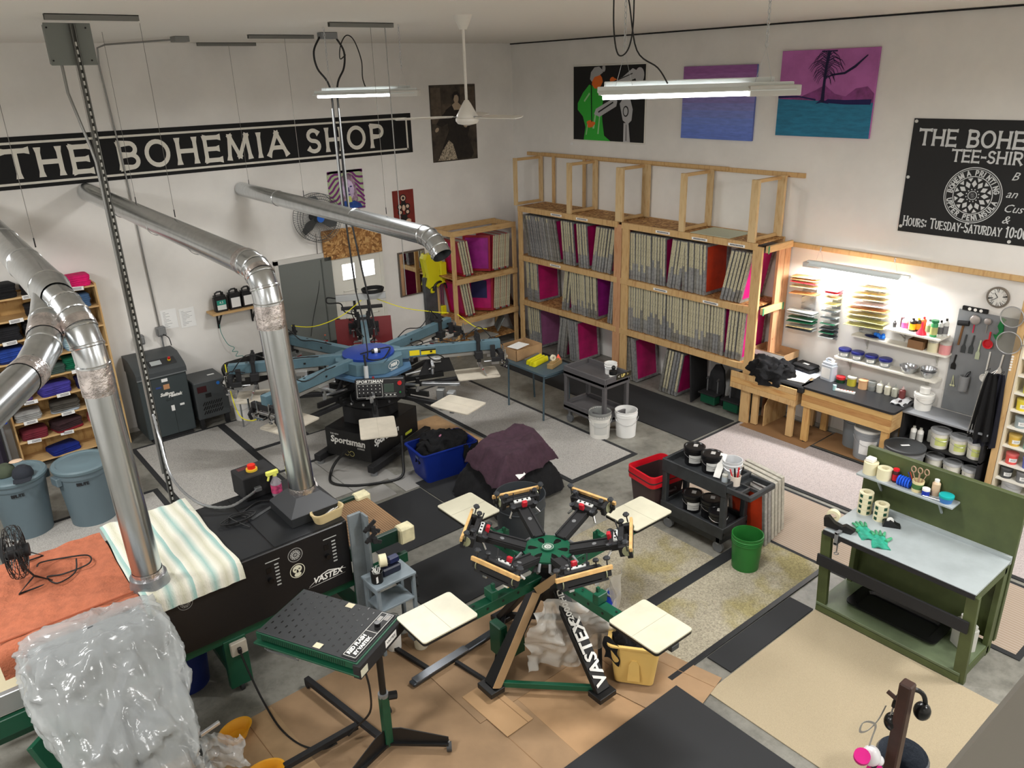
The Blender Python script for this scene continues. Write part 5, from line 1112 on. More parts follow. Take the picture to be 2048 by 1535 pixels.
t = thing('funnel', 'red plastic funnel standing upside down on the highest shelf', 'funnel', (-.22, -7.56, zb)); G().lathe([(.06, 0), (.055, .012), (.014, .08), (.009, .15), (.006, .15), (.011, .08), (.05, .012), (.056, 0)], (-.22, -7.56, zb), 20).build('cone', mat((232, 30, 62), .4), t)
bottle('spray_bottle', 'white bottle with a green label behind the green cleanser, highest shelf', (-.12, -7.60, zb), .04, .16, WHITE, mat((96, 98, 100), .4), lab=mat((150, 176, 130), .5))
bottle('squeeze_bottle', 'white bottle beside the green cleanser on the highest shelf', (-.12, -7.66, zb), .034, .17, WHITE, WHITE)
bottle('cleanser_can', 'green cylindrical cleanser can at the shelf front, highest shelf', (-.21, -7.69, zb), .038, .19, mat((50, 140, 84), .4), mat((40, 120, 74), .4), neck=.9, lab=mat((170, 170, 110), .5))
bottle('marker_bottle', 'white bottle with black cap, highest shelf, left of the last two', (-.14, -7.73, zb), .028, .18, mat((200, 200, 196), .4), BLK, lab=mat((90, 90, 92), .5))
bottle('marker_bottle', 'white bottle with black cap at the right end of the highest shelf', (-.10, -7.77, zb), .03, .20, mat((206, 206, 202), .4), BLK, lab=mat((120, 120, 122), .5))
t = thing('small_box', 'small brown open box on the cream shelf', 'box', (-.10, -7.49, 1.45)); g = G(); x0, x1, y0, y1, z0, z1 = -.16, -.02, -7.58, -7.40, 1.45, 1.55
g.box((x0, y0, z0), (x1, y1, z0 + .004)).box((x0, y0, z0), (x0 + .004, y1, z1)).box((x1 - .004, y0, z0), (x1, y1, z1)).box((x0, y0, z0), (x1, y0 + .004, z1)).box((x0, y1 - .004, z0), (x1, y1, z1)).build('carton', mat((150, 112, 78), .8), t)
jar('plastic_tub', 'cream plastic tub between the small box and the pink tub', (-.09, -7.67, 1.45), .065, .12, mat((216, 210, 176), .4), FROST, 'tub')
jar('plastic_tub', 'pink-tinted plastic tub at the right end of the cream shelf', (-.09, -7.80, 1.45), .062, .12, mat((222, 150, 150), .4), FROST, 'tub')
t = thing('blue_glove', 'crumpled bright blue glove on a dark bowl on the cream shelf', 'glove', (-.10, -6.98, 1.45))
G().ell((-.10, -6.93, 1.465), (.05, .09, .015), 14, 6).build('dark_dish', mat((24, 34, 80), .4), t)
for k in range(6): G().ell((-.10 + .02 * math.sin(k * 2), -6.98 - .02 * k, 1.49 + .01 * math.cos(k * 3)), (.03, .028, .022), 10, 6, rot('X', 30 * k)).build('glove_fold', mat((30, 120, 230), .5), t)
for k, y in enumerate((-6.62, -6.79, -6.97, -7.15)):
    jar('clip_tub', 'clear round tub with a dark blue lid on the white shelf, %s from the left' % ['first', 'second', 'third', 'fourth'][k], (-.11, y, 1.12), .072, .085, mat((176, 182, 184), .15, trans=.45), mat((36, 42, 120), .35), 'tub', lab=PAPER, taper=.8, lh=.022, lidr=1.1, ang=200)
for k, (y, r) in enumerate(((-7.44, .105), (-7.67, .085))):
    t = thing('mixing_bowl', ['wide steel bowl with utensils on the white shelf', 'smaller stacked steel bowls at the right end of the white shelf'][k], 'bowl', (-.11, y, 1.12), world=False)
    for q in range(2 if k else 1):
        o = .035 * q; G().lathe([(0, o), (r * .5, o), (r * .85, o + .04), (r, o + .085), (r + .006, o + .088), (r - .004, o + .086), (r * .8, o + .04), (r * .45, o + .006), (0, o + .006)], n=24).build('bowl', STEEL, t)
    if k == 0:
        for q in range(4): G().tube([(-.02 + .02 * q, -.03, .05), (.03 - .01 * q, .05, .10)], .006, 6).build('utensil', STEEL, t)
# clock
t = thing('wall_clock', 'round white wall clock with a grey rim', 'clock', (-.02, -8.21, 2.08)); M = RF(-8.215, 2.19, -.002)
G().lathe([(0, 0), (.115, 0), (.118, .02), (.108, .034), (.098, .034), (.095, .022), (0, .022)], n=36).xf(M).build('rim', mat((130, 122, 112), .4, .3), t)
G().lathe([(0, .0225), (.095, .0225)], n=36).xf(M).build('dial', WHITE, t)
g = G()
for k in range(12): a = PI * k / 6; g.bar((.076 * math.cos(a), .076 * math.sin(a), .024), (.088 * math.cos(a), .088 * math.sin(a), .024), .005, .001)
g.xf(M).build('hour_marks', INK, t)
G().bar((0, 0, .026), (.058 * math.cos(math.radians(128)), .058 * math.sin(math.radians(128)), .026), .007, .0015).xf(M).build('hour_hand', INK, t); G().bar((0, 0, .028), (.078 * math.cos(math.radians(218)), .078 * math.sin(math.radians(218)), .028), .005, .0015).xf(M).build('minute_hand', INK, t)
for k in (1, 2, 4, 5, 7, 8, 10, 11, 3, 6, 9, 12): a = PI / 2 - PI * k / 6; text(str(k), .02, INK, M @ Matrix.Translation((.064 * math.cos(a), .064 * math.sin(a), .0235)), t, th=.0002, name='numeral')
# tool panel
t = thing('tool_rack_board', 'tall grey tool board above the black cabinet', 'tool board', (-.01, -8.18, .76)); G().box((-.018, -8.52, .76), (-.002, -7.845, 1.985), .003).build('board', mat((132, 135, 138), .55), t)
def hung(name, label, y, z, cat='tool'): return thing(name, label, cat, (-.03, y, z))
TX = -.03
t = hung('mallet', 'dark-headed mallet hanging at the top left of the tool board', -7.92, 1.57)
G().bar((TX, -7.91, 1.57), (TX, -7.925, 1.82), .022, .02, c=.004).build('handle', mat((120, 84, 50), .5), t); G().cyl((TX - .01, -7.87, 1.83), (TX - .01, -7.985, 1.845), .03, 14).build('head', BLKM, t)
for (y, z, r, c, lb) in ((-8.04, 1.90, .055, mat((200, 50, 80), .4), 'larger round strainer with a red handle on the tool board'), (-8.17, 1.91, .038, STEEL, 'smaller round strainer with a steel handle on the tool board')):
    t = hung('strainer', lb, y, z); G().tube([(TX - .01, y + r * math.cos(2 * PI * i / 20), z + r * math.sin(2 * PI * i / 20)) for i in range(20)], .004, 5, closed=True).build('rim', STEEL, t)
    G().ell((TX - .012, y, z), (.018, r * .97, r * .97), 14, 8).build('mesh_bowl', mat((168, 160, 156), .5, .4), t); G().bar((TX - .01, y, z - r), (TX - .01, y + .0, z - r - .10), .014, .01, c=.003).build('handle', c, t)
t = hung('green_tool', 'green curved plastic tool at the top right of the tool board', -8.30, 1.74)
g = G(); band(g, [(0, 0), (.03, .02), (.05, .08), (.035, .14), (.04, .20), (.055, .23)], [.09, .05, .04, .06, .035, .05], RF(-8.27, 1.74, -.02), .006, .012); band(g, [(0, 0), (.03, .02), (.05, .08), (.035, .14), (.04, .20), (.055, .23)], [.09, .05, .04, .06, .035, .05], RF(-8.27, 1.74, -.02), -.002, .004); g.build('body', mat((20, 120, 60), .4), t)
for (y, z0, z1, w_, m, lb) in ((-7.97, 1.49, 1.71, .05, DKG, 'dark spatula, left of the pair on the tool board'), (-8.05, 1.50, 1.72, .05, DKG, 'dark spatula, right of the pair on the tool board'), (-8.13, 1.45, 1.68, .045, mat((190, 200, 170), .4), 'pale green scraper on the tool board'), (-7.90, 1.27, 1.45, .055, BLK, 'black brush at the left edge of the tool board'), (-8.38, 1.30, 1.57, .05, WHITE, 'white palette knife beside the hanging aprons')):
    t = hung('spatula', lb, y, z0); h = z1 - z0
    G().bar((TX, y, z0 + h * .4), (TX, y - .01, z1), .018, .01, c=.003).build('handle', m, t)
    G().prism([(-w_ / 2, 0), (w_ / 2, 0), (w_ / 2, h * .3), (w_ * .2, h * .45), (-w_ * .2, h * .45), (-w_ / 2, h * .3)], 0, .008, RF(y, z0, -.024)).build('blade', m, t)
t = hung('measuring_scoop', 'red measuring scoop on the tool board', -8.22, 1.62); G().lathe([(0, 0), (.04, 0), (.055, .03), (.05, .03), (.036, .005), (0, .005)], n=20).xf(RF(-8.22, 1.66, -.03)).build('cup', RD, t); G().bar((TX - .01, -8.22, 1.70), (TX - .01, -8.22, 1.80), .018, .01, c=.003).build('handle', RD, t)
t = hung('ladle', 'long white ladle on the tool board', -8.25, 1.22); G().lathe([(0, 0), (.035, .004), (.05, .02), (.045, .022), (.03, .008), (0, .005)], n=20).xf(RF(-8.25, 1.26, -.03)).build('bowl', WHITE, t); G().bar((TX, -8.25, 1.31), (TX, -8.255, 1.57), .018, .008, c=.003).build('handle', WHITE, t)
t = hung('utensil_cup', 'grey cup with a whisk hung on the tool board', -8.06, 1.06); G().lathe([(0, 0), (.05, 0), (.052, .18), (.048, .18), (.046, .006), (0, .006)], (-.075, -8.06, 1.06), 20).build('cup', mat((140, 142, 144), .5), t)
for k in range(5): G().tube(smoothpts([(-.075, -8.06, 1.2), (-.075 + .02 * math.cos(k * 1.25), -8.09 + .02 * math.sin(k * 1.25), 1.27), (-.075, -8.11, 1.31)], 3), .003, 5).build('whisk_wire', BLKM, t)
t = hung('measuring_spoons', 'small pale measuring spoons at the lower left of the tool board', -7.92, 1.07); [G().tube([(TX, -7.92, 1.2), (TX, -7.92 + .02 * k, 1.09)], .004, 5).ell((TX - .005, -7.92 + .022 * k, 1.075), (.006, .014, .014), 8, 6).build('spoon', mat((220, 222, 180), .4), t) for k in (-1, 0.3)]
t = hung('steel_skimmer', 'small steel hook tool at the lower right of the tool board', -8.29, 1.02); G().tube([(TX, -8.29, 1.17), (TX, -8.29, 1.03), (TX - .03, -8.29, 1.02)], .005, 6).build('rod', STEEL, t)
t = hung('spirit_level', 'black spirit level with white vials lying on top of the tool board', -8.02, 1.99, 'level'); G().box((-.035, -8.15, 1.985), (-.005, -7.88, 2.035), .006).build('body', BLK, t)
for k in (-1, 0, 1): G().cyl((-.037, -8.02 + k * .06, 2.01), (-.034, -8.02 + k * .06, 2.01), .018, 14).build('vial_window', WHITE, t)
# black cabinet with pails
t = thing('black_cabinet', 'low black open cabinet with a grey top holding white pails', 'cabinet', (-.2, -8.02, 0))
G().box((-.40, -8.52, .725), (-.02, -7.56, .75), .003).build('top', mat((140, 143, 148), .5), t)
for y in (-7.60, -8.50): G().box((-.38, y - .0, 0), (-.02, y + .03, .725)).build('side_panel', BLKM, t)
G().box((-.04, -8.5, 0), (-.02, -7.58, .725)).build('back_panel', BLKM, t)
for z in (.05, .38): G().box((-.38, -8.5, z - .02), (-.04, -7.58, z)).build('shelf_board', BLKM, t)
PW2 = mat((226, 224, 212), .4); LG = mat((190, 192, 194), .45)
for k, (y, r, h) in enumerate(((-7.99, .105, .21), (-8.20, .10, .20), (-8.39, .095, .20))): bucket('lidded_pail', 'white lidded pail on the upper shelf of the black cabinet, %s of three' % ['left', 'middle', 'right'][k], 'pail', (-.26, y, .38), r, h, PW2, lid=LG, ribs=0, lab=mat((206, 214, 130), .6), labang=-150)
for k, (y, r, h) in enumerate(((-7.97, .10, .20), (-8.18, .10, .19), (-8.38, .09, .18))): bucket('lidded_pail', 'grey-lidded pail on the lower shelf of the black cabinet, %s of three' % ['left', 'middle', 'right'][k], 'pail', (-.26, y, .05), r, h, PW2, lid=LG, ribs=0)
for k, y in enumerate((-7.70, -7.78)): bottle('squirt_bottle', 'white squirt bottle on the upper shelf of the black cabinet, %s one' % ['left', 'right'][k], (-.30, y, .38), .035, .17, WHITE, FROST, lab=mat((190, 190, 186), .5), neck=.4)
bottle('squirt_bottle', 'cloudy bottle between the squirt bottles and the pails in the black cabinet', (-.20, -7.86, .38), .035, .17, FROST, FROST)
bucket('lidded_pail', 'white pail with a small white jar on its lid, on the grey cabinet top', 'pail', (-.18, -7.70, .75), .105, .19, mat((232, 230, 224), .4), lid=WHITE, ribs=1); jar('small_jar', 'small white jar standing on the lid of the white pail', (-.18, -7.70, .955), .055, .055, WHITE, WHITE)
jar('black_tub', 'black tub with a white label on the grey cabinet top behind the aprons', (-.18, -8.36, .75), .09, .18, BLK, BLK, 'tub', lab=PAPER, ang=200)
# post with sieves and aprons
t = thing('timber_post', 'upright pine post between the tool board and the ink shelf', 'post', (-.28, -8.58, 0)); G().box((-.33, -8.63, 0), (-.24, -8.56, 2.5), .003).build('post', PINEV, t)
for k in range(6): G().cyl((-.331, -8.575 - .0 * k, 1.52 + k * .03), (-.336, -8.575, 1.52 + k * .03), .012, 8).build('rivet', WHITE, t)
for (y, z, r, lb) in ((-8.50, 2.10, .11, 'upper round wire sieve hanging on the pine post'), (-8.52, 1.82, .12, 'lower round wire sieve hanging on the pine post')):
    t = thing('sieve', lb, 'sieve', (-.36, y, z - r)); x = -.37
    G().tube([(x, y + r * math.cos(2 * PI * i / 28), z + r * math.sin(2 * PI * i / 28)) for i in range(28)], .006, 6, closed=True).build('rim', STEEL, t)
    G().lathe([(0, .0), (r * .6, .0), (r, .015)], n=24).xf(RF(y, z, -.35)).build('mesh_disc', mat((120, 117, 105), .5, alpha=.5), t); G().bar((x, y - r, z), (x, y - r - .12, z + .03), .014, .008).build('handle', STEEL, t)
for k, (y, x, c, lb) in enumerate(((-8.44, -.40, (12, 12, 14), 'black apron hanging in front of the tool board, nearest the camera'), (-8.51, -.37, (16, 17, 30), 'dark navy apron hanging against the pine post'), (-8.37, -.36, (224, 222, 216), 'strip of white cloth hanging behind the black apron'))):
    w_ = (.20, .18, .06)[k]; z0 = (.66, .60, .70)[k]
    def f(u, v): ww = w_ * (.45 + .75 * v ** .6); return (x + .025 * math.sin(16 * u + 2 * k) * (.3 + v), y - ww / 2 + ww * u + .02 * v * k, 1.46 - (1.46 - z0) * v)
    t = thing('apron', lb, 'apron', (x, y, z0)); G().grid(f, 20, 14, .0).build('cloth', mat(c, .95, n=.2, ns=10), t, 80); G().tube(smoothpts([(x, y - .01, 1.45), (-.34, y - .02, 1.49), (x, y + .02, 1.45)], 4), .003, 5).build('neck_loop', BLKM if k else WHITE, t)
# ink shelf
t = thing('ink_shelf', 'white ink shelf unit at the right edge of the picture', 'shelf', (-.2, -9.2, 0))
G().box((-.33, -8.66, 0), (-.02, -8.635, 2.2), .002).build('side_panel', mat((222, 210, 186), .6), t)
G().box((-.02, -9.8, 0), (-.005, -8.66, 2.2)).build('back_panel', SHW, t)
LZ = [.10, .26, .44, .66, .88, 1.08, 1.28, 1.48, 1.68]
for z in LZ: G().box((-.33, -9.8, z - .015), (-.02, -8.66, z)).build('shelf_board', SHW, t)
IK = [(.44, -8.75, (222, 88, 84), 'coral red'), (.66, -8.74, (212, 172, 70), 'mustard'), (.66, -8.89, (120, 190, 180), 'mint'), (.88, -8.76, (150, 164, 168), 'grey blue'), (1.08, -8.74, (226, 206, 60), 'yellow'), (1.08, -8.88, (222, 120, 160), 'pink'), (1.28, -8.77, (214, 214, 70), 'lemon'), (1.48, -8.77, (230, 190, 40), 'golden'), (.26, -8.73, (70, 72, 74), 'charcoal'), (.26, -8.89, (120, 122, 124), 'mid grey'), (1.28, -8.92, (200, 200, 196), 'white'), (.44, -8.92, (90, 110, 190), 'blue'), (.88, -8.91, (190, 100, 60), 'rust')]
for z, y, c, nm in IK: jar('ink_tub', 'tub of %s ink on the white ink shelf at the right edge' % nm, (-.24, y, z), .062, .11, mat(c, .4), mat(tuple(min(255, int(x * .8 + 40)) for x in c), .4), 'tub', lab=PAPER, taper=.88, ang=215)
bucket('lidded_pail', 'grey pail on the bottom board of the white ink shelf', 'pail', (-.20, -8.80, .10), .11, .13, LG, lid=LG, ribs=0)
# ------------------------------------------------------------------ blue automatic press
def polar(c, r, a, z=0): return Vector((c[0] + r * math.cos(math.radians(a)), c[1] + r * math.sin(math.radians(a)), z))
SB = mat((88, 116, 128), .4, n=.06, ns=5); SBL = mat((72, 104, 134), .4); ROY = mat((30, 62, 150), .35); PLAT = mat((204, 196, 180), .45, n=.05, ns=5)
PC = (-4.85, -2.75)
t = thing('rotary_press', 'large blue and black eight-station rotary printing press', 'printing press', (PC[0], PC[1], 0))
R24 = Matrix.Rotation(math.radians(24), 4, 'Z'); MB = Matrix.Translation((-4.92, -2.80, 0)) @ R24
def bx(a, b, nm, m, c=.006): return G().box(a, b, c).xf(MB).build(nm, m, t)
bx((-.53, -.35, .13), (.53, .35, .50), 'base_box', BLK); bx((-.30, -.22, .5), (.30, .22, .72), 'column', BLKM)
for y in (-.42, .42): bx((-.66, y - .05, .06), (.66, y + .05, .15), 'skid', BLKM)
for x, y in ((-.6, -.42), (.6, -.42), (-.6, .42), (.6, .42)): G().cyl(MB @ Vector((x, y, 0)), MB @ Vector((x, y, .06)), .045, 14).build('foot', GREYM, t)
ML = MB @ Matrix(((0, 0, -1, -.532), (-1, 0, 0, 0), (0, 1, 0, .30), (0, 0, 0, 1))); MR_ = MB @ Matrix(((1, 0, 0, 0), (0, 0, -1, -.352), (0, 1, 0, .30), (0, 0, 0, 1)))
text('Sportsman', .125, WHITE, ML @ Matrix.Translation((0, .06, 0)), t, shear=.12, off=.004); text('THE NEW', .03, WHITE, ML @ Matrix.Translation((-.2, .135, 0)), t); text('EXPRESS', .03, WHITE, ML @ Matrix.Translation((.2, -.01, 0)), t)
text('Sportsman', .125, WHITE, MR_ @ Matrix.Translation((-.18, .06, 0)), t, shear=.12, off=.004)
g = G(); band(g, arcpts((-.03, -.1), .035, 0, 330, 12), .008, ML, 0); band(g, arcpts((.05, -.1), .035, 200, 530, 12), .008, ML, 0); g.build('emblem', mat((196, 186, 120), .5), t)
G().prism(rrect(.22, .38, -.12, -.08, .015), 0, .001, MR_).build('sticker', mat((190, 200, 60), .5), t)
G().lathe([(0, .70), (.34, .70), (.40, .74), (.40, .84), (.30, .88), (0, .88)], (PC[0], PC[1], 0), 32).build('indexer', BLKM, t)
G().lathe([(0, .88), (.17, .88), (.17, 1.10), (0, 1.10)], (PC[0], PC[1], 0), 20).build('shaft', BLKM, t)
g = G()
for k in range(16): q = polar(PC, .40, k * 22.5, .80); g.cyl(q, polar(PC, .43, k * 22.5, .80), .016, 8)
g.build('bolts', STEEL, t)
A8 = [-27 + 45 * k for k in range(8)]
for a in A8:
    d = polar((0, 0), 1, a); n = Vector((-d.y, d.x, 0))
    G().bar(polar(PC, .36, a, .84), polar(PC, 1.25, a, .87), .07, .05, c=.005).build('pallet_arm', BLKM, t)
    M = frame(polar(PC, 1.12, a, .905), d, n)
    p = G().prism(rrect(0, .56, -.205, .205, .03), 0, .014, M).build('platen', PLAT, t)
    G().prism(rrect(.01, .55, -.195, .195, .03), -.006, 0, M).build('platen_backing', BLKM, p)
    G().box((-.001, -.001, .0141), (.56, .001, .0146)).xf(M).build('centre_line', mat((160, 150, 130), .6), p)
G().prism([tuple(polar((0, 0), .45, a + 22.5)[:2]) for a in A8], 1.19, 1.335, None, (PC[0], PC[1], 0)).build('head_housing', SB, t)
G().prism([tuple(polar((0, 0), .56, a + 22.5)[:2]) for a in A8], 1.15, 1.185, None, (PC[0], PC[1], 0)).build('lower_flange', SBL, t)
G().lathe([(0, 1.33), (.33, 1.33), (.335, 1.365), (.32, 1.37), (0, 1.37)], (PC[0], PC[1], 0), 40).build('blue_cap', ROY, t)
for k in range(8):
    G().cyl(polar(PC, .48, -5 + 45 * k, .9), polar(PC, .34, -5 + 45 * k, 1.15), .022, 8).build('support_strut', BLKM, t)
    G().bar(polar(PC, .38, -27 + 45 * k, .93), polar(PC, .95, -27 + 45 * k, .96), .03, .07, c=.004).bar(polar(PC, .60, -31 + 45 * k, .90), polar(PC, .60, -23 + 45 * k, .90), .05, .10, c=.004).build('pallet_bracket', BLK, t)
    G().cyl(polar(PC, .45, -27 + 45 * k, 1.0), polar(PC, .80, -27 + 45 * k, 1.05), .018, 8).cyl(polar(PC, .80, -29 + 45 * k, .98), polar(PC, .80, -29 + 45 * k, 1.06), .022, 8).build('cylinder_rod', STEEL, t)
    G().tube(smoothpts([polar(PC, .30, -10 + 45 * k, 1.0), polar(PC, .5, -14 + 45 * k, .98), polar(PC, .62, -6 + 45 * k, .92), polar(PC, .4, 2 + 45 * k, .86)], 4), .009, 6).build('hose', WIRE, t)
def head_arm(a, L=1.72, full=True):
    d = polar((0, 0), 1, a); n = Vector((-d.y, d.x, 0)); up = Vector((0, 0, 1))
    def P(r, s, z): return Vector((PC[0], PC[1], 0)) + d * r + n * s + up * z
    R = Matrix((d, n, up)).transposed()
    b = G().ob(P((.32 + L) / 2, 0, 1.305), ((L - .32) / 2, .046, .062), R, .004).build('head_arm', SB, t)
    g = G(); [g.ob(P(r, 0, 1.371), (.016, .009, .001), R) for r in (.75, 1.1, 1.5)]; [g.ob(P(r, s * .051, 1.30), (.014, .001, .012), R) for r in (.8, 1.62) for s in (-1, 1)]; g.build('slots', BLK, b)
    G().ob(P(1.12, 0, 1.205), (.48, .022, .02), R, .003).build('slide_rail', mat((188, 188, 184), .35, .7), t)
    G().ob(P(.85, 0, 1.17), (.07, .06, .03), R, .005).ob(P(.80, 0, 1.13), (.02, .16, .015), R, .003).cyl(P(.85, .04, 1.04), P(.85, .04, 1.16), .014, 8).build('rear_clamp', STEEL, t)
    c = G()
    for s in (-.07, .07): c.cyl(P(1.42, s, 1.10), P(1.42, s, 1.47), .026, 12).cyl(P(1.42, s, 1.47), P(1.42, s, 1.50), .018, 10)
    c.ob(P(1.42, 0, 1.20), (.05, .12, .05), R, .006).ob(P(1.42, 0, 1.40), (.03, .10, .012), R)
    c.build('squeegee_carriage', BLKM, t)
    q = G()
    for s in (-.05, .05): q.cyl(P(1.42, s, 1.02), P(1.42, s, 1.16), .008, 6)
    q.ob(P(1.44, 0, 1.05), (.012, .16, .012), R).build('squeegee_holder', STEEL, t)
    G().ob(P(1.47, 0, .99), (.008, .17, .055), R @ rot('Y', -22), .002).build('squeegee', mat((176, 178, 180), .35, .6), t)
    G().ob(P(1.455, 0, 1.025), (.009, .17, .012), R @ rot('Y', -22), .002).build('red_blade', mat((170, 24, 40), .4), t)
    e = G().ob(P(L - .02, 0, 1.22), (.03, .22, .035), R, .005)
    for s in (-.2, .2): e.ob(P(L - .06, s, 1.16), (.09, .018, .03), R, .004).tube([P(L, s, 1.2), P(L + .05, s * 1.1, 1.12), P(L + .02, s * 1.15, 1.05)], .02, 6)
    e.tube(smoothpts([P(L - .2, .12, 1.28), P(L - .05, .2, 1.34), P(L + .08, .16, 1.2), P(L + .02, .1, 1.1)], 4), .007, 6).ob(P(L - .12, .12, 1.25), (.03, .02, .08), R).ob(P(L - .12, -.12, 1.25), (.03, .02, .08), R)
    e.build('frame_clamp', BLKM, t)
    r_ = G()
    for s in (-.16, .16): r_.cyl(P(L - .25, s, 1.13), P(L + .06, s, 1.13), .009, 8).ob(P(L - .1, s, 1.10), (.05, .012, .02), R)
    r_.cyl(P(L - .02, -.22, 1.145), P(L - .02, .22, 1.145), .009, 8).build('clamp_rods', STEEL, t)
    k = G()
    for s in (-.24, -.10, .10, .24): k.cyl(P(L + .02, s, 1.16), P(L + .02, s, 1.30), .011, 8).lathe([(0, 0), (.024, 0), (.026, .02), (0, .022)], P(L + .02, s, 1.06), 10)
    k.ob(P(L + .06, 0, 1.13), (.035, .07, .014), R, .004).build('micro_knobs', CHROME, t)
    G().tube(smoothpts([P(.62, .03, 1.37), P(.9, .10, 1.40), P(1.15, .07, 1.36), P(1.36, .08, 1.48), P(1.5, .16, 1.50), P(L - .05, .12, 1.30)], 4), .007, 6).build('air_tube', WIRE, t)
    G().tube(smoothpts([P(.75, -.06, 1.26), P(.85, -.12, 1.28), P(.95, -.12, 1.22), P(.85, -.10, 1.18), P(.76, -.07, 1.24)], 4), .008, 6).build('hose_loop', WIRE, t)
for a in A8[:6]: head_arm(a)
# warning stickers, maker's oval, display above the back arm
a = A8[0]; d = polar((0, 0), 1, a); n = Vector((-d.y, d.x, 0))
M = frame(Vector((PC[0], PC[1], 0)) + d * .52 - n * .048 + Vector((0, 0, 1.30)), d, (0, 0, 1))
G().box((0, -.035, 0), (.13, .035, .001)).box((.15, -.035, 0), (.34, .035, .001)).xf(M).build('warning_label', mat((226, 206, 30), .5), t)
G().box((.15, .015, .001), (.34, .035, .0016)).xf(M).build('label_stripe', BLK, t)
af = -49.5 - 45; d = polar((0, 0), 1, af + 22.5 - 22.5); q = polar(PC, .45 * math.cos(math.radians(22.5)) + .003, -72, 1.26); dn = polar((0, 0), 1, -72)
M = frame(q, (-dn.y, dn.x, 0), (0, 0, 1))
g = G(); band(g, [(.10 * math.cos(x * PI / 12), .048 * math.sin(x * PI / 12)) for x in range(25)], .008, M, 0); g.build('oval', WHITE, t)
text('M&R', .062, WHITE, M, t, shear=.2, off=.003); text('M&R PRINTING', .02, WHITE, M @ Matrix.Translation((0, -.062, 0)), t, shear=.2)
qa = A8[2]; d = polar((0, 0), 1, qa); n = Vector((-d.y, d.x, 0)); R = Matrix((d, n, Vector((0, 0, 1)))).transposed()
qc = polar(PC, 1.66, qa)
G().ob(qc + Vector((0, 0, 1.66)), (.04, .36, .045), R, .004).build('wiring_box', mat((176, 178, 178), .4, .3), t)
G().ob(qc + Vector((0, 0, 1.50)), (.035, .30, .02), R, .004).cyl(qc + n * .1 + Vector((0, 0, 1.36)), qc + n * .1 + Vector((0, 0, 1.62)), .02, 10).cyl(qc - n * .1 + Vector((0, 0, 1.36)), qc - n * .1 + Vector((0, 0, 1.62)), .02, 10).build('wiring_bracket', BLKM, t)
for k in range(3): G().tube([qc - n * .18 + Vector(((.15 + .006 * k) * math.cos(2 * PI * i / 24), (.13 + .005 * k) * math.sin(2 * PI * i / 24), 1.73 + .018 * k)) for i in range(24)], .012, 6, closed=True).build('coiled_cable', WIRE, t)
G().tube(smoothpts([qc + n * .36 + Vector((0, 0, 1.66)), qc + n * .48 + Vector((0, 0, 1.68)), qc + n * .48 + Vector((0, 0, 1.60)), qc + n * .30 + Vector((0, 0, 1.58)), qc + n * .25 + Vector((0, 0, 1.45)), qc + n * .05 + Vector((0, 0, 1.38))], 5), .01, 6).build('hose', WIRE, t)
for s in (-1, 1): G().ob(qc + n * (.26 * s) + d * .05 + Vector((0, 0, 1.12)), (.02, .15, .20), R @ rot('Y', 12), .004).build('red_screen_holder', mat((110, 26, 30), .4), t)
# cable loop and white plug over the cap
G().tube(smoothpts([(-4.83, -2.55, 2.1), (-4.86, -2.72, 1.75), (-4.98, -2.98, 1.45), (-5.05, -3.10, 1.40), (-4.92, -3.22, 1.40), (-4.70, -3.02, 1.41), (-4.62, -2.88, 1.40), (-4.78, -2.82, 1.39), (-5.0, -2.82, 1.385)], 6), .009, 6).build('power_cable', WIRE, t)
G().cyl((-4.86, -2.86, 1.395), (-4.76, -2.90, 1.395), .03, 12).build('plug_collar', BLK, t); G().cyl((-4.83, -2.87, 1.396), (-4.79, -2.885, 1.396), .033, 12).build('white_plug', WHITE, t)
M = frame((-5.06, -3.35, 1.08), (.82, -.57, 0), (.11, .16, 1)); cbm = mat((34, 34, 36), .4)
G().box((-.30, -.125, -.16), (.30, .125, 0), .01).xf(M).build('control_box', cbm, t)
text('SPORTSMAN', .05, WHITE, M @ Matrix.Translation((-.12, .095, .001)), t, shear=.15, sx=1.15, off=.001); text('AUTOMATED', .018, WHITE, M @ Matrix.Translation((-.12, -.115, .001)), t)
g = G()
for (a_, b_) in (((-.28, -.10), (.03, -.097)), ((-.28, .068), (.03, .071)), ((-.28, -.1), (-.277, .07)), ((.027, -.1), (.03, .07)), ((.05, -.10), (.20, -.098)), ((.05, -.06), (.20, -.058))): g.box((a_[0], a_[1], 0), (b_[0], b_[1], .001))
for k in range(6):
    for j in range(4): g.lathe([(0, .001), (.006, .001)], (-.25 + .05 * k, .045 - .042 * j, 0), 8)
for k in range(3): g.box((.065 + .05 * k, -.085, 0), (.085 + .05 * k, -.073, .001))
g.xf(M).build('panel_markings', WHITE, t)
g = G()
for k in range(6): g.cyl((-.25 + .05 * k, -.08, 0), (-.25 + .05 * k, -.08, .018), .012, 8)
g.xf(M).build('knobs', BLKG, t)
G().box((.05, -.045, 0), (.17, .06, .004), .001).xf(M).build('display', mat((60, 74, 66), .3), t)
G().cyl((.245, .065, 0), (.245, .065, .03), .026, 16).xf(M).build('stop_button', mat((196, 30, 34), .4), t); G().cyl((.245, -.05, 0), (.245, -.05, .012), .012, 12).xf(M).build('start_button', mat((30, 120, 60), .4), t)
G().cyl((-.08, .125, -.08), (-.08, .145, -.08), .014, 10).xf(M).build('red_lamp', mat((160, 20, 26), .3), t)
G().cyl((-.16, .13, -.08), (-.16, .28, -.08), .028, 14).xf(M).build('cable_connector', mat((186, 190, 192), .4), t); G().cyl((-.16, .28, -.08), (-.17, .42, -.08), .014, 10).xf(M).build('cable', WIRE, t)
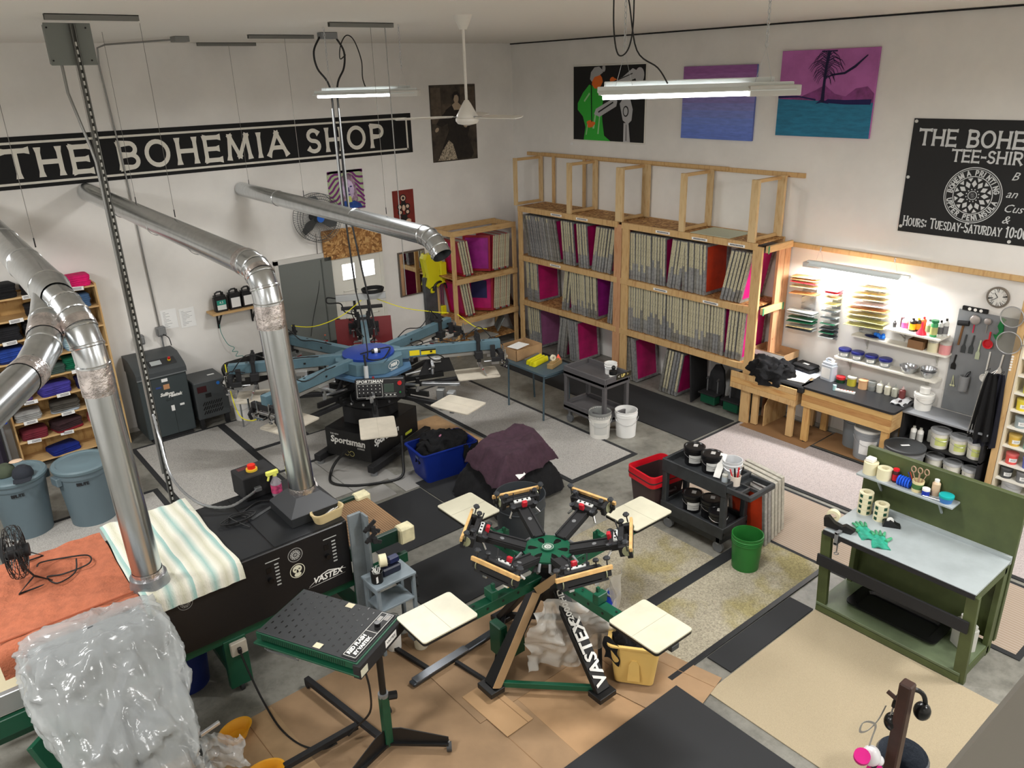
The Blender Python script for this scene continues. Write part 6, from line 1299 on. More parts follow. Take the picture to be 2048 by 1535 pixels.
for (a, r) in ((-47, .62), (-52, .78)):
    q = polar(PC, r + .3, a, .78); d2 = polar((0, 0), 1, a); R2 = Matrix((d2, Vector((-d2.y, d2.x, 0)), Vector((0, 0, 1)))).transposed()
    G().ob(q, (.05, .06, .10), R2, .008).ob(q + Vector((0, 0, -.14)), (.03, .03, .06), R2, .006).build('air_valve', mat((150, 152, 152), .4, .4), t)
G().ob(polar(PC, .92, -45, .93), (.25, .035, .02), Matrix.Rotation(math.radians(-45), 3, 'Z'), .004).build('alu_arm', STEEL, t)
G().prism([(0, 0), (.5, -.02), (.42, .22), (.14, .26)], 0, .02, frame(polar(PC, .62, -30, .98), polar((0, 0), 1, -12), (0, 0, 1))).build('side_guard', BLKM, t)
cord('press_hose', 'black hose looping on the carpet from the blue press base', [(-5.48, -3.12, .30), (-5.58, -3.0, .14), (-5.70, -3.05, .03), (-5.80, -3.28, .025), (-5.66, -3.50, .025), (-5.4, -3.66, .025), (-5.1, -3.75, .04), (-4.98, -3.62, .2), (-4.90, -3.5, .45)], .018, BLK, 'hose')
cord('yellow_air_line', 'yellow air line strung in the air left of the display box', [(-5.2, -1.25, 1.45), (-4.9, -1.35, 1.40), (-4.5, -1.4, 1.48), (-4.1, -1.3, 1.62)], .006, YEL, 'air line')
cord('yellow_air_line', 'yellow air line strung from the display box to the right arm', [(-3.92, -1.3, 1.62), (-3.6, -1.6, 1.46), (-3.35, -1.95, 1.42), (-3.2, -2.2, 1.42)], .006, YEL, 'air line')
cord('yellow_air_line', 'yellow air line hanging from the left arms to the white pail', [(-6.3, -1.6, 1.25), (-6.38, -1.9, .95), (-6.45, -2.3, .80), (-6.5, -2.9, .95), (-6.45, -3.1, 1.1)], .007, YEL, 'air line')
cord('yellow_air_line', 'short yellow air line between the two right arms', [(-3.15, -2.35, 1.42), (-3.1, -2.7, 1.3), (-3.2, -3.1, 1.38)], .006, YEL, 'air line')
t = thing('black_tray', 'black plastic tray standing behind the left arms of the blue press', 'tray', (-6.15, -.9, .3)); G().prism(rrect(-.36, .36, -.2, .2, .1), 0, .05, Matrix.Translation((-5.80, -.98, .86)) @ rot('Z', 8).to_4x4() @ rot('X', 58).to_4x4()).build('tray', BLKG, t); G().cyl((-5.95, -.86, 0), (-5.95, -.86, .76), .012, 8).cyl((-5.65, -.84, 0), (-5.65, -.84, .80), .012, 8).build('stand', GREYM, t)
# ------------------------------------------------------------------ folding table, grey cart, pails by the runner
t = thing('folding_table', 'small blue-grey folding table with yellow screen tools', 'table', (-2.4, -3.2, 0)); TB = mat((74, 92, 102), .45)
G().prism(rrect(-2.70, -2.12, -3.72, -2.78, .06), .70, .73).build('table_top', TB, t)
for (x, y) in ((-2.64, -3.64), (-2.18, -3.64), (-2.64, -2.86), (-2.18, -2.86)): G().tube([(x, y, .70), (x + (.03 if x > -2.4 else -.02), y, 0)], .014, 8).build('leg', TB, t)
for y in (-3.66, -2.84): G().bar((-2.64, y, .66), (-2.18, y, .66), .02, .02).build('brace', TB, t)
t = thing('carton', 'open brown carton with a white sheet on the folding table', 'box', (-2.35, -2.7, .73)); g = G(); x0, x1, y0, y1, z0, z1 = -2.62, -2.12, -3.02, -2.62, .73, .90
g.box((x0, y0, z0), (x1, y1, z0 + .005)).box((x0, y0, z0), (x0 + .006, y1, z1)).box((x1 - .006, y0, z0), (x1, y1, z1)).box((x0, y0, z0), (x1, y0 + .006, z1)).box((x0, y1 - .006, z0), (x1, y1, z1)).build('carton_walls', CARD, t)
G().ob((-2.45, -2.86, .905), (.14, .10, .002), rot('Z', 12)).build('paper_sheet', PAPER, t)
for k in range(4): one(G().prism([(-.025, 0), (.025, 0), (.02, .05), (.008, .07), (-.008, .07), (-.02, .05)], -.17, .17, Matrix(((0, 0, 1, 0), (1, 0, 0, 0), (0, 1, 0, 0), (0, 0, 0, 1)))).xf(Matrix.Translation((-2.42, -3.12 - k * .065, .731 + .004 * (k % 2))) @ rot('Z', 14).to_4x4()), 'scoop_coater', YEL if k else mat((120, 122, 122), .4, .4), ['grey', 'yellow', 'yellow', 'yellow'][k] + ' trough coater on the folding table' + ['', ', nearest the carton', ', middle of the yellow three', ', nearest the tape dispenser'][k], 'coater')
t = thing('tape_dispenser', 'wooden tape dispenser block with tape roll on the folding table', 'tape dispenser', (-2.3, -3.55, .73)); G().ob((-2.33, -3.52, .765), (.15, .045, .035), rot('Z', 20), .004).ob((-2.33, -3.52, .81), (.10, .03, .012), rot('Z', 20), .003).build('block', mat((160, 132, 86), .6), t)
G().lathe([(.02, -.015), (.045, -.015), (.045, .015), (.02, .015), (.02, -.015)], n=20).xf(Matrix.Translation((-2.36, -3.52, .86)) @ rot('X', 90).to_4x4()).build('tape_roll', mat((230, 222, 196), .5), t)
one(G().lathe([(.05, 0), (.045, .006), (.006, .07), (0, .07)], (-2.22, -3.48, .80), 4), 'orange_cone', mat((240, 90, 60), .4), 'small orange cone tip on the folding table', 'cone')
def cart(name, label, x0, x1, y0, y1, zt, m, zlow=.30, wheels=True, handle=None, leg=.055, rim=.05):
    t = thing(name, label, 'cart', ((x0 + x1) / 2, (y0 + y1) / 2, 0))
    for z, nm in ((zt - .07, 'top_tray'), (zlow - .03, 'bottom_tray')):
        g = G().box((x0, y0, z - .05), (x1, y1, z), .008); h = .07 if nm == 'top_tray' else .05; w_ = .03
        g.box((x0, y0, z - .08), (x0 + w_, y1, z + h), .006).box((x1 - w_, y0, z - .08), (x1, y1, z + h), .006).box((x0 + w_, y0, z - .08), (x1 - w_, y0 + w_, z + h), .006).box((x0 + w_, y1 - w_, z - .08), (x1 - w_, y1, z + h), .006)
        g.build(nm, m, t)
    for x in (x0 + .005, x1 - leg - .005):
        for y in (y0 + .005, y1 - leg - .005): G().box((x, y, zlow), (x + leg, y + leg, zt - .1), .008).build('leg', m, t)
    for x in (x0 + .06, x1 - .06):
        for y in (y0 + .08, y1 - .08):
            f = G().box((x - .02, y - .02, .09), (x + .02, y + .02, zlow - .1)).build('caster_fork', GREYM, t)
            G().cyl((x - .016, y, .06), (x + .016, y, .06), .06, 18).build('caster_wheel', mat((100, 102, 104), .6), t)
    return t
cg = cart('utility_cart', 'dark grey two-tier plastic cart with a white pail beside the folding table', -2.44, -1.95, -4.62, -3.82, .85, mat((86, 84, 86), .5))
M = frame((-2.20, -4.625, .83), (1, 0, 0), (0, 0, 1)); G().box((-.02, -.035, 0), (.26, .035, .003)).xf(M).build('sign_strip', mat((40, 36, 22), .5), cg); text('UP', .06, mat((220, 200, 120), .5), M @ Matrix.Translation((.10, 0, .0035)), cg, off=.002)
text('<', .06, WHITE, M @ Matrix.Translation((.02, 0, .0035)), cg); text('>', .06, mat((220, 200, 120), .5), M @ Matrix.Translation((.19, 0, .0035)), cg)
bucket('small_pail', 'small white pail standing on the grey cart', 'pail', (-2.06, -4.36, .78), .085, .15, mat((232, 232, 230), .4), ribs=1, inside=1)
t = thing('tape_gun', 'white tape roll with black holder at the corner of the grey cart', 'tape', (-2.20, -4.55, .78)); G().cyl((-2.20, -4.54, .82), (-2.20, -4.54, .85), .055, 20).build('roll', WHITE, t); G().cyl((-2.20, -4.54, .85), (-2.20, -4.54, .90), .055, 20).build('holder', BLK, t); G().ell((-2.15, -4.50, .92), (.03, .03, .03), 10, 8).build('knob', BLK, t)
bucket('plastic_pail', 'white pail lined with a grey bag, left of the pair by the grey cart', 'bucket', (-2.42, -4.52, 0), .15, .37, mat((226, 224, 218), .4), lab=mat((200, 200, 196), .6), inside=1)
bucket('plastic_pail', 'clean white pail with a small black label, right of the pair by the grey cart', 'bucket', (-2.12, -4.72, 0), .15, .37, mat((236, 236, 234), .4), inside=1)
t = thing('bag_liner', 'grey plastic liner hanging over the rim of the left pail', 'bag', (-2.42, -4.52, .28)); G().lathe([(.152, .30), (.158, .37), (.150, .385), (.12, .30), (.10, .12), (0, .10)], (-2.42, -4.52, 0), 26).build('liner', mat((120, 122, 120), .3, bump=.6, bs=25), t)
# ------------------------------------------------------------------ blue tub, draped garments, dark bin
t = thing('blue_tub', 'dark blue plastic tub filled with black garments in front of the press', 'tub', (-4.6, -3.95, 0)); BL = mat((20, 44, 132), .4)
MBT = Matrix.Translation((-4.60, -3.92, 0)) @ Matrix.Rotation(math.radians(-6), 4, 'Z')
def taper_tub(t, M, hx, hy, h, k, m, th=.012, lip=.02):
    g = G(); o = []
    for (sx, z) in ((k, 0), (1, h), (1 + lip / hx, h), (1 + lip / hx, h + .015), (1 - th / hx, h + .015), (k - th / hx, .015)):
        o.append([M @ Vector((p[0] * sx, p[1] * sx, z)) for p in rrect(-hx, hx, -hy, hy, .05)])
    n = len(o[0]); V = [p for r in o for p in r]; F = [tuple(range(n))[::-1], tuple((len(o) - 1) * n + i for i in range(n))]
    for l in range(len(o) - 1): F += [(l * n + i, l * n + (i + 1) % n, (l + 1) * n + (i + 1) % n, (l + 1) * n + i) for i in range(n)]
    g.add(V, F); return g.build('tub_shell', m, t)
taper_tub(t, MBT, .375, .24, .40, .80, BL); G().box((-.36, -.04, .33), (-.34, .04, .36), .006).xf(MBT @ Matrix.Translation((-.02, -.08, 0))).build('handle_grip', mat((90, 100, 130), .4), t)
cloth_lump('black_garments', 'heap of black garments filling and hanging over the blue tub', (-4.60, -3.90, .26), (.34, .21, .28), BLKC, 11, amp=.10)
def drape(u, v): return (-4.45 + .22 * u + .01 * math.sin(9 * v), -4.19 - .012 * math.sin(12 * u), .42 - .24 * v * (1 - .3 * u))
tg = thing('hanging_garment', 'black garment hanging over the front rim of the blue tub with a white tag', 'garment', (-4.35, -4.19, .2)); G().grid(drape, 10, 8, .01).build('cloth', BLKC, tg, 80); G().box((-4.42, -4.206, .20), (-4.36, -4.202, .27)).build('garment_tag', mat((200, 200, 210), .6), tg)
one(G().ell((-4.62, -3.98, .50), (.05, .03, .05), 10, 8), 'garment_print', mat((190, 120, 150), .6), 'pale pink printed patch on the black garments in the blue tub', 'print')
def drape2(u, v):
    x = -4.86 + 1.06 * u; y = -5.36 + .90 * v + .10 * (u - .5); e = min(u, 1 - u, v, 1 - v); h = .44 * min(1, e * 5) ** .55
    q = (x, y, h); return (x + crump(q, 5, .03), y + crump((y, x, h), 5, .03), max(.03, .06 + h + crump(q, 3.2, .05) * min(1, e * 8)))
tgm = thing('garment_pile', 'pile of black garments draped over a crate in the middle of the shop', 'garment', (-4.3, -4.9, .013)); G().box((-4.66, -5.12, .02), (-3.98, -4.70, .50), .03).build('hidden_crate', DKG, tgm); G().grid(drape2, 48, 40, .012).build('cloth', BLKC, tgm, 80)
def drape3(u, v):
    x = -4.86 + 1.02 * u + .12 * v; y = -5.34 + .80 * v + .16 * (u - .5); e = min(u * .9, (1 - u) * 1.1, (1 - v), v * 1.1)
    w_ = min(1, .30 + e * 4.2) ** .6; q = (x, y, 0)
    return (x + crump((x, y, 3), 4, .03), y + crump((x, 5, y), 4, .035), (.22 + .48 * w_) + crump(q, 3.0, .045) + crump(q, 8, .008))
G_ = one(G().grid(drape3, 54, 40, .008), 'plum_shirt', mat((62, 40, 52), .9, n=.12, ns=20, bump=.4, bs=14), 'dark plum shirt spread over the black garment pile', 'shirt', smooth=80)
one(G().ob((-4.52, -5.36, .50), (.07, .002, .035), rot('Z', 20) @ rot('X', -50)), 'hang_tag', PAPER, 'white card lying on the black garments below the plum shirt', 'tag')
bucket('round_bin', 'dark grey round bin behind the heads of the green press', 'bin', (-4.93, -5.85, 0), .26, .62, mat((56, 60, 64), .5), handle=False, ribs=1, inside=1)
# ------------------------------------------------------------------ red bin, dark cart and its load
t = thing('red_bin', 'brown waste bin with a bright red rim and liner behind the dark cart', 'bin', (-3.42, -6.36, 0)); MRB = Matrix.Translation((-3.40, -6.36, 0)) @ Matrix.Rotation(math.radians(-8), 4, 'Z')
o = taper_tub(t, MRB, .24, .20, .52, .78, mat((60, 44, 44), .45)); RDB = mat((198, 20, 36), .35)
g = G(); rr_ = []
for s_, z in ((1.07, .47), (1.09, .60), (1.02, .605), (.93, .45), (.8, .10)): rr_.append([MRB @ Vector((p[0] * s_, p[1] * s_, z)) for p in rrect(-.24, .24, -.20, .20, .06)])
n_ = len(rr_[0]); g.add([p for r in rr_ for p in r], [(l * n_ + i, l * n_ + (i + 1) % n_, (l + 1) * n_ + (i + 1) % n_, (l + 1) * n_ + i) for l in range(4) for i in range(n_)]); g.build('red_liner', RDB, t)
G().tube([(-.06, -.215, .42), (-.06, -.24, .40), (.06, -.24, .40), (.06, -.215, .42)], .012, 6).xf(MRB).build('handle', mat((50, 38, 38), .5), t)
DC = mat((46, 49, 52), .5, n=.15, ns=9)
dc = cart('tool_cart', 'black-grey two-tier cart carrying black ink pails', -3.56, -3.14, -7.36, -6.55, .82, DC, .30, leg=.06)
g = G().box((-3.56, -7.62, .74), (-3.53, -7.36, .80), .006).box((-3.17, -7.62, .74), (-3.14, -7.36, .80), .006).box((-3.56, -7.64, .74), (-3.14, -7.60, .80), .01).box((-3.53, -7.40, .74), (-3.17, -7.36, .765)).box((-3.36, -7.60, .74), (-3.34, -7.36, .775)).box((-3.53, -7.50, .74), (-3.36, -7.48, .775)).box((-3.53, -7.48, .73), (-3.36, -7.36, .74)); g.build('handle_caddy', DC, dc)
G().box((-3.52, -7.32, .10), (-3.18, -6.6, .2), .01).build('lower_frame', DC, dc)
INKP = mat((20, 20, 22), .3); LBL = mat((206, 206, 202), .6)
def inkpail(x, y, z, label, lab=True, s=1.0):
    b = bucket('ink_pail', label, 'pail', (x, y, z), .105 * s, .19 * s, INKP, lid=INKP, ribs=1, lab=LBL if lab else None, labang=-135)
    G().ob((.02, 0, .19 * s + .008), (.03, .022, .001), rot('Z', 30)).build('lid_sticker', mat((190, 188, 184), .6), b); return b
inkpail(-3.30, -6.76, .75, 'black ink pail with a grey label on the cart top, back one'); inkpail(-3.31, -6.99, .75, 'black ink pail with a white label on the cart top, front one')
inkpail(-3.40, -6.85, .27, 'black ink pail with a grey label on the lower shelf of the dark cart'); inkpail(-3.36, -7.06, .27, 'black ink pail without a front label on the lower shelf of the dark cart', False, 1.05); inkpail(-3.46, -7.22, .27, 'small black ink pail behind the front post of the dark cart', False, .85)
bucket('clear_pail', 'cloudy white open pail with a spatula on the dark cart top', 'pail', (-3.24, -7.19, .75), .10, .18, mat((226, 228, 230), .35, trans=.25), ribs=1, inside=1)
t = thing('spatula', 'white plastic spatula leaning on the cloudy pail', 'spatula', (-3.36, -7.12, .76)); G().bar((-3.42, -7.14, .77), (-3.26, -7.10, .97), .07, .004).build('blade', WHITE, t)
bottle('squeeze_bottle', 'clear squeeze bottle on the dark cart top', (-3.42, -7.24, .75), .03, .12, FROST, CLR, lab=mat((190, 200, 206), .4))
t = thing('tool_cup', 'cream cup holding red-handled tools on the dark cart', 'cup', (-3.40, -7.35, .76)); G().lathe([(0, 0), (.045, 0), (.052, .11), (.047, .11), (.04, .006), (0, .006)], (-3.40, -7.35, .76), 20).build('cup', mat((226, 214, 200), .45), t)
for k in range(4): G().bar((-3.40 + .012 * k, -7.33 - .01 * k, .78), (-3.43 + .03 * k, -7.30 - .03 * k, .93 + .01 * k), .018, .012, c=.004).build('tool_handle', RD if k % 2 == 0 else BLK, t)
for k in range(6):
    p = screen_proto(['orange', 'red', 'grey', 'grey', 'grey', 'grey'][k], 0, 1 if k < 2 else 2, .50, .66, mat((186, 182, 170), .5, n=.1, ns=20) if k > 1 else None)
    put_screen(p, -3.07 + k * .078, -7.56 + .012 * k, .015, -7, 82, 'wooden-framed screen leaning behind the dark cart, %s from left' % ORD[k] if k > 1 else ['orange', 'red'][k] + '-meshed screen facing out beside the dark cart', 'screens leaning behind the dark cart' if k > 1 else 'red screens beside the dark cart')
bucket('green_bucket', 'empty green bucket in front of the dark cart', 'bucket', (-3.52, -7.62, .01), .15, .37, mat((38, 110, 46), .4), handle=False, inside=1, ribs=3, taper=.86)
# ------------------------------------------------------------------ green work bench
OG = mat((74, 84, 50), .5, n=.08, ns=5); GT = mat((160, 168, 170), .45, n=.05, ns=4)
t = thing('green_bench', 'olive green painted work bench with a grey top and tall back panel', 'workbench', (-3.3, -9.06, 0))
G().box((-3.70, -9.69, .875), (-3.04, -8.46, .90), .003).build('bench_top', GT, t)
G().box((-3.705, -9.69, .85), (-3.69, -8.46, .892)).build('black_edge', BLKM, t)
G().box((-3.02, -9.70, .10), (-2.97, -8.42, 1.45), .004).build('back_panel', OG, t); G().box((-3.05, -9.69, .86), (-3.02, -8.44, .93)).build('back_ledge', GT, t)
for y in (-8.50, -9.69): G().bar((-3.66, y + .02, .86), (-3.58, y + .02, 0), .045, .09, up=(0, 1, 0), c=.003).build('front_leg', OG, t); G().box((-3.12, y - .0, 0), (-3.03, y + .045, .86), .003).build('rear_leg', OG, t); G().box((-3.66, y, .80), (-3.08, y + .035, .87)).build('side_rail', OG, t); G().box((-3.60, y, .02), (-3.08, y + .035, .09)).build('side_rail', OG, t)
G().box((-3.62, -9.68, .07), (-3.05, -8.44, .10), .003).build('bottom_shelf', mat((92, 104, 78), .5, n=.1, ns=4), t); G().box((-3.62, -9.68, .01), (-3.59, -8.44, .08), .003).build('bottom_rail', OG, t)
G().box((-3.675, -9.68, .51), (-3.655, -8.42, .62), .003).build('black_crossboard', BLKM, t)
G().box((-3.17, -9.24, 1.215), (-3.02, -8.42, 1.235), .003).build('upper_shelf', GT, t)
for y in (-9.12, -8.6): G().bar((-3.13, y, 1.21), (-3.03, y, 1.08), .015, .015).build('shelf_bracket', GT, t)
t = thing('black_tray', 'black rectangular tray on the bottom shelf of the green bench', 'tray', (-3.3, -9.02, .10)); taper_tub(t, Matrix.Translation((-3.30, -9.02, .10)), .155, .35, .025, .95, BLKG)
jg = jug((-3.26, -9.55, .10), math.radians(60), mat((214, 214, 206), .4, trans=.3), 'cloudy plastic jug with a yellow-green label under the right end of the green bench', 'plastic_jug', mat((226, 230, 120), .5), 1.0, cap=WHITE)
def roll(x, y, z, r, h, m, label, n=1, group=None, core=.5):
    t = thing('tape_roll', label, 'tape', (x, y, z), 0, group, world=False); G().lathe([(r * core, 0), (r, 0), (r, h), (r * core, h), (r * core, 0)], n=26).build('roll', m, t)
    if group: g = G(); [g.grid(lambda u, v: ((r + .001) * math.cos(a0 + .5 * u), (r + .001) * math.sin(a0 + .5 * u), h * .2 + h * .6 * v), 3, 1) for a0 in (2.6, 3.9)]; g.build('printed_label', mat((26, 70, 50), .5), t)
    return t
MT = mat((226, 218, 184), .5)
for k in range(4): roll(-3.19, -8.55, .90 + k * .052, .06, .05, MT, ['lowest', 'second lowest', 'third', 'topmost'][k] + ' masking tape roll in the taller stack on the green bench', group='tape rolls in the taller stack')
for k in range(3): roll(-3.20, -8.70, .90 + k * .052, .06, .05, MT, ['lowest', 'middle', 'topmost'][k] + ' masking tape roll in the shorter stack on the green bench', group='tape rolls in the shorter stack')
t = thing('tape_dispenser', 'small black desk tape dispenser behind the rubber gloves', 'tape dispenser', (-3.22, -8.82, .90)); G().prism([(-.07, 0), (.07, 0), (.07, .02), (.04, .03), (0, .06), (-.06, .05)], -.03, .03, Matrix.Translation((-3.24, -8.82, .90)) @ rot('Z', -60).to_4x4() @ rot('X', 90).to_4x4()).build('body', BLK, t); G().lathe([(.01, -.01), (.028, -.01), (.028, .01), (.01, .01)], n=16).xf(Matrix.Translation((-3.25, -8.81, .955)) @ rot('Z', -60).to_4x4() @ rot('X', 90).to_4x4()).build('tape', WHITE, t)
t = thing('tape_gun', 'black tape gun with a cream roll at the left front corner of the green bench', 'tape gun', (-3.62, -8.52, .90)); G().prism([(-.12, 0), (.10, -.02), (.13, .02), (.05, .05), (.02, .03), (-.04, .05), (-.09, .10), (-.13, .08)], -.025, .025, Matrix.Translation((-3.63, -8.56, .92)) @ rot('Z', -72).to_4x4() @ rot('X', 90).to_4x4()).build('body', BLK, t); G().lathe([(.03, -.024), (.055, -.024), (.055, .024), (.03, .024), (.03, -.024)], n=22).xf(Matrix.Translation((-3.60, -8.48, 1.0)) @ rot('Z', -72).to_4x4() @ rot('X', 90).to_4x4()).build('tape', MT, t)
def glove(x, y, rz, sgn, label):
    M = Matrix.Translation((x, y, .903)) @ Matrix.Rotation(math.radians(rz), 4, 'Z'); GM = mat((52, 160, 134), .45, n=.2, ns=12, bump=.4, bs=40)
    t = thing('rubber_glove', label, 'glove', (x, y, .90))
    G().grid(lambda u, v: ((.10 - .2 * v) - .02, (u - .5) * (.10 + .05 * v) , .014 * math.sin(PI * u) * 1.0 + .006 * math.sin(11 * u + 7 * v)), 12, 12, .008).xf(M).build('palm_and_cuff', GM, t, 80)
    for k, (o, l) in enumerate(((-.036, .075), (-.012, .09), (.012, .085), (.036, .065))): G().tube([(.07, o, .008), (.07 + l * .5, o * 1.25, .014), (.07 + l, o * 1.5, .006)], [.013, .012, .009], 8).xf(M).build('finger', mat((70, 150, 110), .5, n=.25, ns=14), t)
    G().tube([(.0, sgn * .05, .008), (.04, sgn * .085, .012), (.065, sgn * .095, .006)], [.015, .013, .009], 8).xf(M).build('thumb', mat((70, 150, 110), .5, n=.25, ns=14), t)
glove(-3.50, -8.72, 48, 1, 'turquoise rubber glove on the green bench, left one'); glove(-3.54, -8.87, 32, -1, 'turquoise rubber glove on the green bench, right one')
t = thing('bar_clamp', 'small dark clamp screwed to the front edge of the green bench', 'clamp', (-3.71, -8.60, .75)); G().box((-3.72, -8.60, .80), (-3.70, -8.57, .93), .003).box((-3.72, -8.60, .91), (-3.65, -8.57, .925)).box((-3.72, -8.60, .81), (-3.65, -8.57, .825)).cyl((-3.67, -8.585, .72), (-3.67, -8.585, .86), .006, 8).build('frame', GREYM, t); G().tube(arcpts((-3.67, -8.585), .018, 0, 330, 10, .70), .004, 5).build('ring', GREYM, t)
zs = 1.235
t = thing('tape_roll', 'wide cream tape roll with a small white box on it, upper bench shelf', 'tape', (-3.08, -8.50, zs)); G().lathe([(0, 0), (.062, 0), (.062, .11), (0, .11)], (-3.08, -8.50, zs), 24).build('roll', MT, t); G().box((-3.115, -8.53, zs + .11), (-3.045, -8.455, zs + .15), .008).build('small_box', WHITE, t)
roll(-3.09, -8.63, zs, .062, .10, MT, 'cream tape roll next to the red bottle on the upper bench shelf')
bottle('red_bottle', 'small red and black spray bottle on the upper bench shelf', (-3.08, -8.72, zs), .024, .12, mat((60, 16, 20), .4), mat((206, 24, 40), .4), neck=.9, lab=mat((190, 24, 40), .4))
t = thing('blue_coil', 'row of shiny blue clip rings on the upper bench shelf', 'clips', (-3.10, -8.80, zs)); [G().tube([(-3.10 + .038 * math.cos(x * PI / 8), -8.765 - .022 * k, zs + .045 + .038 * math.sin(x * PI / 8)) for x in range(16)], .009, 6, closed=True).build('ring', mat((26, 90, 220), .25), t) for k in range(5)]
t = thing('scissors_cup', 'green and cream cup holding scissors and pens on the upper bench shelf', 'cup', (-3.09, -8.90, zs)); G().lathe([(0, 0), (.042, 0), (.048, .10), (.044, .10), (.036, .006), (0, .006)], (-3.10, -8.92, zs), 20).build('cup', mat((220, 206, 160), .5), t); G().lathe([(.0445, .03), (.0465, .075)], (-3.10, -8.92, zs), 20).build('label_band', mat((70, 110, 60), .5), t)
for k, (dx, dy) in enumerate(((-.01, .05), (.0, 0), (.01, -.05))):
    q = Vector((-3.10 + dx, -8.92 + dy, zs + .19)); G().tube([q + Vector((.004 * math.cos(a), .02 * math.cos(a), .026 * math.sin(a))) for a in [PI * i / 6 for i in range(12)]], .005, 6, closed=True).bar((-3.10, -8.92 + dy * .3, zs + .06), q - Vector((0, 0, .03)), .014, .006).build('scissors', mat((170, 140, 116), .4), t)
for k in range(3): G().cyl((-3.10, -8.90, zs + .02), (-3.12 + .01 * k, -8.85 + .012 * k, zs + .16 - .01 * k), .004, 6).build('pen', mat([(180, 70, 40), (60, 40, 30), (40, 60, 140)][k], .5), t)
jar('blue_jar', 'small blue jar with a white lid on the upper bench shelf', (-3.12, -9.0, zs), .03, .05, mat((24, 50, 160), .35), WHITE)
bottle('lotion_bottle', 'beige bottle with a white cap on the upper bench shelf', (-3.06, -9.05, zs), .032, .14, mat((206, 180, 150), .45), WHITE, neck=.5)
jar('teal_tub', 'round blue tub with a teal lid at the right end of the upper bench shelf', (-3.11, -9.16, zs), .056, .05, mat((60, 120, 190), .35), mat((20, 160, 160), .35), 'tub', taper=.8)
one(G().ob((-3.14, -9.06, zs + .006), (.01, .07, .005), rot('Z', 8), .003), 'box_cutter', STEEL, 'silver utility knife lying on the upper bench shelf', 'knife')
# ------------------------------------------------------------------ conveyor dryer
t = thing('conveyor_dryer', 'long black conveyor dryer with green legs and a brown mesh belt', 'dryer', (-8.0, -5.44, 0))
DB = mat((20, 20, 22), .38); HX0, HX1, HY0, HY1, HZ0, HZ1 = -9.36, -6.92, -5.98, -4.92, .58, 1.17
G().box((HX0, HY0, HZ0), (HX1, HY1, HZ1), .008).build('hood', DB, t)
G().box((HX0, HY0 + .03, HZ1), (-7.56, HY1 - .03, HZ1 + .004)).box((-7.545, HY0 + .03, HZ1), (HX1, HY1 - .03, HZ1 + .004)).build('top_panel', mat((28, 30, 33), .5), t)
G().box((-9.75, -5.95, .50), (-6.35, -5.90, .60), .004).box((-9.75, -5.20, .50), (-6.35, -5.15, .60), .004).build('green_frame', VGREEN, t)
for x in (-7.98, -6.80, -9.2):
    for y in (-5.93, -5.17): G().box((x - .09, y - .03, .06), (x + .09, y + .03, .52), .004).build('leg', VGREEN, t)
    G().box((x - .05, -5.93, .1), (x + .05, -5.17, .16)).build('cross_brace', VGREEN, t)
for x in (-7.98, -6.80):
    for y in (-5.93, -5.17): G().cyl((x - .015, y, .04), (x + .015, y, .04), .04, 14).build('caster', BLKM, t)
BELT = mat((150, 118, 84), .7, kind='ribs', ns=14, c2=(112, 84, 56), bump=.3, bs=80)
for (x0, x1, nm) in ((-6.92, -6.34, 'belt'), (-9.85, -9.36, 'belt')):
    G().box((x0, -5.92, .845), (x1, -5.20, .86)).build(nm, BELT if x0 > -8 else mat((190, 180, 150), .7), t)
for y in (-5.98, -5.20): G().box((-6.92, y, .76), (-6.36, y + .045, .89), .005).build('conveyor_rail', mat((18, 52, 40), .4), t)
G().box((-9.85, -5.98, .74), (-9.36, -5.93, .89), .005).build('conveyor_rail', mat((170, 172, 172), .3, .7), t); G().box((-9.85, -6.0, .58), (-9.36, -5.95, .72), .005).build('conveyor_side', VGREEN, t)
G().cyl((-6.36, -5.95, .82), (-6.36, -5.18, .82), .035, 14).build('roller', GREYM, t)
for y in (-6.0, -5.22): G().box((-6.45, y - .03, .74), (-6.30, y + .09, .90), .015).build('corner_guard', mat((222, 214, 176), .55, n=.1, ns=12), t)
fm = BF(0, 0, HY0 - .001)
emblem(t, fm @ Matrix.Translation((-7.40, 1.05, 0)), .062, mat((200, 200, 196), .5), ringtext=False)
g = G(); band(g, [(.062 * math.cos(x * PI / 12), .062 * math.sin(x * PI / 12)) for x in range(25)], .006, fm @ Matrix.Translation((-7.40, .90, 0)), 0); g.prism(blob(-7.40, .915, .04, .035), 0, .0006, fm); g.prism(blob(-7.40, .865, .03, .02), 0, .0006, fm); g.build('face_badge', mat((214, 212, 190), .5), t)
G().prism(blob(-7.418, .915, .01, .005), 0, .0012, fm).prism(blob(-7.382, .915, .01, .005), 0, .0012, fm).prism([(-7.405, .91), (-7.395, .91), (-7.39, .885), (-7.41, .885)], 0, .0012, fm).build('badge_features', BLK, t)
for cx_ in (-7.60, -7.10):
    g = G()
    for k in range(7): g.box((cx_ + .02, HY0 - .002, .84 + .032 * k), (cx_ + .055, HY0 - .0005, .852 + .032 * k))
    g.box((cx_ - .05, HY0 - .002, 1.075), (cx_ + .07, HY0 - .0005, 1.083)); g.build('scale_marks', mat((170, 172, 170), .5), t)
    G().cyl((cx_ - .03, HY0 - .03, .92), (cx_ - .03, HY0, .92), .022, 14).build('knob', BLKG, t); G().box((cx_ - .05, HY0 - .004, .98), (cx_ - .01, HY0, 1.03)).build('controller', BLKG, t)
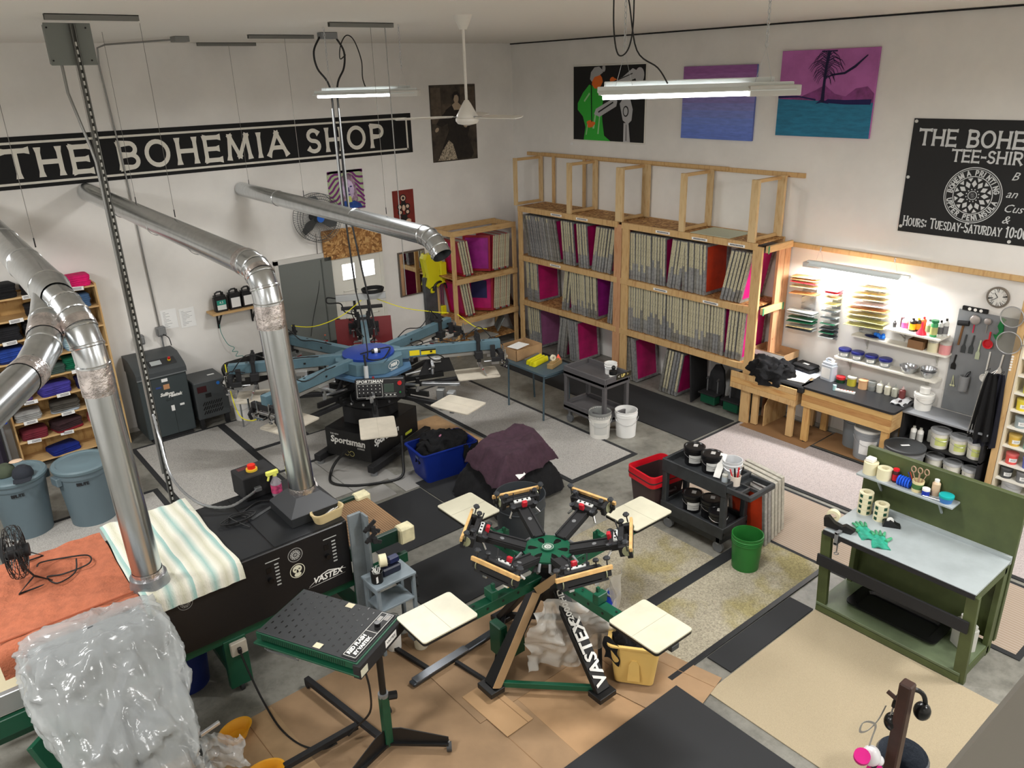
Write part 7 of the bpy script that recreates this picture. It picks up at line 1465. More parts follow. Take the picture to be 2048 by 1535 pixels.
text('VASTEX', .075, WHITE, fm @ Matrix.Translation((-7.15, .735, .001)), t, shear=.25, off=.002); g = G(); band(g, [(-7.32, .70), (-7.20, .77), (-7.14, .785), (-7.06, .765), (-6.98, .74)], [.002, .008, .01, .008, .002], fm, .0005); band(g, [(-7.33, .69), (-7.15, .695), (-6.99, .70)], [.001, .005, .001], fm, .0005); g.build('logo_swoosh', WHITE, t)
emblem(t, fm @ Matrix.Translation((-8.28, 1.02, 0)), .055, mat((170, 170, 166), .5), ringtext=False)
# exhaust base on the hood
t = thing('duct_hood', 'black pyramid-shaped exhaust base under the middle duct', 'duct base', (-7.1, -5.58, 1.17))
G().box((-7.32, -5.80, 1.175), (-6.88, -5.36, 1.26), .004).build('collar', mat((34, 36, 38), .45), t)
V = [(-7.32, -5.80, 1.26), (-6.88, -5.80, 1.26), (-6.88, -5.36, 1.26), (-7.32, -5.36, 1.26)] + [tuple(polar((-7.10, -5.58), .155, a, 1.37)) for a in (-135, -45, 45, 135)]
G().add(V, [(0, 1, 5, 4), (1, 2, 6, 5), (2, 3, 7, 6), (3, 0, 4, 7), (4, 5, 6, 7), (3, 2, 1, 0)]).build('pyramid', mat((48, 50, 54), .45), t)
t = thing('exhaust_adapter', 'plastic-wrapped collar at the foot of the near duct', 'duct base', (-8.45, -5.82, 1.17))
G().lathe([(0, 0), (.14, 0), (.14, .02), (.132, .06), (.128, .10), (0, .10)], (-8.45, -5.82, 1.175), 20).build('collar', mat((150, 154, 158), .3, .6, bump=.5, bs=20), t)
# control box, spray bottles, tray, ruler, cable on the hood
t = thing('control_box', 'black control box with a red stop button on the far edge of the dryer', 'control box', (-7.24, -4.85, 1.17)); M = Matrix.Translation((-7.28, -5.0, 1.175)) @ rot('Z', 3).to_4x4()
G().box((-.16, -.10, 0), (.16, .16, .22), .008).xf(M).build('box', BLKM, t); G().cyl((-.02, .02, .22), (-.02, .02, .24), .05, 20).xf(M).build('yellow_ring', mat((230, 190, 60), .4), t); G().cyl((-.02, .02, .24), (-.02, .02, .275), .035, 18).xf(M).build('stop_button', mat((220, 40, 24), .35), t)
g = G(); [g.box((-.12, .08 + .02 * k, .2205), (.06, .085 + .02 * k, .221)) for k in range(3)]; g.xf(M).build('print', mat((150, 60, 60), .5), t)
t = thing('flexible_conduit', 'ribbed grey flexible conduit from the strut column to the black control box', 'conduit', (-7.6, -4.9, 1.2))
pts = smoothpts([(-7.78, -3.95, 1.75), (-7.80, -4.1, 1.55), (-7.86, -4.5, 1.34), (-7.80, -4.95, 1.25), (-7.62, -5.16, 1.22), (-7.42, -5.15, 1.25), (-7.33, -5.12, 1.27)], 12)
G().tube(pts, [.014 if i % 2 else .011 for i in range(len(pts))], 8).build('ribbed_tube', mat((150, 152, 154), .3, .7), t); G().ob((-7.32, -5.12, 1.27), (.03, .02, .02), None, .005).build('fitting', GREYM, t)
t = thing('spray_bottle', 'clear spray bottle with a yellow trigger head on the dryer', 'bottle', (-7.16, -5.14, 1.175)); q = (-7.17, -5.16, 1.175)
G().lathe([(0, 0), (.045, 0), (.047, .01), (.047, .12), (.02, .17), (.018, .19), (0, .19)], q, 18).build('body', mat((214, 206, 214), .15, trans=.6), t); G().lathe([(.048, .03), (.048, .11)], q, 18).build('label', mat((186, 70, 110), .5, n=.3, ns=30), t)
G().ob((q[0] - .02, q[1], q[2] + .225), (.055, .018, .02), None, .006).ob((q[0] - .055, q[1], q[2] + .19), (.008, .008, .035), rot('Y', 20), .003).cyl((q[0], q[1], q[2] + .19), (q[0], q[1], q[2] + .215), .02, 12).build('trigger_head', mat((232, 232, 110), .4), t)
t = thing('blue_wipes', 'blue and white wipes packet behind the exhaust base', 'packet', (-6.98, -5.22, 1.175)); G().ob((-6.97, -5.24, 1.20), (.10, .06, .025), rot('Z', -30), .012).build('packet', mat((50, 110, 200), .35, n=.3, ns=14), t)
t = thing('aerosol_can', 'white aerosol can standing at the right end of the dryer', 'can', (-6.97, -5.52, 1.175)); G().lathe([(0, 0), (.033, 0), (.034, .005), (.034, .17), (.02, .195), (.012, .20), (0, .20)], (-6.965, -5.50, 1.175), 18).build('can', mat((226, 222, 222), .3), t); G().lathe([(.0, .195), (.022, .195), (.02, .22), (.008, .235), (0, .235)], (-6.965, -5.50, 1.175), 14).build('cap', mat((200, 196, 190), .4), t)
t = thing('tan_tray', 'small tan tray of pens at the right end of the dryer', 'tray', (-7.0, -5.80, 1.175)); taper_tub(t, Matrix.Translation((-7.02, -5.84, 1.175)) @ rot('Z', 6).to_4x4(), .14, .065, .075, .85, mat((196, 176, 132), .5), .008, .006)
for k in range(4): one(G().cyl((-7.10 + .03 * k, -5.86 + .01 * k, 1.21), (-6.97 + .02 * k, -5.82, 1.235), .004, 6), 'marker_pen', WHITE if k % 2 else STEEL, ORD[k] + ' pen from left in the tan tray on the dryer', 'pen', 'pens in the tan tray')
one(G().ob((-7.36, -5.36, 1.178), (.17, .016, .0015), rot('Z', 22)), 'steel_ruler', mat((110, 112, 114), .35, .6), 'grey steel ruler lying on the dryer hood', 'ruler')
cord('coiled_cord', 'black coiled cord lying on the dryer hood', [(-7.62 + (.075 + .004 * k) * math.cos(k * .9), -5.38 + (.06 + .004 * math.sin(k * 2)) * math.sin(k * .9), 1.185 + .0012 * k) for k in range(24)] + [(-7.58, -5.55, 1.185)], .006, n=3)
cord('black_cable', 'black cable running from the coil to the exhaust base', [(-7.60, -5.32, 1.185), (-7.45, -5.22, 1.185), (-7.35, -5.20, 1.19), (-7.28, -5.24, 1.19)], .006)
# towels
def towel(name, label, x0, x1, y0, y1, z, hang, m, seed, th=.006, back=0, wr=.006):
    rnd = random.Random(seed); ph = [rnd.uniform(0, 6.28) for _ in range(6)]; L = (y1 - y0); tot = L + hang
    def f(u, v):
        s_ = v * tot; x = x0 + (x1 - x0) * u + .012 * math.sin(5 * v + ph[0]) + .02 * (v - .5) * math.sin(2 * u)
        wv = wr * math.sin(14 * u + 9 * v + ph[1]) + wr * .8 * math.sin(23 * v - 6 * u + ph[2]) + wr * .6 * math.sin(31 * u + 17 * v + ph[3])
        if s_ < L: return (x, y1 - s_, z + .026 + wv)
        d = s_ - L; return (x + .006 * math.sin(20 * u), y0 - .02 - abs(wv) - .01 * min(1, d * 12), z + .006 - d)
    return one(G().grid(f, 50, 40, th), name, m, label, 'towel', smooth=80)
towel('orange_towel', 'orange terry towel laid over the left end of the dryer', -9.45, -8.56, HY0, -4.80, HZ1 + .004, .16, mat((170, 98, 70), .95, n=.08, ns=16, bump=.9, bs=60), 3, wr=.007)
towel('striped_towel', 'white towel with pale blue and beige stripes over the middle of the dryer', -8.55, -7.84, HY0, -4.72, HZ1 + .004, .13, mat((226, 224, 212), .95, kind='stripes', stretch=(3.1, 1, 1), bump=.8, bs=40), 8, wr=.007)
one(G().grid(lambda u, v: (-9.42 + .84 * u, HY0 + .10 + .012 * v, HZ1 + .044 + .006 * math.sin(PI * v)), 20, 3, .004), 'towel_hem', mat((158, 86, 60), .95), 'woven hem band across the front of the orange towel', 'towel hem')
t = thing('desk_fan', 'small black wire-guard fan standing on the orange towel', 'fan', (-9.12, -5.08, 1.19)); cf = Vector((-9.16, -5.12, 1.43)); fr_ = Matrix.Rotation(math.radians(-12), 3, 'Z') @ Matrix.Rotation(math.radians(4), 3, 'X')
g = G()
for (x, rr) in ((-.05, .10), (-.055, .15), (-.045, .185), (-.02, .2), (.02, .2), (.045, .185), (.055, .15), (.055, .10)): g.tube([cf + fr_ @ Vector((x, rr * math.cos(a), rr * math.sin(a))) for a in [2 * PI * i / 28 for i in range(28)]], .003, 5, closed=True)
for k in range(20):
    a = 2 * PI * k / 20; g.tube([cf + fr_ @ Vector((x, r * math.cos(a), r * math.sin(a))) for x, r in ((-.06, .03), (-.055, .12), (-.03, .195), (0, .203), (.03, .195), (.055, .12), (.06, .03))], .0022, 4)
g.build('guard', BLK, t)
for k in range(4): a = k * PI / 2; G().prism([(.03, -.03), (.15, -.06), (.17, .02), (.04, .03)], -.002, .002, frame(cf, fr_ @ Vector((.2, math.cos(a), math.sin(a))), fr_ @ Vector((.2, -math.sin(a), math.cos(a))))).build('blade', BLKM, t)
G().cyl(cf + fr_ @ Vector((-.05, 0, 0)), cf + fr_ @ Vector((.09, 0, 0)), .05, 16).build('motor', BLKM, t)
for s in (-1, 1): G().tube([cf + Vector((0, s * .2, 0)), (-9.10, -5.10 + s * .22, 1.30), (-9.22, -5.10 + s * .22, 1.20), (-8.98, -5.10 + s * .22, 1.20), (-9.10, -5.10 + s * .22, 1.30)], .009, 6).build('stand_loop', BLK, t)
cord('fan_cord', 'black cord of the small fan looping over the orange towel', [(-9.06, -5.2, 1.28), (-9.02, -5.05, 1.22), (-8.88, -5.06, 1.20), (-8.72, -5.15, 1.20), (-8.74, -5.28, 1.20), (-8.92, -5.30, 1.20), (-9.02, -5.26, 1.20), (-8.98, -5.40, 1.20), (-8.85, -5.34, 1.20), (-8.80, -5.16, 1.21)], .006).location.z += .022
# outlet box and bin by the dryer leg
t = thing('leg_outlet', 'grey outlet box with a black plug on the green dryer leg', 'electrical box', (-7.95, -5.98, .40)); G().box((-8.03, -6.0, .38), (-7.90, -5.96, .50), .006).build('box', mat((176, 170, 156), .5), t); G().box((-7.985, -6.03, .41), (-7.955, -6.0, .46), .005).build('plug', BLK, t)
cord('power_cord', 'long black cord from the dryer leg over the cardboard to the flash dryer stand', [(-7.97, -6.03, .42), (-7.95, -6.08, .25), (-7.93, -6.25, .06), (-7.93, -6.55, .015), (-7.88, -6.80, .012), (-7.78, -6.95, .02), (-7.68, -7.0, .05)], .008)
bucket('blue_bin', 'dark blue bin behind the green dryer leg', 'bin', (-8.30, -5.55, 0), .2, .44, mat((18, 34, 92), .45), handle=False, ribs=1, inside=1)
# grey board and stand
GP = mat((112, 120, 124), .5, n=.08, ns=6)
t = thing('grey_board', 'tall grey painted board with clamps beside the dryer', 'board', (-6.83, -5.98, 0)); G().box((-6.93, -6.04, 0), (-6.81, -6.01, 1.24), .003).build('board', GP, t); G().box((-6.82, -6.14, 0), (-6.80, -6.045, 1.24), .003).build('face_board', GP, t)
for z, y in ((1.12, -6.18), (1.02, -6.19)): G().bar((-6.86, y + .02, z), (-6.78, y - .03, z + .10), .02, .03).bar((-6.86, y, z + .04), (-6.74, y - .02, z - .02), .02, .03).cyl((-6.80, y - .03, z), (-6.80, y - .03, z + .05), .02, 8).build('clamp', BLKM, t)
SG = mat((128, 140, 148), .5, n=.06, ns=6)
t = thing('grey_stool', 'two-step grey wooden stool carrying a tape gun and swab jar', 'stool', (-6.72, -6.27, 0))
G().box((-6.93, -6.40, .685), (-6.54, -6.14, .71), .004).build('top_board', SG, t); G().box((-6.90, -6.39, .45), (-6.57, -6.15, .47), .003).build('lower_board', SG, t)
for x in (-6.91, -6.57):
    for y in (-6.38, -6.17): G().box((x - .0, y, 0), (x + .03, y + .035, .685), .003).build('leg', SG, t)
    G().box((x, -6.36, .62), (x + .02, -6.16, .68)).build('side_rail', SG, t)
G().box((-6.9, -6.378, .25), (-6.56, -6.36, .29)).build('front_rail', SG, t)
t = thing('swab_jar', 'black jar of white swabs on the grey stool', 'jar', (-6.87, -6.30, .71)); G().lathe([(0, 0), (.05, 0), (.052, .10), (.048, .10), (.046, .005), (0, .005)], (-6.86, -6.30, .71), 20).build('jar', BLK, t); G().grid(lambda u, v: (-6.86 + .0535 * math.cos(-2.3 + .8 * u), -6.30 + .0535 * math.sin(-1.6 + .8 * u), .73 + .06 * v), 4, 1).build('paper_label', PAPER, t)
for k in range(14): G().cyl((-6.86 + .02 * math.cos(k), -6.30 + .02 * math.sin(k), .76), (-6.86 + .035 * math.cos(k * 1.7), -6.30 + .035 * math.sin(k * 1.7), .82 + .01 * (k % 3)), .003, 5).build('swab', WHITE, t)
t = thing('tape_gun', 'dark blue tape gun with a cream roll on the grey stool', 'tape gun', (-6.72, -6.24, .71)); G().box((-6.80, -6.30, .71), (-6.62, -6.20, .78), .012).build('body', mat((30, 34, 52), .4), t); G().lathe([(.025, -.03), (.055, -.03), (.055, .03), (.025, .03), (.025, -.03)], n=22).xf(Matrix.Translation((-6.76, -6.24, .84)) @ rot('Y', 90).to_4x4() @ rot('X', 20).to_4x4()).build('tape', MT, t); G().box((-6.72, -6.28, .79), (-6.62, -6.22, .85), .01).build('head', mat((26, 36, 80), .4), t)
bucket('white_jug', 'white round container under the grey stool', 'container', (-6.78, -6.33, .0), .07, .30, WHITE, lid=WHITE, handle=False, ribs=0, group=None); bucket('white_jug', 'white container right of the one under the grey stool', 'container', (-6.60, -6.48, .012), .065, .26, mat((224, 218, 196), .4), lid=WHITE, handle=False, ribs=0)
t = thing('hanging_clamps', 'black spring clamps hanging at the right side of the grey stool', 'clamps', (-6.51, -6.3, .45)); [G().bar((-6.52, -6.30 + .02 * k, .62 - .1 * k), (-6.50, -6.33 + .02 * k, .52 - .1 * k), .03, .02).cyl((-6.51, -6.31, .6 - .1 * k), (-6.49, -6.31, .6 - .1 * k), .02, 8).build('clamp', BLKM, t) for k in range(3)]
# ------------------------------------------------------------------ flash dryer on its stand
t = thing('flash_dryer', 'flash dryer with a black slotted top and green sides on a wheeled stand', 'flash dryer', (-7.45, -7.25, .012))
FM = frame((-7.57, -6.88, 1.0), (-.895, -.445, 0), (.446, -.895, 0)); FM = FM @ Matrix.Diagonal((1, 1, 1, 1))
# local x: toward lower-left corner (half .27), local y: toward the camera end (half .44); z of this frame is up
if FM.col[2].z < 0: FM = FM @ Matrix.Diagonal((1, 1, -1, 1))
def fb(a, b, nm, m, c=.003): return G().box(a, b, c).xf(FM).build(nm, m, t)
fb((-.27, -.43, -.06), (.27, .43, -.004), 'green_body', VGREEN); fb((-.262, -.42, -.006), (.262, .415, .004), 'black_top', mat((44, 46, 48), .5))
fb((-.29, -.45, -.10), (.29, .45, -.085), 'lower_flange', VGREEN); fb((-.285, .40, -.115), (.285, .46, -.01), 'end_box', BLKM)
g = G()
for i in range(11):
    for j in range(7): g.ob((-.215 + .072 * j - (.03 if i % 2 else 0), -.38 + .062 * i, .0045), (.011, .005, .001))
g.xf(FM).build('vent_slots', BLKG, t)
g = G()
for k in range(40): g.box((.2705, -.38 + .018 * k, -.055), (.2712, -.374 + .018 * k, -.015))
g.xf(FM).build('side_slots', mat((10, 40, 28), .5), t)
fb((-.25, .29, .004), (.25, .405, .012), 'control_strip', BLK)
g = G()
for (a, b) in (((-.24, .297), (.24, .300)), ((-.24, .395), (.24, .398)), ((-.24, .297), (-.237, .398)), ((.237, .297), (.24, .398)), ((-.03, .30), (-.027, .398)), ((-.24, .345), (-.14, .348))): g.box((a[0], a[1], .012), (b[0], b[1], .0128))
for k in range(5): g.box((-.20 + .0 * k, .31 + .006 * k, .012), (-.15, .312 + .006 * k, .0128)); g.box((-.23, .355 + .007 * k, .012), (-.17, .357 + .007 * k, .0128))
g.xf(FM).build('strip_lines', WHITE, t)
TM = FM @ Matrix.Translation((.12, .325, .0125)) @ Matrix.Rotation(PI, 4, 'Z'); text('RED FLASH', .042, WHITE, TM, t, shear=.2, off=.002); text('BY VASTEX', .038, WHITE, TM @ Matrix.Translation((-.0, -.045, 0)), t, shear=.2, off=.002)
G().cyl((-.10, .35, .012), (-.10, .35, .04), .022, 14).xf(FM).build('knob', BLKG, t)
for (x, y) in ((.10, -.10 + .36), (-.25, -.02)): pass
fb((.20, .05, .0045), (.25, .11, .006), 'sticker', mat((214, 206, 176), .6)); fb((-.25, .0, .0045), (-.20, .06, .006), 'sticker', mat((214, 206, 176), .6))
fb((-.16, .4605, -.09), (-.02, .4615, -.03), 'maker_label', PAPER); fb((.20, .4605, -.10), (.28, .4615, -.04), 'maker_label', mat((206, 206, 186), .6)); text('VASTEX', .03, INK, FM @ Matrix.Translation((-.09, .462, -.06)) @ Matrix(((-1, 0, 0, 0), (0, 0, 1, 0), (0, 1, 0, 0), (0, 0, 0, 1))), t)
G().tube([(-.2, -.1, -.09), (-.27, -.15, -.13), (-.27, .05, -.13), (-.2, .1, -.09)], .008, 6).xf(FM).build('handle', BLK, t)
g = G(); [g.tube([(.22, -.38 + .02 * k, -.10), (.26, -.38 + .02 * k, -.14 - .01 * k), (.26, -.1 + .02 * k, -.14 - .01 * k), (.22, -.1, -.10)], .004, 5) for k in range(2)]; g.xf(FM).build('wire_guard', STEEL, t)
pb = Vector((-7.40, -7.27, 0))
G().cyl(pb + Vector((0, 0, .50)), pb + Vector((0, 0, .90)), .024, 14).build('upper_pole', BLK, t); G().bar(pb + Vector((0, 0, .06)), pb + Vector((0, 0, .52)), .06, .06, c=.004).build('green_pole', VGREEN, t)
G().cyl(pb + Vector((0, 0, .51)), pb + Vector((0, 0, .54)), .038, 14).build('collar', GREYM, t); G().cyl(pb + Vector((.03, -.01, .50)), pb + Vector((.09, -.03, .49)), .03, 8).build('clamp_knob', BLK, t)
G().bar(pb + Vector((-.10, .10, .90)), pb + Vector((.0, 0, .88)), .05, .05).build('bracket', BLKM, t)
for (dx, dy, h) in ((.33, -.30, 1), (-.36, -.10, 1)):
    e = pb + Vector((dx, dy, 0)); d = Vector((dx, dy, 0)); M = frame(pb + Vector((0, 0, .09)), d, (0, 0, 1)); L = d.length
    G().prism([(0, -.02), (0, .12), (.1, .13), (L, .05), (L, .0)], -.004, .004, M).build('leg_plate', BLK, t)
    G().bar(pb + Vector((0, 0, .08)), e + Vector((0, 0, .08)), .05, .02).build('leg', BLK, t)
    f = G().cyl(e + Vector((0, 0, .03)), e + Vector((0, 0, .10)), .008, 8).build('caster_stem', GREYM, t); G().cyl(e + Vector((-.015, .01, .048)), e + Vector((.015, -.01, .048)), .036, 16).build('caster', mat((60, 62, 64), .6), t)
for p, q in (((-7.57, -6.27), (-7.42, -7.22)), ((-7.50, -6.98), (-8.08, -6.98))):
    G().bar((p[0], p[1], .085), (q[0], q[1], .085), .045, .045, c=.003).build('base_bar', BLKM, t)
for x, y in ((-7.22, -6.96), (-8.06, -6.99), (-7.57, -6.29)): G().cyl((x - .015, y, .045), (x + .015, y, .045), .033, 14).build('rear_caster', BLKM, t)
cord('power_cord', 'black cord hanging from the flash dryer end box to its base', [(-7.55, -7.33, .90), (-7.53, -7.34, .70), (-7.52, -7.28, .45), (-7.56, -7.12, .22), (-7.60, -7.04, .10)], .008)
# ------------------------------------------------------------------ green four-station press
VC = (-5.87, -7.33)
t = thing('manual_press', 'green and black four-platen manual screen press with six heads', 'printing press', (VC[0], VC[1], .02))
VG2 = mat((22, 84, 60), .35)
def VP(r, a, z, s=0):
    d = polar((0, 0), 1, a); return Vector((VC[0], VC[1], 0)) + d * r + Vector((-d.y, d.x, 0)) * s + Vector((0, 0, z))
for a in (180, 270, 0, 90):
    d = polar((0, 0), 1, a); n = Vector((-d.y, d.x, 0))
    G().bar(VP(.10, a, .80), VP(.62, a, .10), .13, .05, up=d, c=.004).build('leg', BLK, t)
    G().ob(VP(.62, a, .08), (.07, .09, .025), Matrix((d, n, Vector((0, 0, 1)))).transposed(), .004).build('foot_plate', BLK, t)
    G().cyl(VP(.64, a, .02), VP(.64, a, .08), .018, 8).build('leveller', GREYM, t)
for a, b in ((180, 270), (270, 0), (0, 90), (90, 180)): G().bar(VP(.60, a, .11), VP(.60, b, .11), .035, .05, c=.003).build('floor_rail', VG2 if a == 180 else BLK, t)
G().lathe([(0, .62), (.10, .66), (.15, .78), (.15, .84), (.12, .90), (.08, .92), (.08, 1.06), (0, 1.06)], (VC[0], VC[1], 0), 10).build('centre_post', BLK, t)
LM = frame(VP(.43, 270, .375), VP(.62, 270, .10) - VP(.10, 270, .80), (1, 0, 0)) @ Matrix.Translation((0, 0, .028)); LMz = LM.col[2]
if Vector(LM.col[2][:3]).dot(polar((0, 0), 1, 270)) < 0: LM = frame(VP(.43, 270, .375), VP(.10, 270, .80) - VP(.62, 270, .10), (1, 0, 0)) @ Matrix.Translation((0, 0, .028))
LM = frame(VP(.36, 270, .45) + Vector((0, -.022, .018)), VP(.10, 270, .80) - VP(.62, 270, .10), (-1, 0, 0)); zz = Vector((LM[0][2], LM[1][2], LM[2][2]))
if zz.y > 0: LM = frame(VP(.36, 270, .45) + Vector((0, -.022, .018)), VP(.10, 270, .80) - VP(.62, 270, .10), (1, 0, 0))
LM = LM @ Matrix.Translation((0, 0, .008)); text('VASTEX', .155, WHITE, LM @ Matrix.Translation((-.13, -.01, 0)), t, shear=.15, off=.004); text('V-2000HD', .075, WHITE, LM @ Matrix.Translation((.24, .02, 0)), t, shear=.15, off=.002)
for a in (180, 270, 0, 90):
    d = polar((0, 0), 1, a); n = Vector((-d.y, d.x, 0)); R = Matrix((d, n, Vector((0, 0, 1)))).transposed()
    G().bar(VP(.10, a, .86), VP(1.16, a, .88), .085, .09, c=.004).build('pallet_arm', VG2, t)
    g = G(); [g.cyl(VP(r, a, .875, s * .0435), VP(r, a, .875, s * .0445), .012, 10) for r in (.35, .5, .65, .8) for s in (-1, 1)]; [g.ob(VP(r, a, .9265), (.01, .006, .0006), R) for r in (.4, .6, .75)]; g.build('holes', BLK, t)
    G().ob(VP(.58, a, .96), (.03, .05, .04), R, .004).ob(VP(.56, a, 1.0), (.012, .012, .035), R).build('registration_gate', VG2, t)
    hl, hw = (.235, .185) if a in (180, 0) else (.225, .19)
    p = G().prism(rrect(-hl, hl, -hw, hw, .025), 0, .010, frame(VP(1.07, a, .99), d, n)).build('platen', mat((208, 204, 182), .35, n=.04, ns=4), t)
    G().prism(rrect(-hl, hl, -hw, hw, .025), -.022, 0, frame(VP(1.07, a, .99), d, n)).build('platen_edge', BLK, p)
    G().ob(VP(1.07, a, 1.0003), (.001 if True else 0, hw * .98, .0004), R).build('centre_line', mat((150, 146, 126), .6), p)
    G().ob(VP(1.16, a, .945), (.14, .04, .022), R, .004).build('platen_bracket', DKG, t); G().cyl(VP(1.18, a, .86), VP(1.18, a, .90), .03, 8).build('platen_knob', BLK, t)
H6 = [12 + 60 * k for k in range(6)]
G().prism([(.21 * math.cos(math.radians(x)), .21 * math.sin(math.radians(x))) for x in [h + o for h in H6 for o in (-18, 18)]], 1.06, 1.085, None, (VC[0], VC[1], 0)).build('hub_base', BLK, t)
G().prism([(.20 * math.cos(math.radians(x)), .20 * math.sin(math.radians(x))) for x in [h + o for h in H6 for o in (-16, 16)]], 1.085, 1.10, None, (VC[0], VC[1], 0)).build('hub_plate', VG2, t)
g = G()
for h in H6:
    M = frame(VP(.13, h, 1.1005), polar((0, 0), 1, h), polar((0, 0), 1, h + 90)); g.prism([(-.055, 0), (-.02, -.02), (.015, -.026), (.03, -.015), (.03, .015), (.015, .026), (-.02, .02)], 0, .0008, M)
g.build('teardrop_holes', BLKG, t)
G().lathe([(0, 1.10), (.055, 1.10), (.055, 1.118), (0, 1.118)], (VC[0], VC[1], 0), 28).build('badge_boss', VG2, t); emblem(t, Matrix.Translation((VC[0], VC[1], 1.119)), .045, WHITE, ringtext=False)
for h in H6:
    d = polar((0, 0), 1, h); n = Vector((-d.y, d.x, 0)); S_ = rot('Z', 0); sl = Vector((d.x * .97, d.y * .97, .24)); up = n.cross(sl) * -1; up = sl.cross(n); up = up if up.z > 0 else -up
    R = Matrix((sl.normalized(), n, up.normalized())).transposed()
    def Q(r, s, z): return VP(.18, h, 1.09) + R @ Vector((r, s, z))
    a_ = G().ob(Q(.17, 0, .01), (.17, .055, .022), R, .004).ob(Q(.17, .045, .035), (.17, .008, .008), R).ob(Q(.17, -.045, .035), (.17, .008, .008), R).build('head_arm', BLKM, t)
    G().cyl(Q(.2, 0, .032), Q(.2, 0, .036), .018, 10).build('arm_bolt', GREYM, a_)
    for s in (-1, 1): G().tube([Q(.02, s * .07, -.0), Q(.05, s * .09, -.05), Q(.02, s * .06, -.08)], .012, 6).build('spring', GREYM, t)
    b = G().ob(Q(.36, 0, .04), (.035, .11, .03), R, .005).ob(Q(.42, 0, .06), (.02, .15, .02), R, .004).ob(Q(.44, 0, .02), (.03, .05, .03), R, .004)
    for s in (-.15, .15): b.ob(Q(.45, s, .03), (.05, .02, .045), R, .006)
    b.build('head_block', BLKM, t)
    G().ob(Q(.38, 0, .078), (.016, .075, .008), R, .002).build('scale_plate', mat((206, 208, 206), .4), t)
    g = G(); [g.cyl(Q(.38, s, .086), Q(.38, s, .092), .008, 8) for s in (-.045, 0, .045)]; g.build('scale_holes', BLK, t)
    G().ob(Q(.33, 0, .085), (.016, .022, .03), R, .006).build('red_lock', mat((190, 34, 48), .4), t)
    k = G()
    for s in (-.13, .13): k.cyl(Q(.43, s, .05), Q(.43, s, .12), .006, 6); k.lathe([(0, 0), (.022, 0), (.025, .012), (.018, .022), (0, .022)], Q(.43, s, .11), 8, R)
    for s in (-.06, .07): k.cyl(Q(.40, s, .08), Q(.39, s * 1.2, .17), .006, 6)
    for s in (-.10, .10): k.lathe([(0, 0), (.022, 0), (.024, .015), (0, .02)], Q(.33, s, .06), 8, R)
    k.build('black_knobs', mat((44, 46, 50), .35), t)
    c = G().cyl(Q(.44, -.13, .0), Q(.44, .13, .0), .008, 8)
    for s in (-.10, .10): c.cyl(Q(.34, s, .02), Q(.30, s * 1.35, -.02), .010, 8).ob(Q(.47, s, -.02), (.012, .02, .03), R, .003)
    c.build('chrome_rods', CHROME, t)
    for s in (-.17, .17): G().cyl(Q(.47, s, .03), Q(.47, s * 1.03, .03), .045, 14).build('side_shield', mat((168, 172, 140), .35, .3), t)
    q0 = VP(.18, h, 1.09) + R @ Vector((.50, 0, .07)); G().ob(q0, (.011, .225, .016), R, .002).build('wood_strip', mat((214, 172, 112), .5, n=.1, ns=14), t)
    G().ob(q0 + R @ Vector((-.01, 0, -.045)), (.012, .215, .022), R, .003).ob(q0 + R @ Vector((-.02, 0, -.085)), (.02, .19, .008), R, .002).build('screen_holder', BLKM, t)
    for s in (-.2, .2): G().lathe([(0, 0), (.024, 0), (.028, .012), (.02, .024), (0, .024)], q0 + R @ Vector((-.03, s, .05)), 6, R).cyl(q0 + R @ Vector((-.03, s, -.02)), q0 + R @ Vector((-.03, s, .05)), .006, 6).build('star_knob', mat((50, 53, 57), .4), t)
t = thing('cardboard_shield', 'folded tan cardboard strip taped to the left leg of the green press', 'cardboard', (-6.3, -7.4, .1)); tan = mat((176, 146, 108), .8)
G().bar(VP(.20, 180, .82) + Vector((0, -.085, 0)), VP(.62, 180, .12) + Vector((.0, -.075, 0)), .09, .006, up=(0, 1, 0)).bar(VP(.20, 180, .83) + Vector((0, -.08, 0)), VP(.02, 215, .92) + Vector((.0, -.13, 0)), .10, .006, up=(0, 1, 0)).build('strip', tan, t)
CLEAR = mat((214, 212, 206), .15, bump=1.0, bs=9, alpha=.58)
t = thing('clear_bag', 'crumpled clear plastic bag hanging under the green press', 'bag', (-5.9, -7.45, .15))
G().grid(lambda u, v: (-6.22 + .66 * u + .03 * math.sin(7 * v), -7.50 - .22 * u + .06 * math.sin(9 * u + 5 * v) + crump((u, v, 0), 5, .05), .16 + .60 * v + .02 * math.sin(8 * u)), 40, 34).build('film', CLEAR, t, 80)
G().grid(lambda u, v: (-5.60 + .35 * u + .03 * math.sin(6 * v), -7.78 + .25 * u + .05 * math.sin(8 * u + 4 * v), .16 + .60 * v), 18, 16).build('film', CLEAR, t, 80)
G().box((-6.28, -7.20, .15), (-6.20, -7.05, .45), .01).box((-6.24, -7.3, .2), (-6.10, -7.2, .4), .01).build('green_part', VGREEN, t)
t = thing('yellow_tub', 'pale yellow rectangular tub with black rags beside the green press', 'tub', (-5.46, -7.95, .02)); MY = Matrix.Translation((-5.47, -7.93, .03)) @ rot('Z', -52).to_4x4(); YT = mat((226, 190, 112), .45)
taper_tub(t, MY, .20, .165, .37, .78, YT); G().prism([(-.05, .0), (.05, 0), (.04, .16), (.02, .20), (-.02, .20), (-.04, .16)], 0, .012, MY @ Matrix(((1, 0, 0, 0), (0, 0, -1, -.150), (0, 1, 0, .05), (0, 0, 0, 1)))).build('raised_panel', YT, t)
cloth_lump('black_rags', 'black rags stuffed in the pale yellow tub', (-5.52, -7.88, .22), (.13, .11, .24), BLKC, 21, amp=.10, cat='rags')
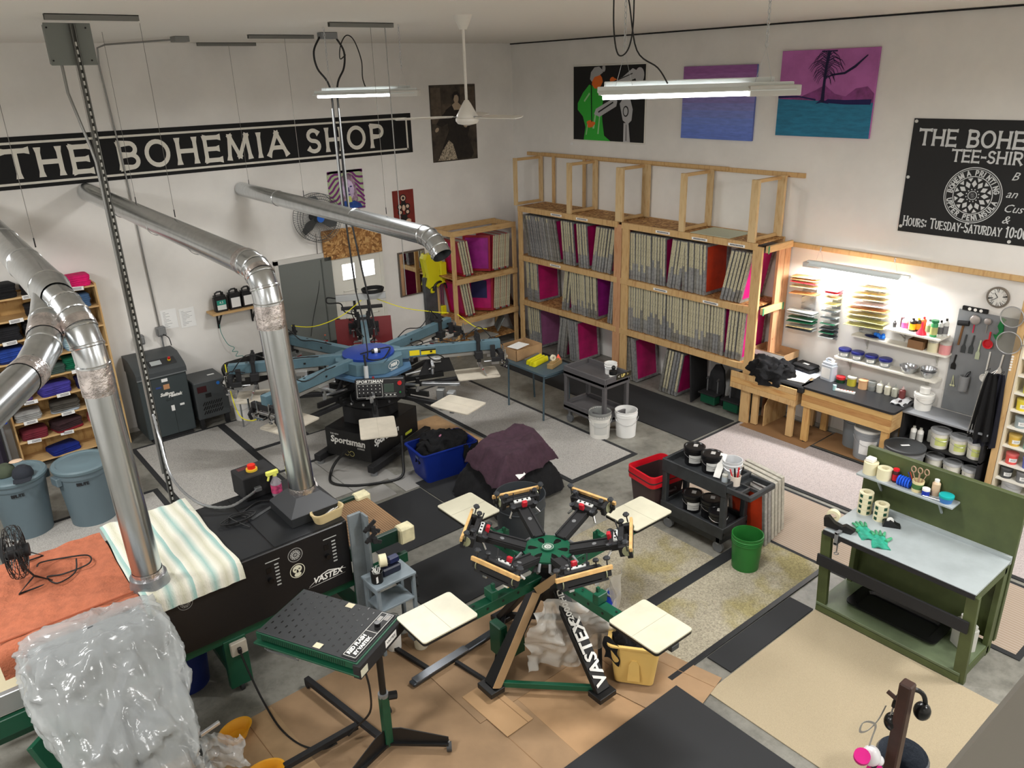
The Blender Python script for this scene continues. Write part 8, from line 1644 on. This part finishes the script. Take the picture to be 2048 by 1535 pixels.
one(G().grid(lambda u, v: (-5.70 - .02 * math.sin(6 * v) + .02 * u, -7.80 - .14 * u, .44 - .20 * v + .02 * math.sin(5 * u)), 8, 8, .01), 'hanging_rag', BLKC, 'black rag hanging over the left rim of the pale yellow tub', 'rag', smooth=80)
t = thing('blue_spool', 'blue plastic bottle and cable hanging behind the green press', 'bottle', (-5.1, -7.25, .02)); G().lathe([(0, 0), (.06, 0), (.062, .22), (.03, .30), (0, .30)], (-5.12, -7.30, .02), 18).build('bottle', mat((26, 60, 170), .4), t); G().tube(arcpts((-5.14, -7.36), .06, 0, 340, 14, .34), .012, 6).build('cable_coil', mat((120, 122, 124), .4), t)
# ------------------------------------------------------------------ covered machine in the near left
t = thing('covered_press', 'machine under a cloudy plastic cover in the near left corner', 'covered machine', (-8.95, -6.65, .0))
PL = mat((178, 182, 182), .16, alpha=.48, bump=.6, bs=11)
G().box((-9.30, -6.42, 1.12), (-8.58, -6.06, 1.22), .03).box((-9.1, -6.9, .7), (-8.78, -6.5, .86), .04).bar((-9.15, -6.95, .85), (-8.75, -6.4, 1.1), .07, .06).bar((-9.2, -6.5, .95), (-8.7, -6.8, .8), .06, .06).build('hidden_body', mat((104, 108, 112), .5), t); G().box((-9.0, -6.9, .2), (-8.86, -6.7, .75), .03).build('hidden_column', DKG, t)
CV = [(1.30, -6.24, .02, .01), (1.30, -6.24, .40, .20), (1.27, -6.25, .47, .25), (1.12, -6.36, .49, .38), (.95, -6.56, .46, .52), (.72, -6.74, .38, .54), (.52, -6.78, .36, .50), (.36, -6.76, .38, .44)]
def cov(u, v):
    a = 2 * PI * u; x = v * (len(CV) - 1); i = min(int(x), len(CV) - 2); f_ = x - i; z, yc, hx, hy = [CV[i][k] * (1 - f_) + CV[i + 1][k] * f_ for k in range(4)]
    c_, s_ = math.cos(a), math.sin(a); sq = 1 / (abs(c_) ** 5 + abs(s_) ** 5) ** .2; k = 1 + crump((c_ * 1.1, s_ * 1.1, z * 2.2), 7, .035) + crump((c_ * 1.1, s_ * 1.1, z * 2.2), 2.6, .11) * min(1, v * 5) + .03 * math.sin(9 * a + 6 * z) * min(1, v * 2)
    return (-8.93 + .88 * hx * sq * c_ * k, yc + .9 * hy * sq * s_ * k, z + crump((c_ * hx * 4, s_ * hy * 4, z), 1.8, .035) * (1 if v > .1 else .6))
G().grid(cov, 150, 90).build('plastic_cover', PL, t, 80)
G().ob((-8.50, -6.96, .70), (.07, .012, .012), rot('Z', 12), .003).build('spring_clip', STEEL, t)
G().grid(lambda u, v: (-8.60 + .26 * u + .02 * math.sin(7 * v), -6.98 - .10 * v + .05 * math.sin(5 * u) + crump((u, v, 0), 4, .03), .68 - .26 * v * (1 - .3 * u) - .10 * u + crump((v, u, 1), 5, .02)), 26, 22).build('cover_tail', PL, t, 80)
M = frame((-8.62, -6.80, .62), (.10, -.50, -.60), (-.8, -.5, .1)); G().box((0, -.05, -.025), (.85, .05, .0), .004).xf(M).build('machine_leg', BLK, t)
zz = Vector((M[0][2], M[1][2], M[2][2])); TMx = M @ (Matrix.Translation((.36, 0, .002)) if zz.z > 0 else Matrix.Translation((.36, 0, -.028)) @ Matrix.Rotation(PI, 4, 'X'))
text('VASTEX', .11, WHITE, TMx @ Matrix.Rotation(PI, 4, 'Z') @ Matrix.Translation((-.1, 0, 0)), t, shear=.15, off=.003); text('V-2000HD', .055, WHITE, TMx @ Matrix.Rotation(PI, 4, 'Z') @ Matrix.Translation((.20, .01, 0)), t, shear=.15)
for (x, y, lb, rz) in ((-8.22, -6.42, 'orange-yellow basin on the floor, far one of two', 20), (-8.20, -6.93, 'orange-yellow basin on the floor, near one of two', -10)):
    t = thing('yellow_basin', lb, 'basin', (x, y, .01)); g = G(); prf = [(0, .0), (.09, 0), (.13, .08), (.14, .085), (.125, .08), (.085, .012), (0, .012)]
    g.lathe(prf, (0, 0, 0), 26, Matrix.Diagonal((1.0, .7, 1.0)).to_3x3()).xf(Matrix.Translation((x, y, .012)) @ rot('Z', rz).to_4x4()).build('basin', mat((232, 166, 40), .4), t)
# green conveyor leg left edge
t = thing('green_stand_leg', 'dark green machine leg at the lower left edge behind the cover', 'machine leg', (-9.35, -6.45, 0)); G().bar((-9.22, -6.42, .0), (-9.40, -6.22, .62), .12, .05, c=.004).build('leg', VGREEN, t)
# ------------------------------------------------------------------ round grey bins
BR = mat((96, 112, 120), .5); BRL = mat((104, 124, 132), .45)
def brute(x, y, label, lrot):
    t = thing('round_bin', label, 'bin', (x, y, .012), 0, None, world=False); r, h = .29, .70
    G().lathe([(0, 0), (r * .80, 0), (r * .80, .02), (r * .95, h * .86), (r * .99, h * .86), (r, h * .90), (r * .97, h)], n=40).build('body', BR, t)
    G().lathe([(r * 1.05, h - .03), (r * 1.07, h), (r * 1.03, h + .018), (r * .90, h + .02), (r * .86, h + .010), (r * .60, h + .012), (r * .5, h + .022), (r * .3, h + .026), (0, h + .026)], n=40).build('lid', BRL, t)
    for a in (lrot, lrot + 180): d = polar((0, 0), 1, a); G().ob(d * (r * 1.02) + Vector((0, 0, h * .84)), (.03, .07, .05), Matrix.Rotation(math.radians(a), 3, 'Z'), .01).build('handle', BR, t)
    for i, ch in enumerate('BRUTE'):
        a = math.radians(lrot + 60 + 5.2 * i - 10); rr = r * .962; M = Matrix(((-math.sin(a), 0, math.cos(a), rr * math.cos(a)), (math.cos(a), 0, math.sin(a), rr * math.sin(a)), (0, 1, 0, h * .79), (0, 0, 0, 1)))
        text(ch, .05, INK, M, t, off=.002)
    return t
brute(-8.84, -1.93, 'round grey lidded bin with caps on its lid, left one', -160); brute(-8.22, -2.12, 'round grey lidded bin behind the near duct, right one', -165)
capm = mat((40, 44, 52), .9); t = thing('baseball_cap', 'dark navy cap on the left round bin', 'cap', (-8.80, -2.10, .74)); G().lathe([(.10, 0), (.105, .03), (.09, .08), (.05, .115), (0, .12)], (-8.78, -2.12, .742), 20).build('crown', capm, t); G().prism([(-.09, 0), (-.08, -.10), (0, -.13), (.08, -.10), (.09, 0)], 0, .006, Matrix.Translation((-8.80, -2.20, .745)) @ rot('Z', -12).to_4x4()).build('brim', capm, t)
t = thing('baseball_cap', 'olive green cap behind the navy cap on the left round bin', 'cap', (-8.92, -1.95, .74)); G().lathe([(.10, 0), (.105, .03), (.09, .08), (.05, .115), (0, .12)], (-8.92, -1.95, .742), 20).build('crown', mat((70, 78, 62), .9), t)
one(G().ell((-8.80, -1.95, .86), (.07, .05, .015), 10, 6), 'cloth_scrap', mat((214, 186, 160), .9), 'peach cloth scrap on the caps of the left round bin', 'cloth')
t = thing('tape_roll', 'tan tape roll on the blue tray at the far left', 'tape', (-8.9, -.42, .82)); G().lathe([(.03, 0), (.055, 0), (.055, .06), (.03, .06), (.03, 0)], (-8.88, -.42, .825), 20).build('roll', mat((176, 150, 112), .5), t)
# ------------------------------------------------------------------ wooden post with ear defenders and respirator
DW = mat((58, 36, 28), .5, n=.15, ns=8)
t = thing('hanging_post', 'dark brown wooden post at the lower right holding ear defenders', 'post', (-5.76, -10.06, 0)); G().box((-5.795, -10.095, .0), (-5.725, -10.03, 1.56), .008).build('post', DW, t); G().box((-5.9, -10.2, 0), (-5.6, -9.9, .04), .01).build('foot', DW, t); G().cyl((-5.76, -10.03, 1.42), (-5.76, -9.97, 1.44), .012, 8).build('peg', DW, t)
t = thing('ear_defenders', 'black ear defenders hanging on the dark wooden post', 'ear defenders', (-5.70, -10.05, 1.2)); c = Vector((-5.70, -10.07, 1.37)); ax = Vector((.77, -.63, 0))
G().tube([c + ax * (.085 * math.cos(a)) + Vector((0, 0, .115 * math.sin(a))) for a in [PI * i / 14 for i in range(15)]], .013, 8).build('headband', BLKG, t)
for s, dz in ((1, 0), (-1, -.07)): G().ell(c + ax * (s * .075) + Vector((0, 0, -.035 + dz)), (.045, .045, .055), 16, 10).build('ear_cup', BLKG, t); G().tube([c + ax * (s * .085), c + ax * (s * .10) + Vector((0, 0, -.04 + dz))], .005, 6).build('wire_arm', STEEL, t)
t = thing('strap_loop', 'grey elastic strap looping from the dark wooden post', 'strap', (-5.9, -9.98, 1.3)); g = G()
pts = smoothpts([(-5.80, -9.99, 1.38), (-5.84, -9.98, 1.30), (-5.90, -9.96, 1.25), (-5.97, -9.95, 1.28), (-5.96, -9.95, 1.33), (-5.90, -9.96, 1.31), (-5.86, -9.98, 1.27), (-5.88, -9.98, 1.20), (-5.90, -9.98, 1.14)], 5)
for a_, b_ in zip(pts[:-1], pts[1:]): g.bar(a_, b_, .014, .002, up=(.3, 1, .2))
g.build('strap', mat((150, 148, 140), .7), t)
t = thing('respirator', 'white respirator mask with magenta filters on the dark post', 'respirator', (-5.92, -10.0, 1.05)); c = Vector((-5.90, -10.0, 1.10))
G().ell(c, (.05, .05, .06), 14, 10).ell(c + Vector((.03, -.03, -.03)), (.03, .03, .03), 12, 8).build('face_piece', mat((226, 226, 228), .3), t)
for s, off in ((-1, Vector((-.07, .02, .02))), (1, Vector((-.0, -.03, -.09)))): G().cyl(c + off, c + off + Vector((-.02, -.01, .035)), .042, 18).build('filter', mat((206, 30, 128), .4), t); G().cyl(c + off * .5, c + off, .025, 12).build('filter_neck', BLK, t)
t = bucket('waste_bin', 'grey bin lined with a shiny plastic bag at the lower right', 'bin', (-5.02, -9.86, .01), .155, .36, mat((90, 94, 98), .5), handle=False, ribs=0, inside=1)
t = thing('bin_liner', 'dark shiny plastic liner in the lower right bin', 'bag', (-5.02, -9.86, .1)); G().lathe([(.152, .26), (.162, .365), (.15, .385), (.14, .30), (.13, .12), (0, .10)], (-5.02, -9.86, .01), 28).build('liner', mat((84, 90, 100), .2, .3, bump=.8, bs=22), t)
# paper stuck above the doors and small wall bits
one(G().box((-.012, -1.46, 3.50), (-.002, -1.40, 3.54)), 'wall_tack', PAPER, 'tiny paper tab on the right wall below the miner picture', 'paper tab')
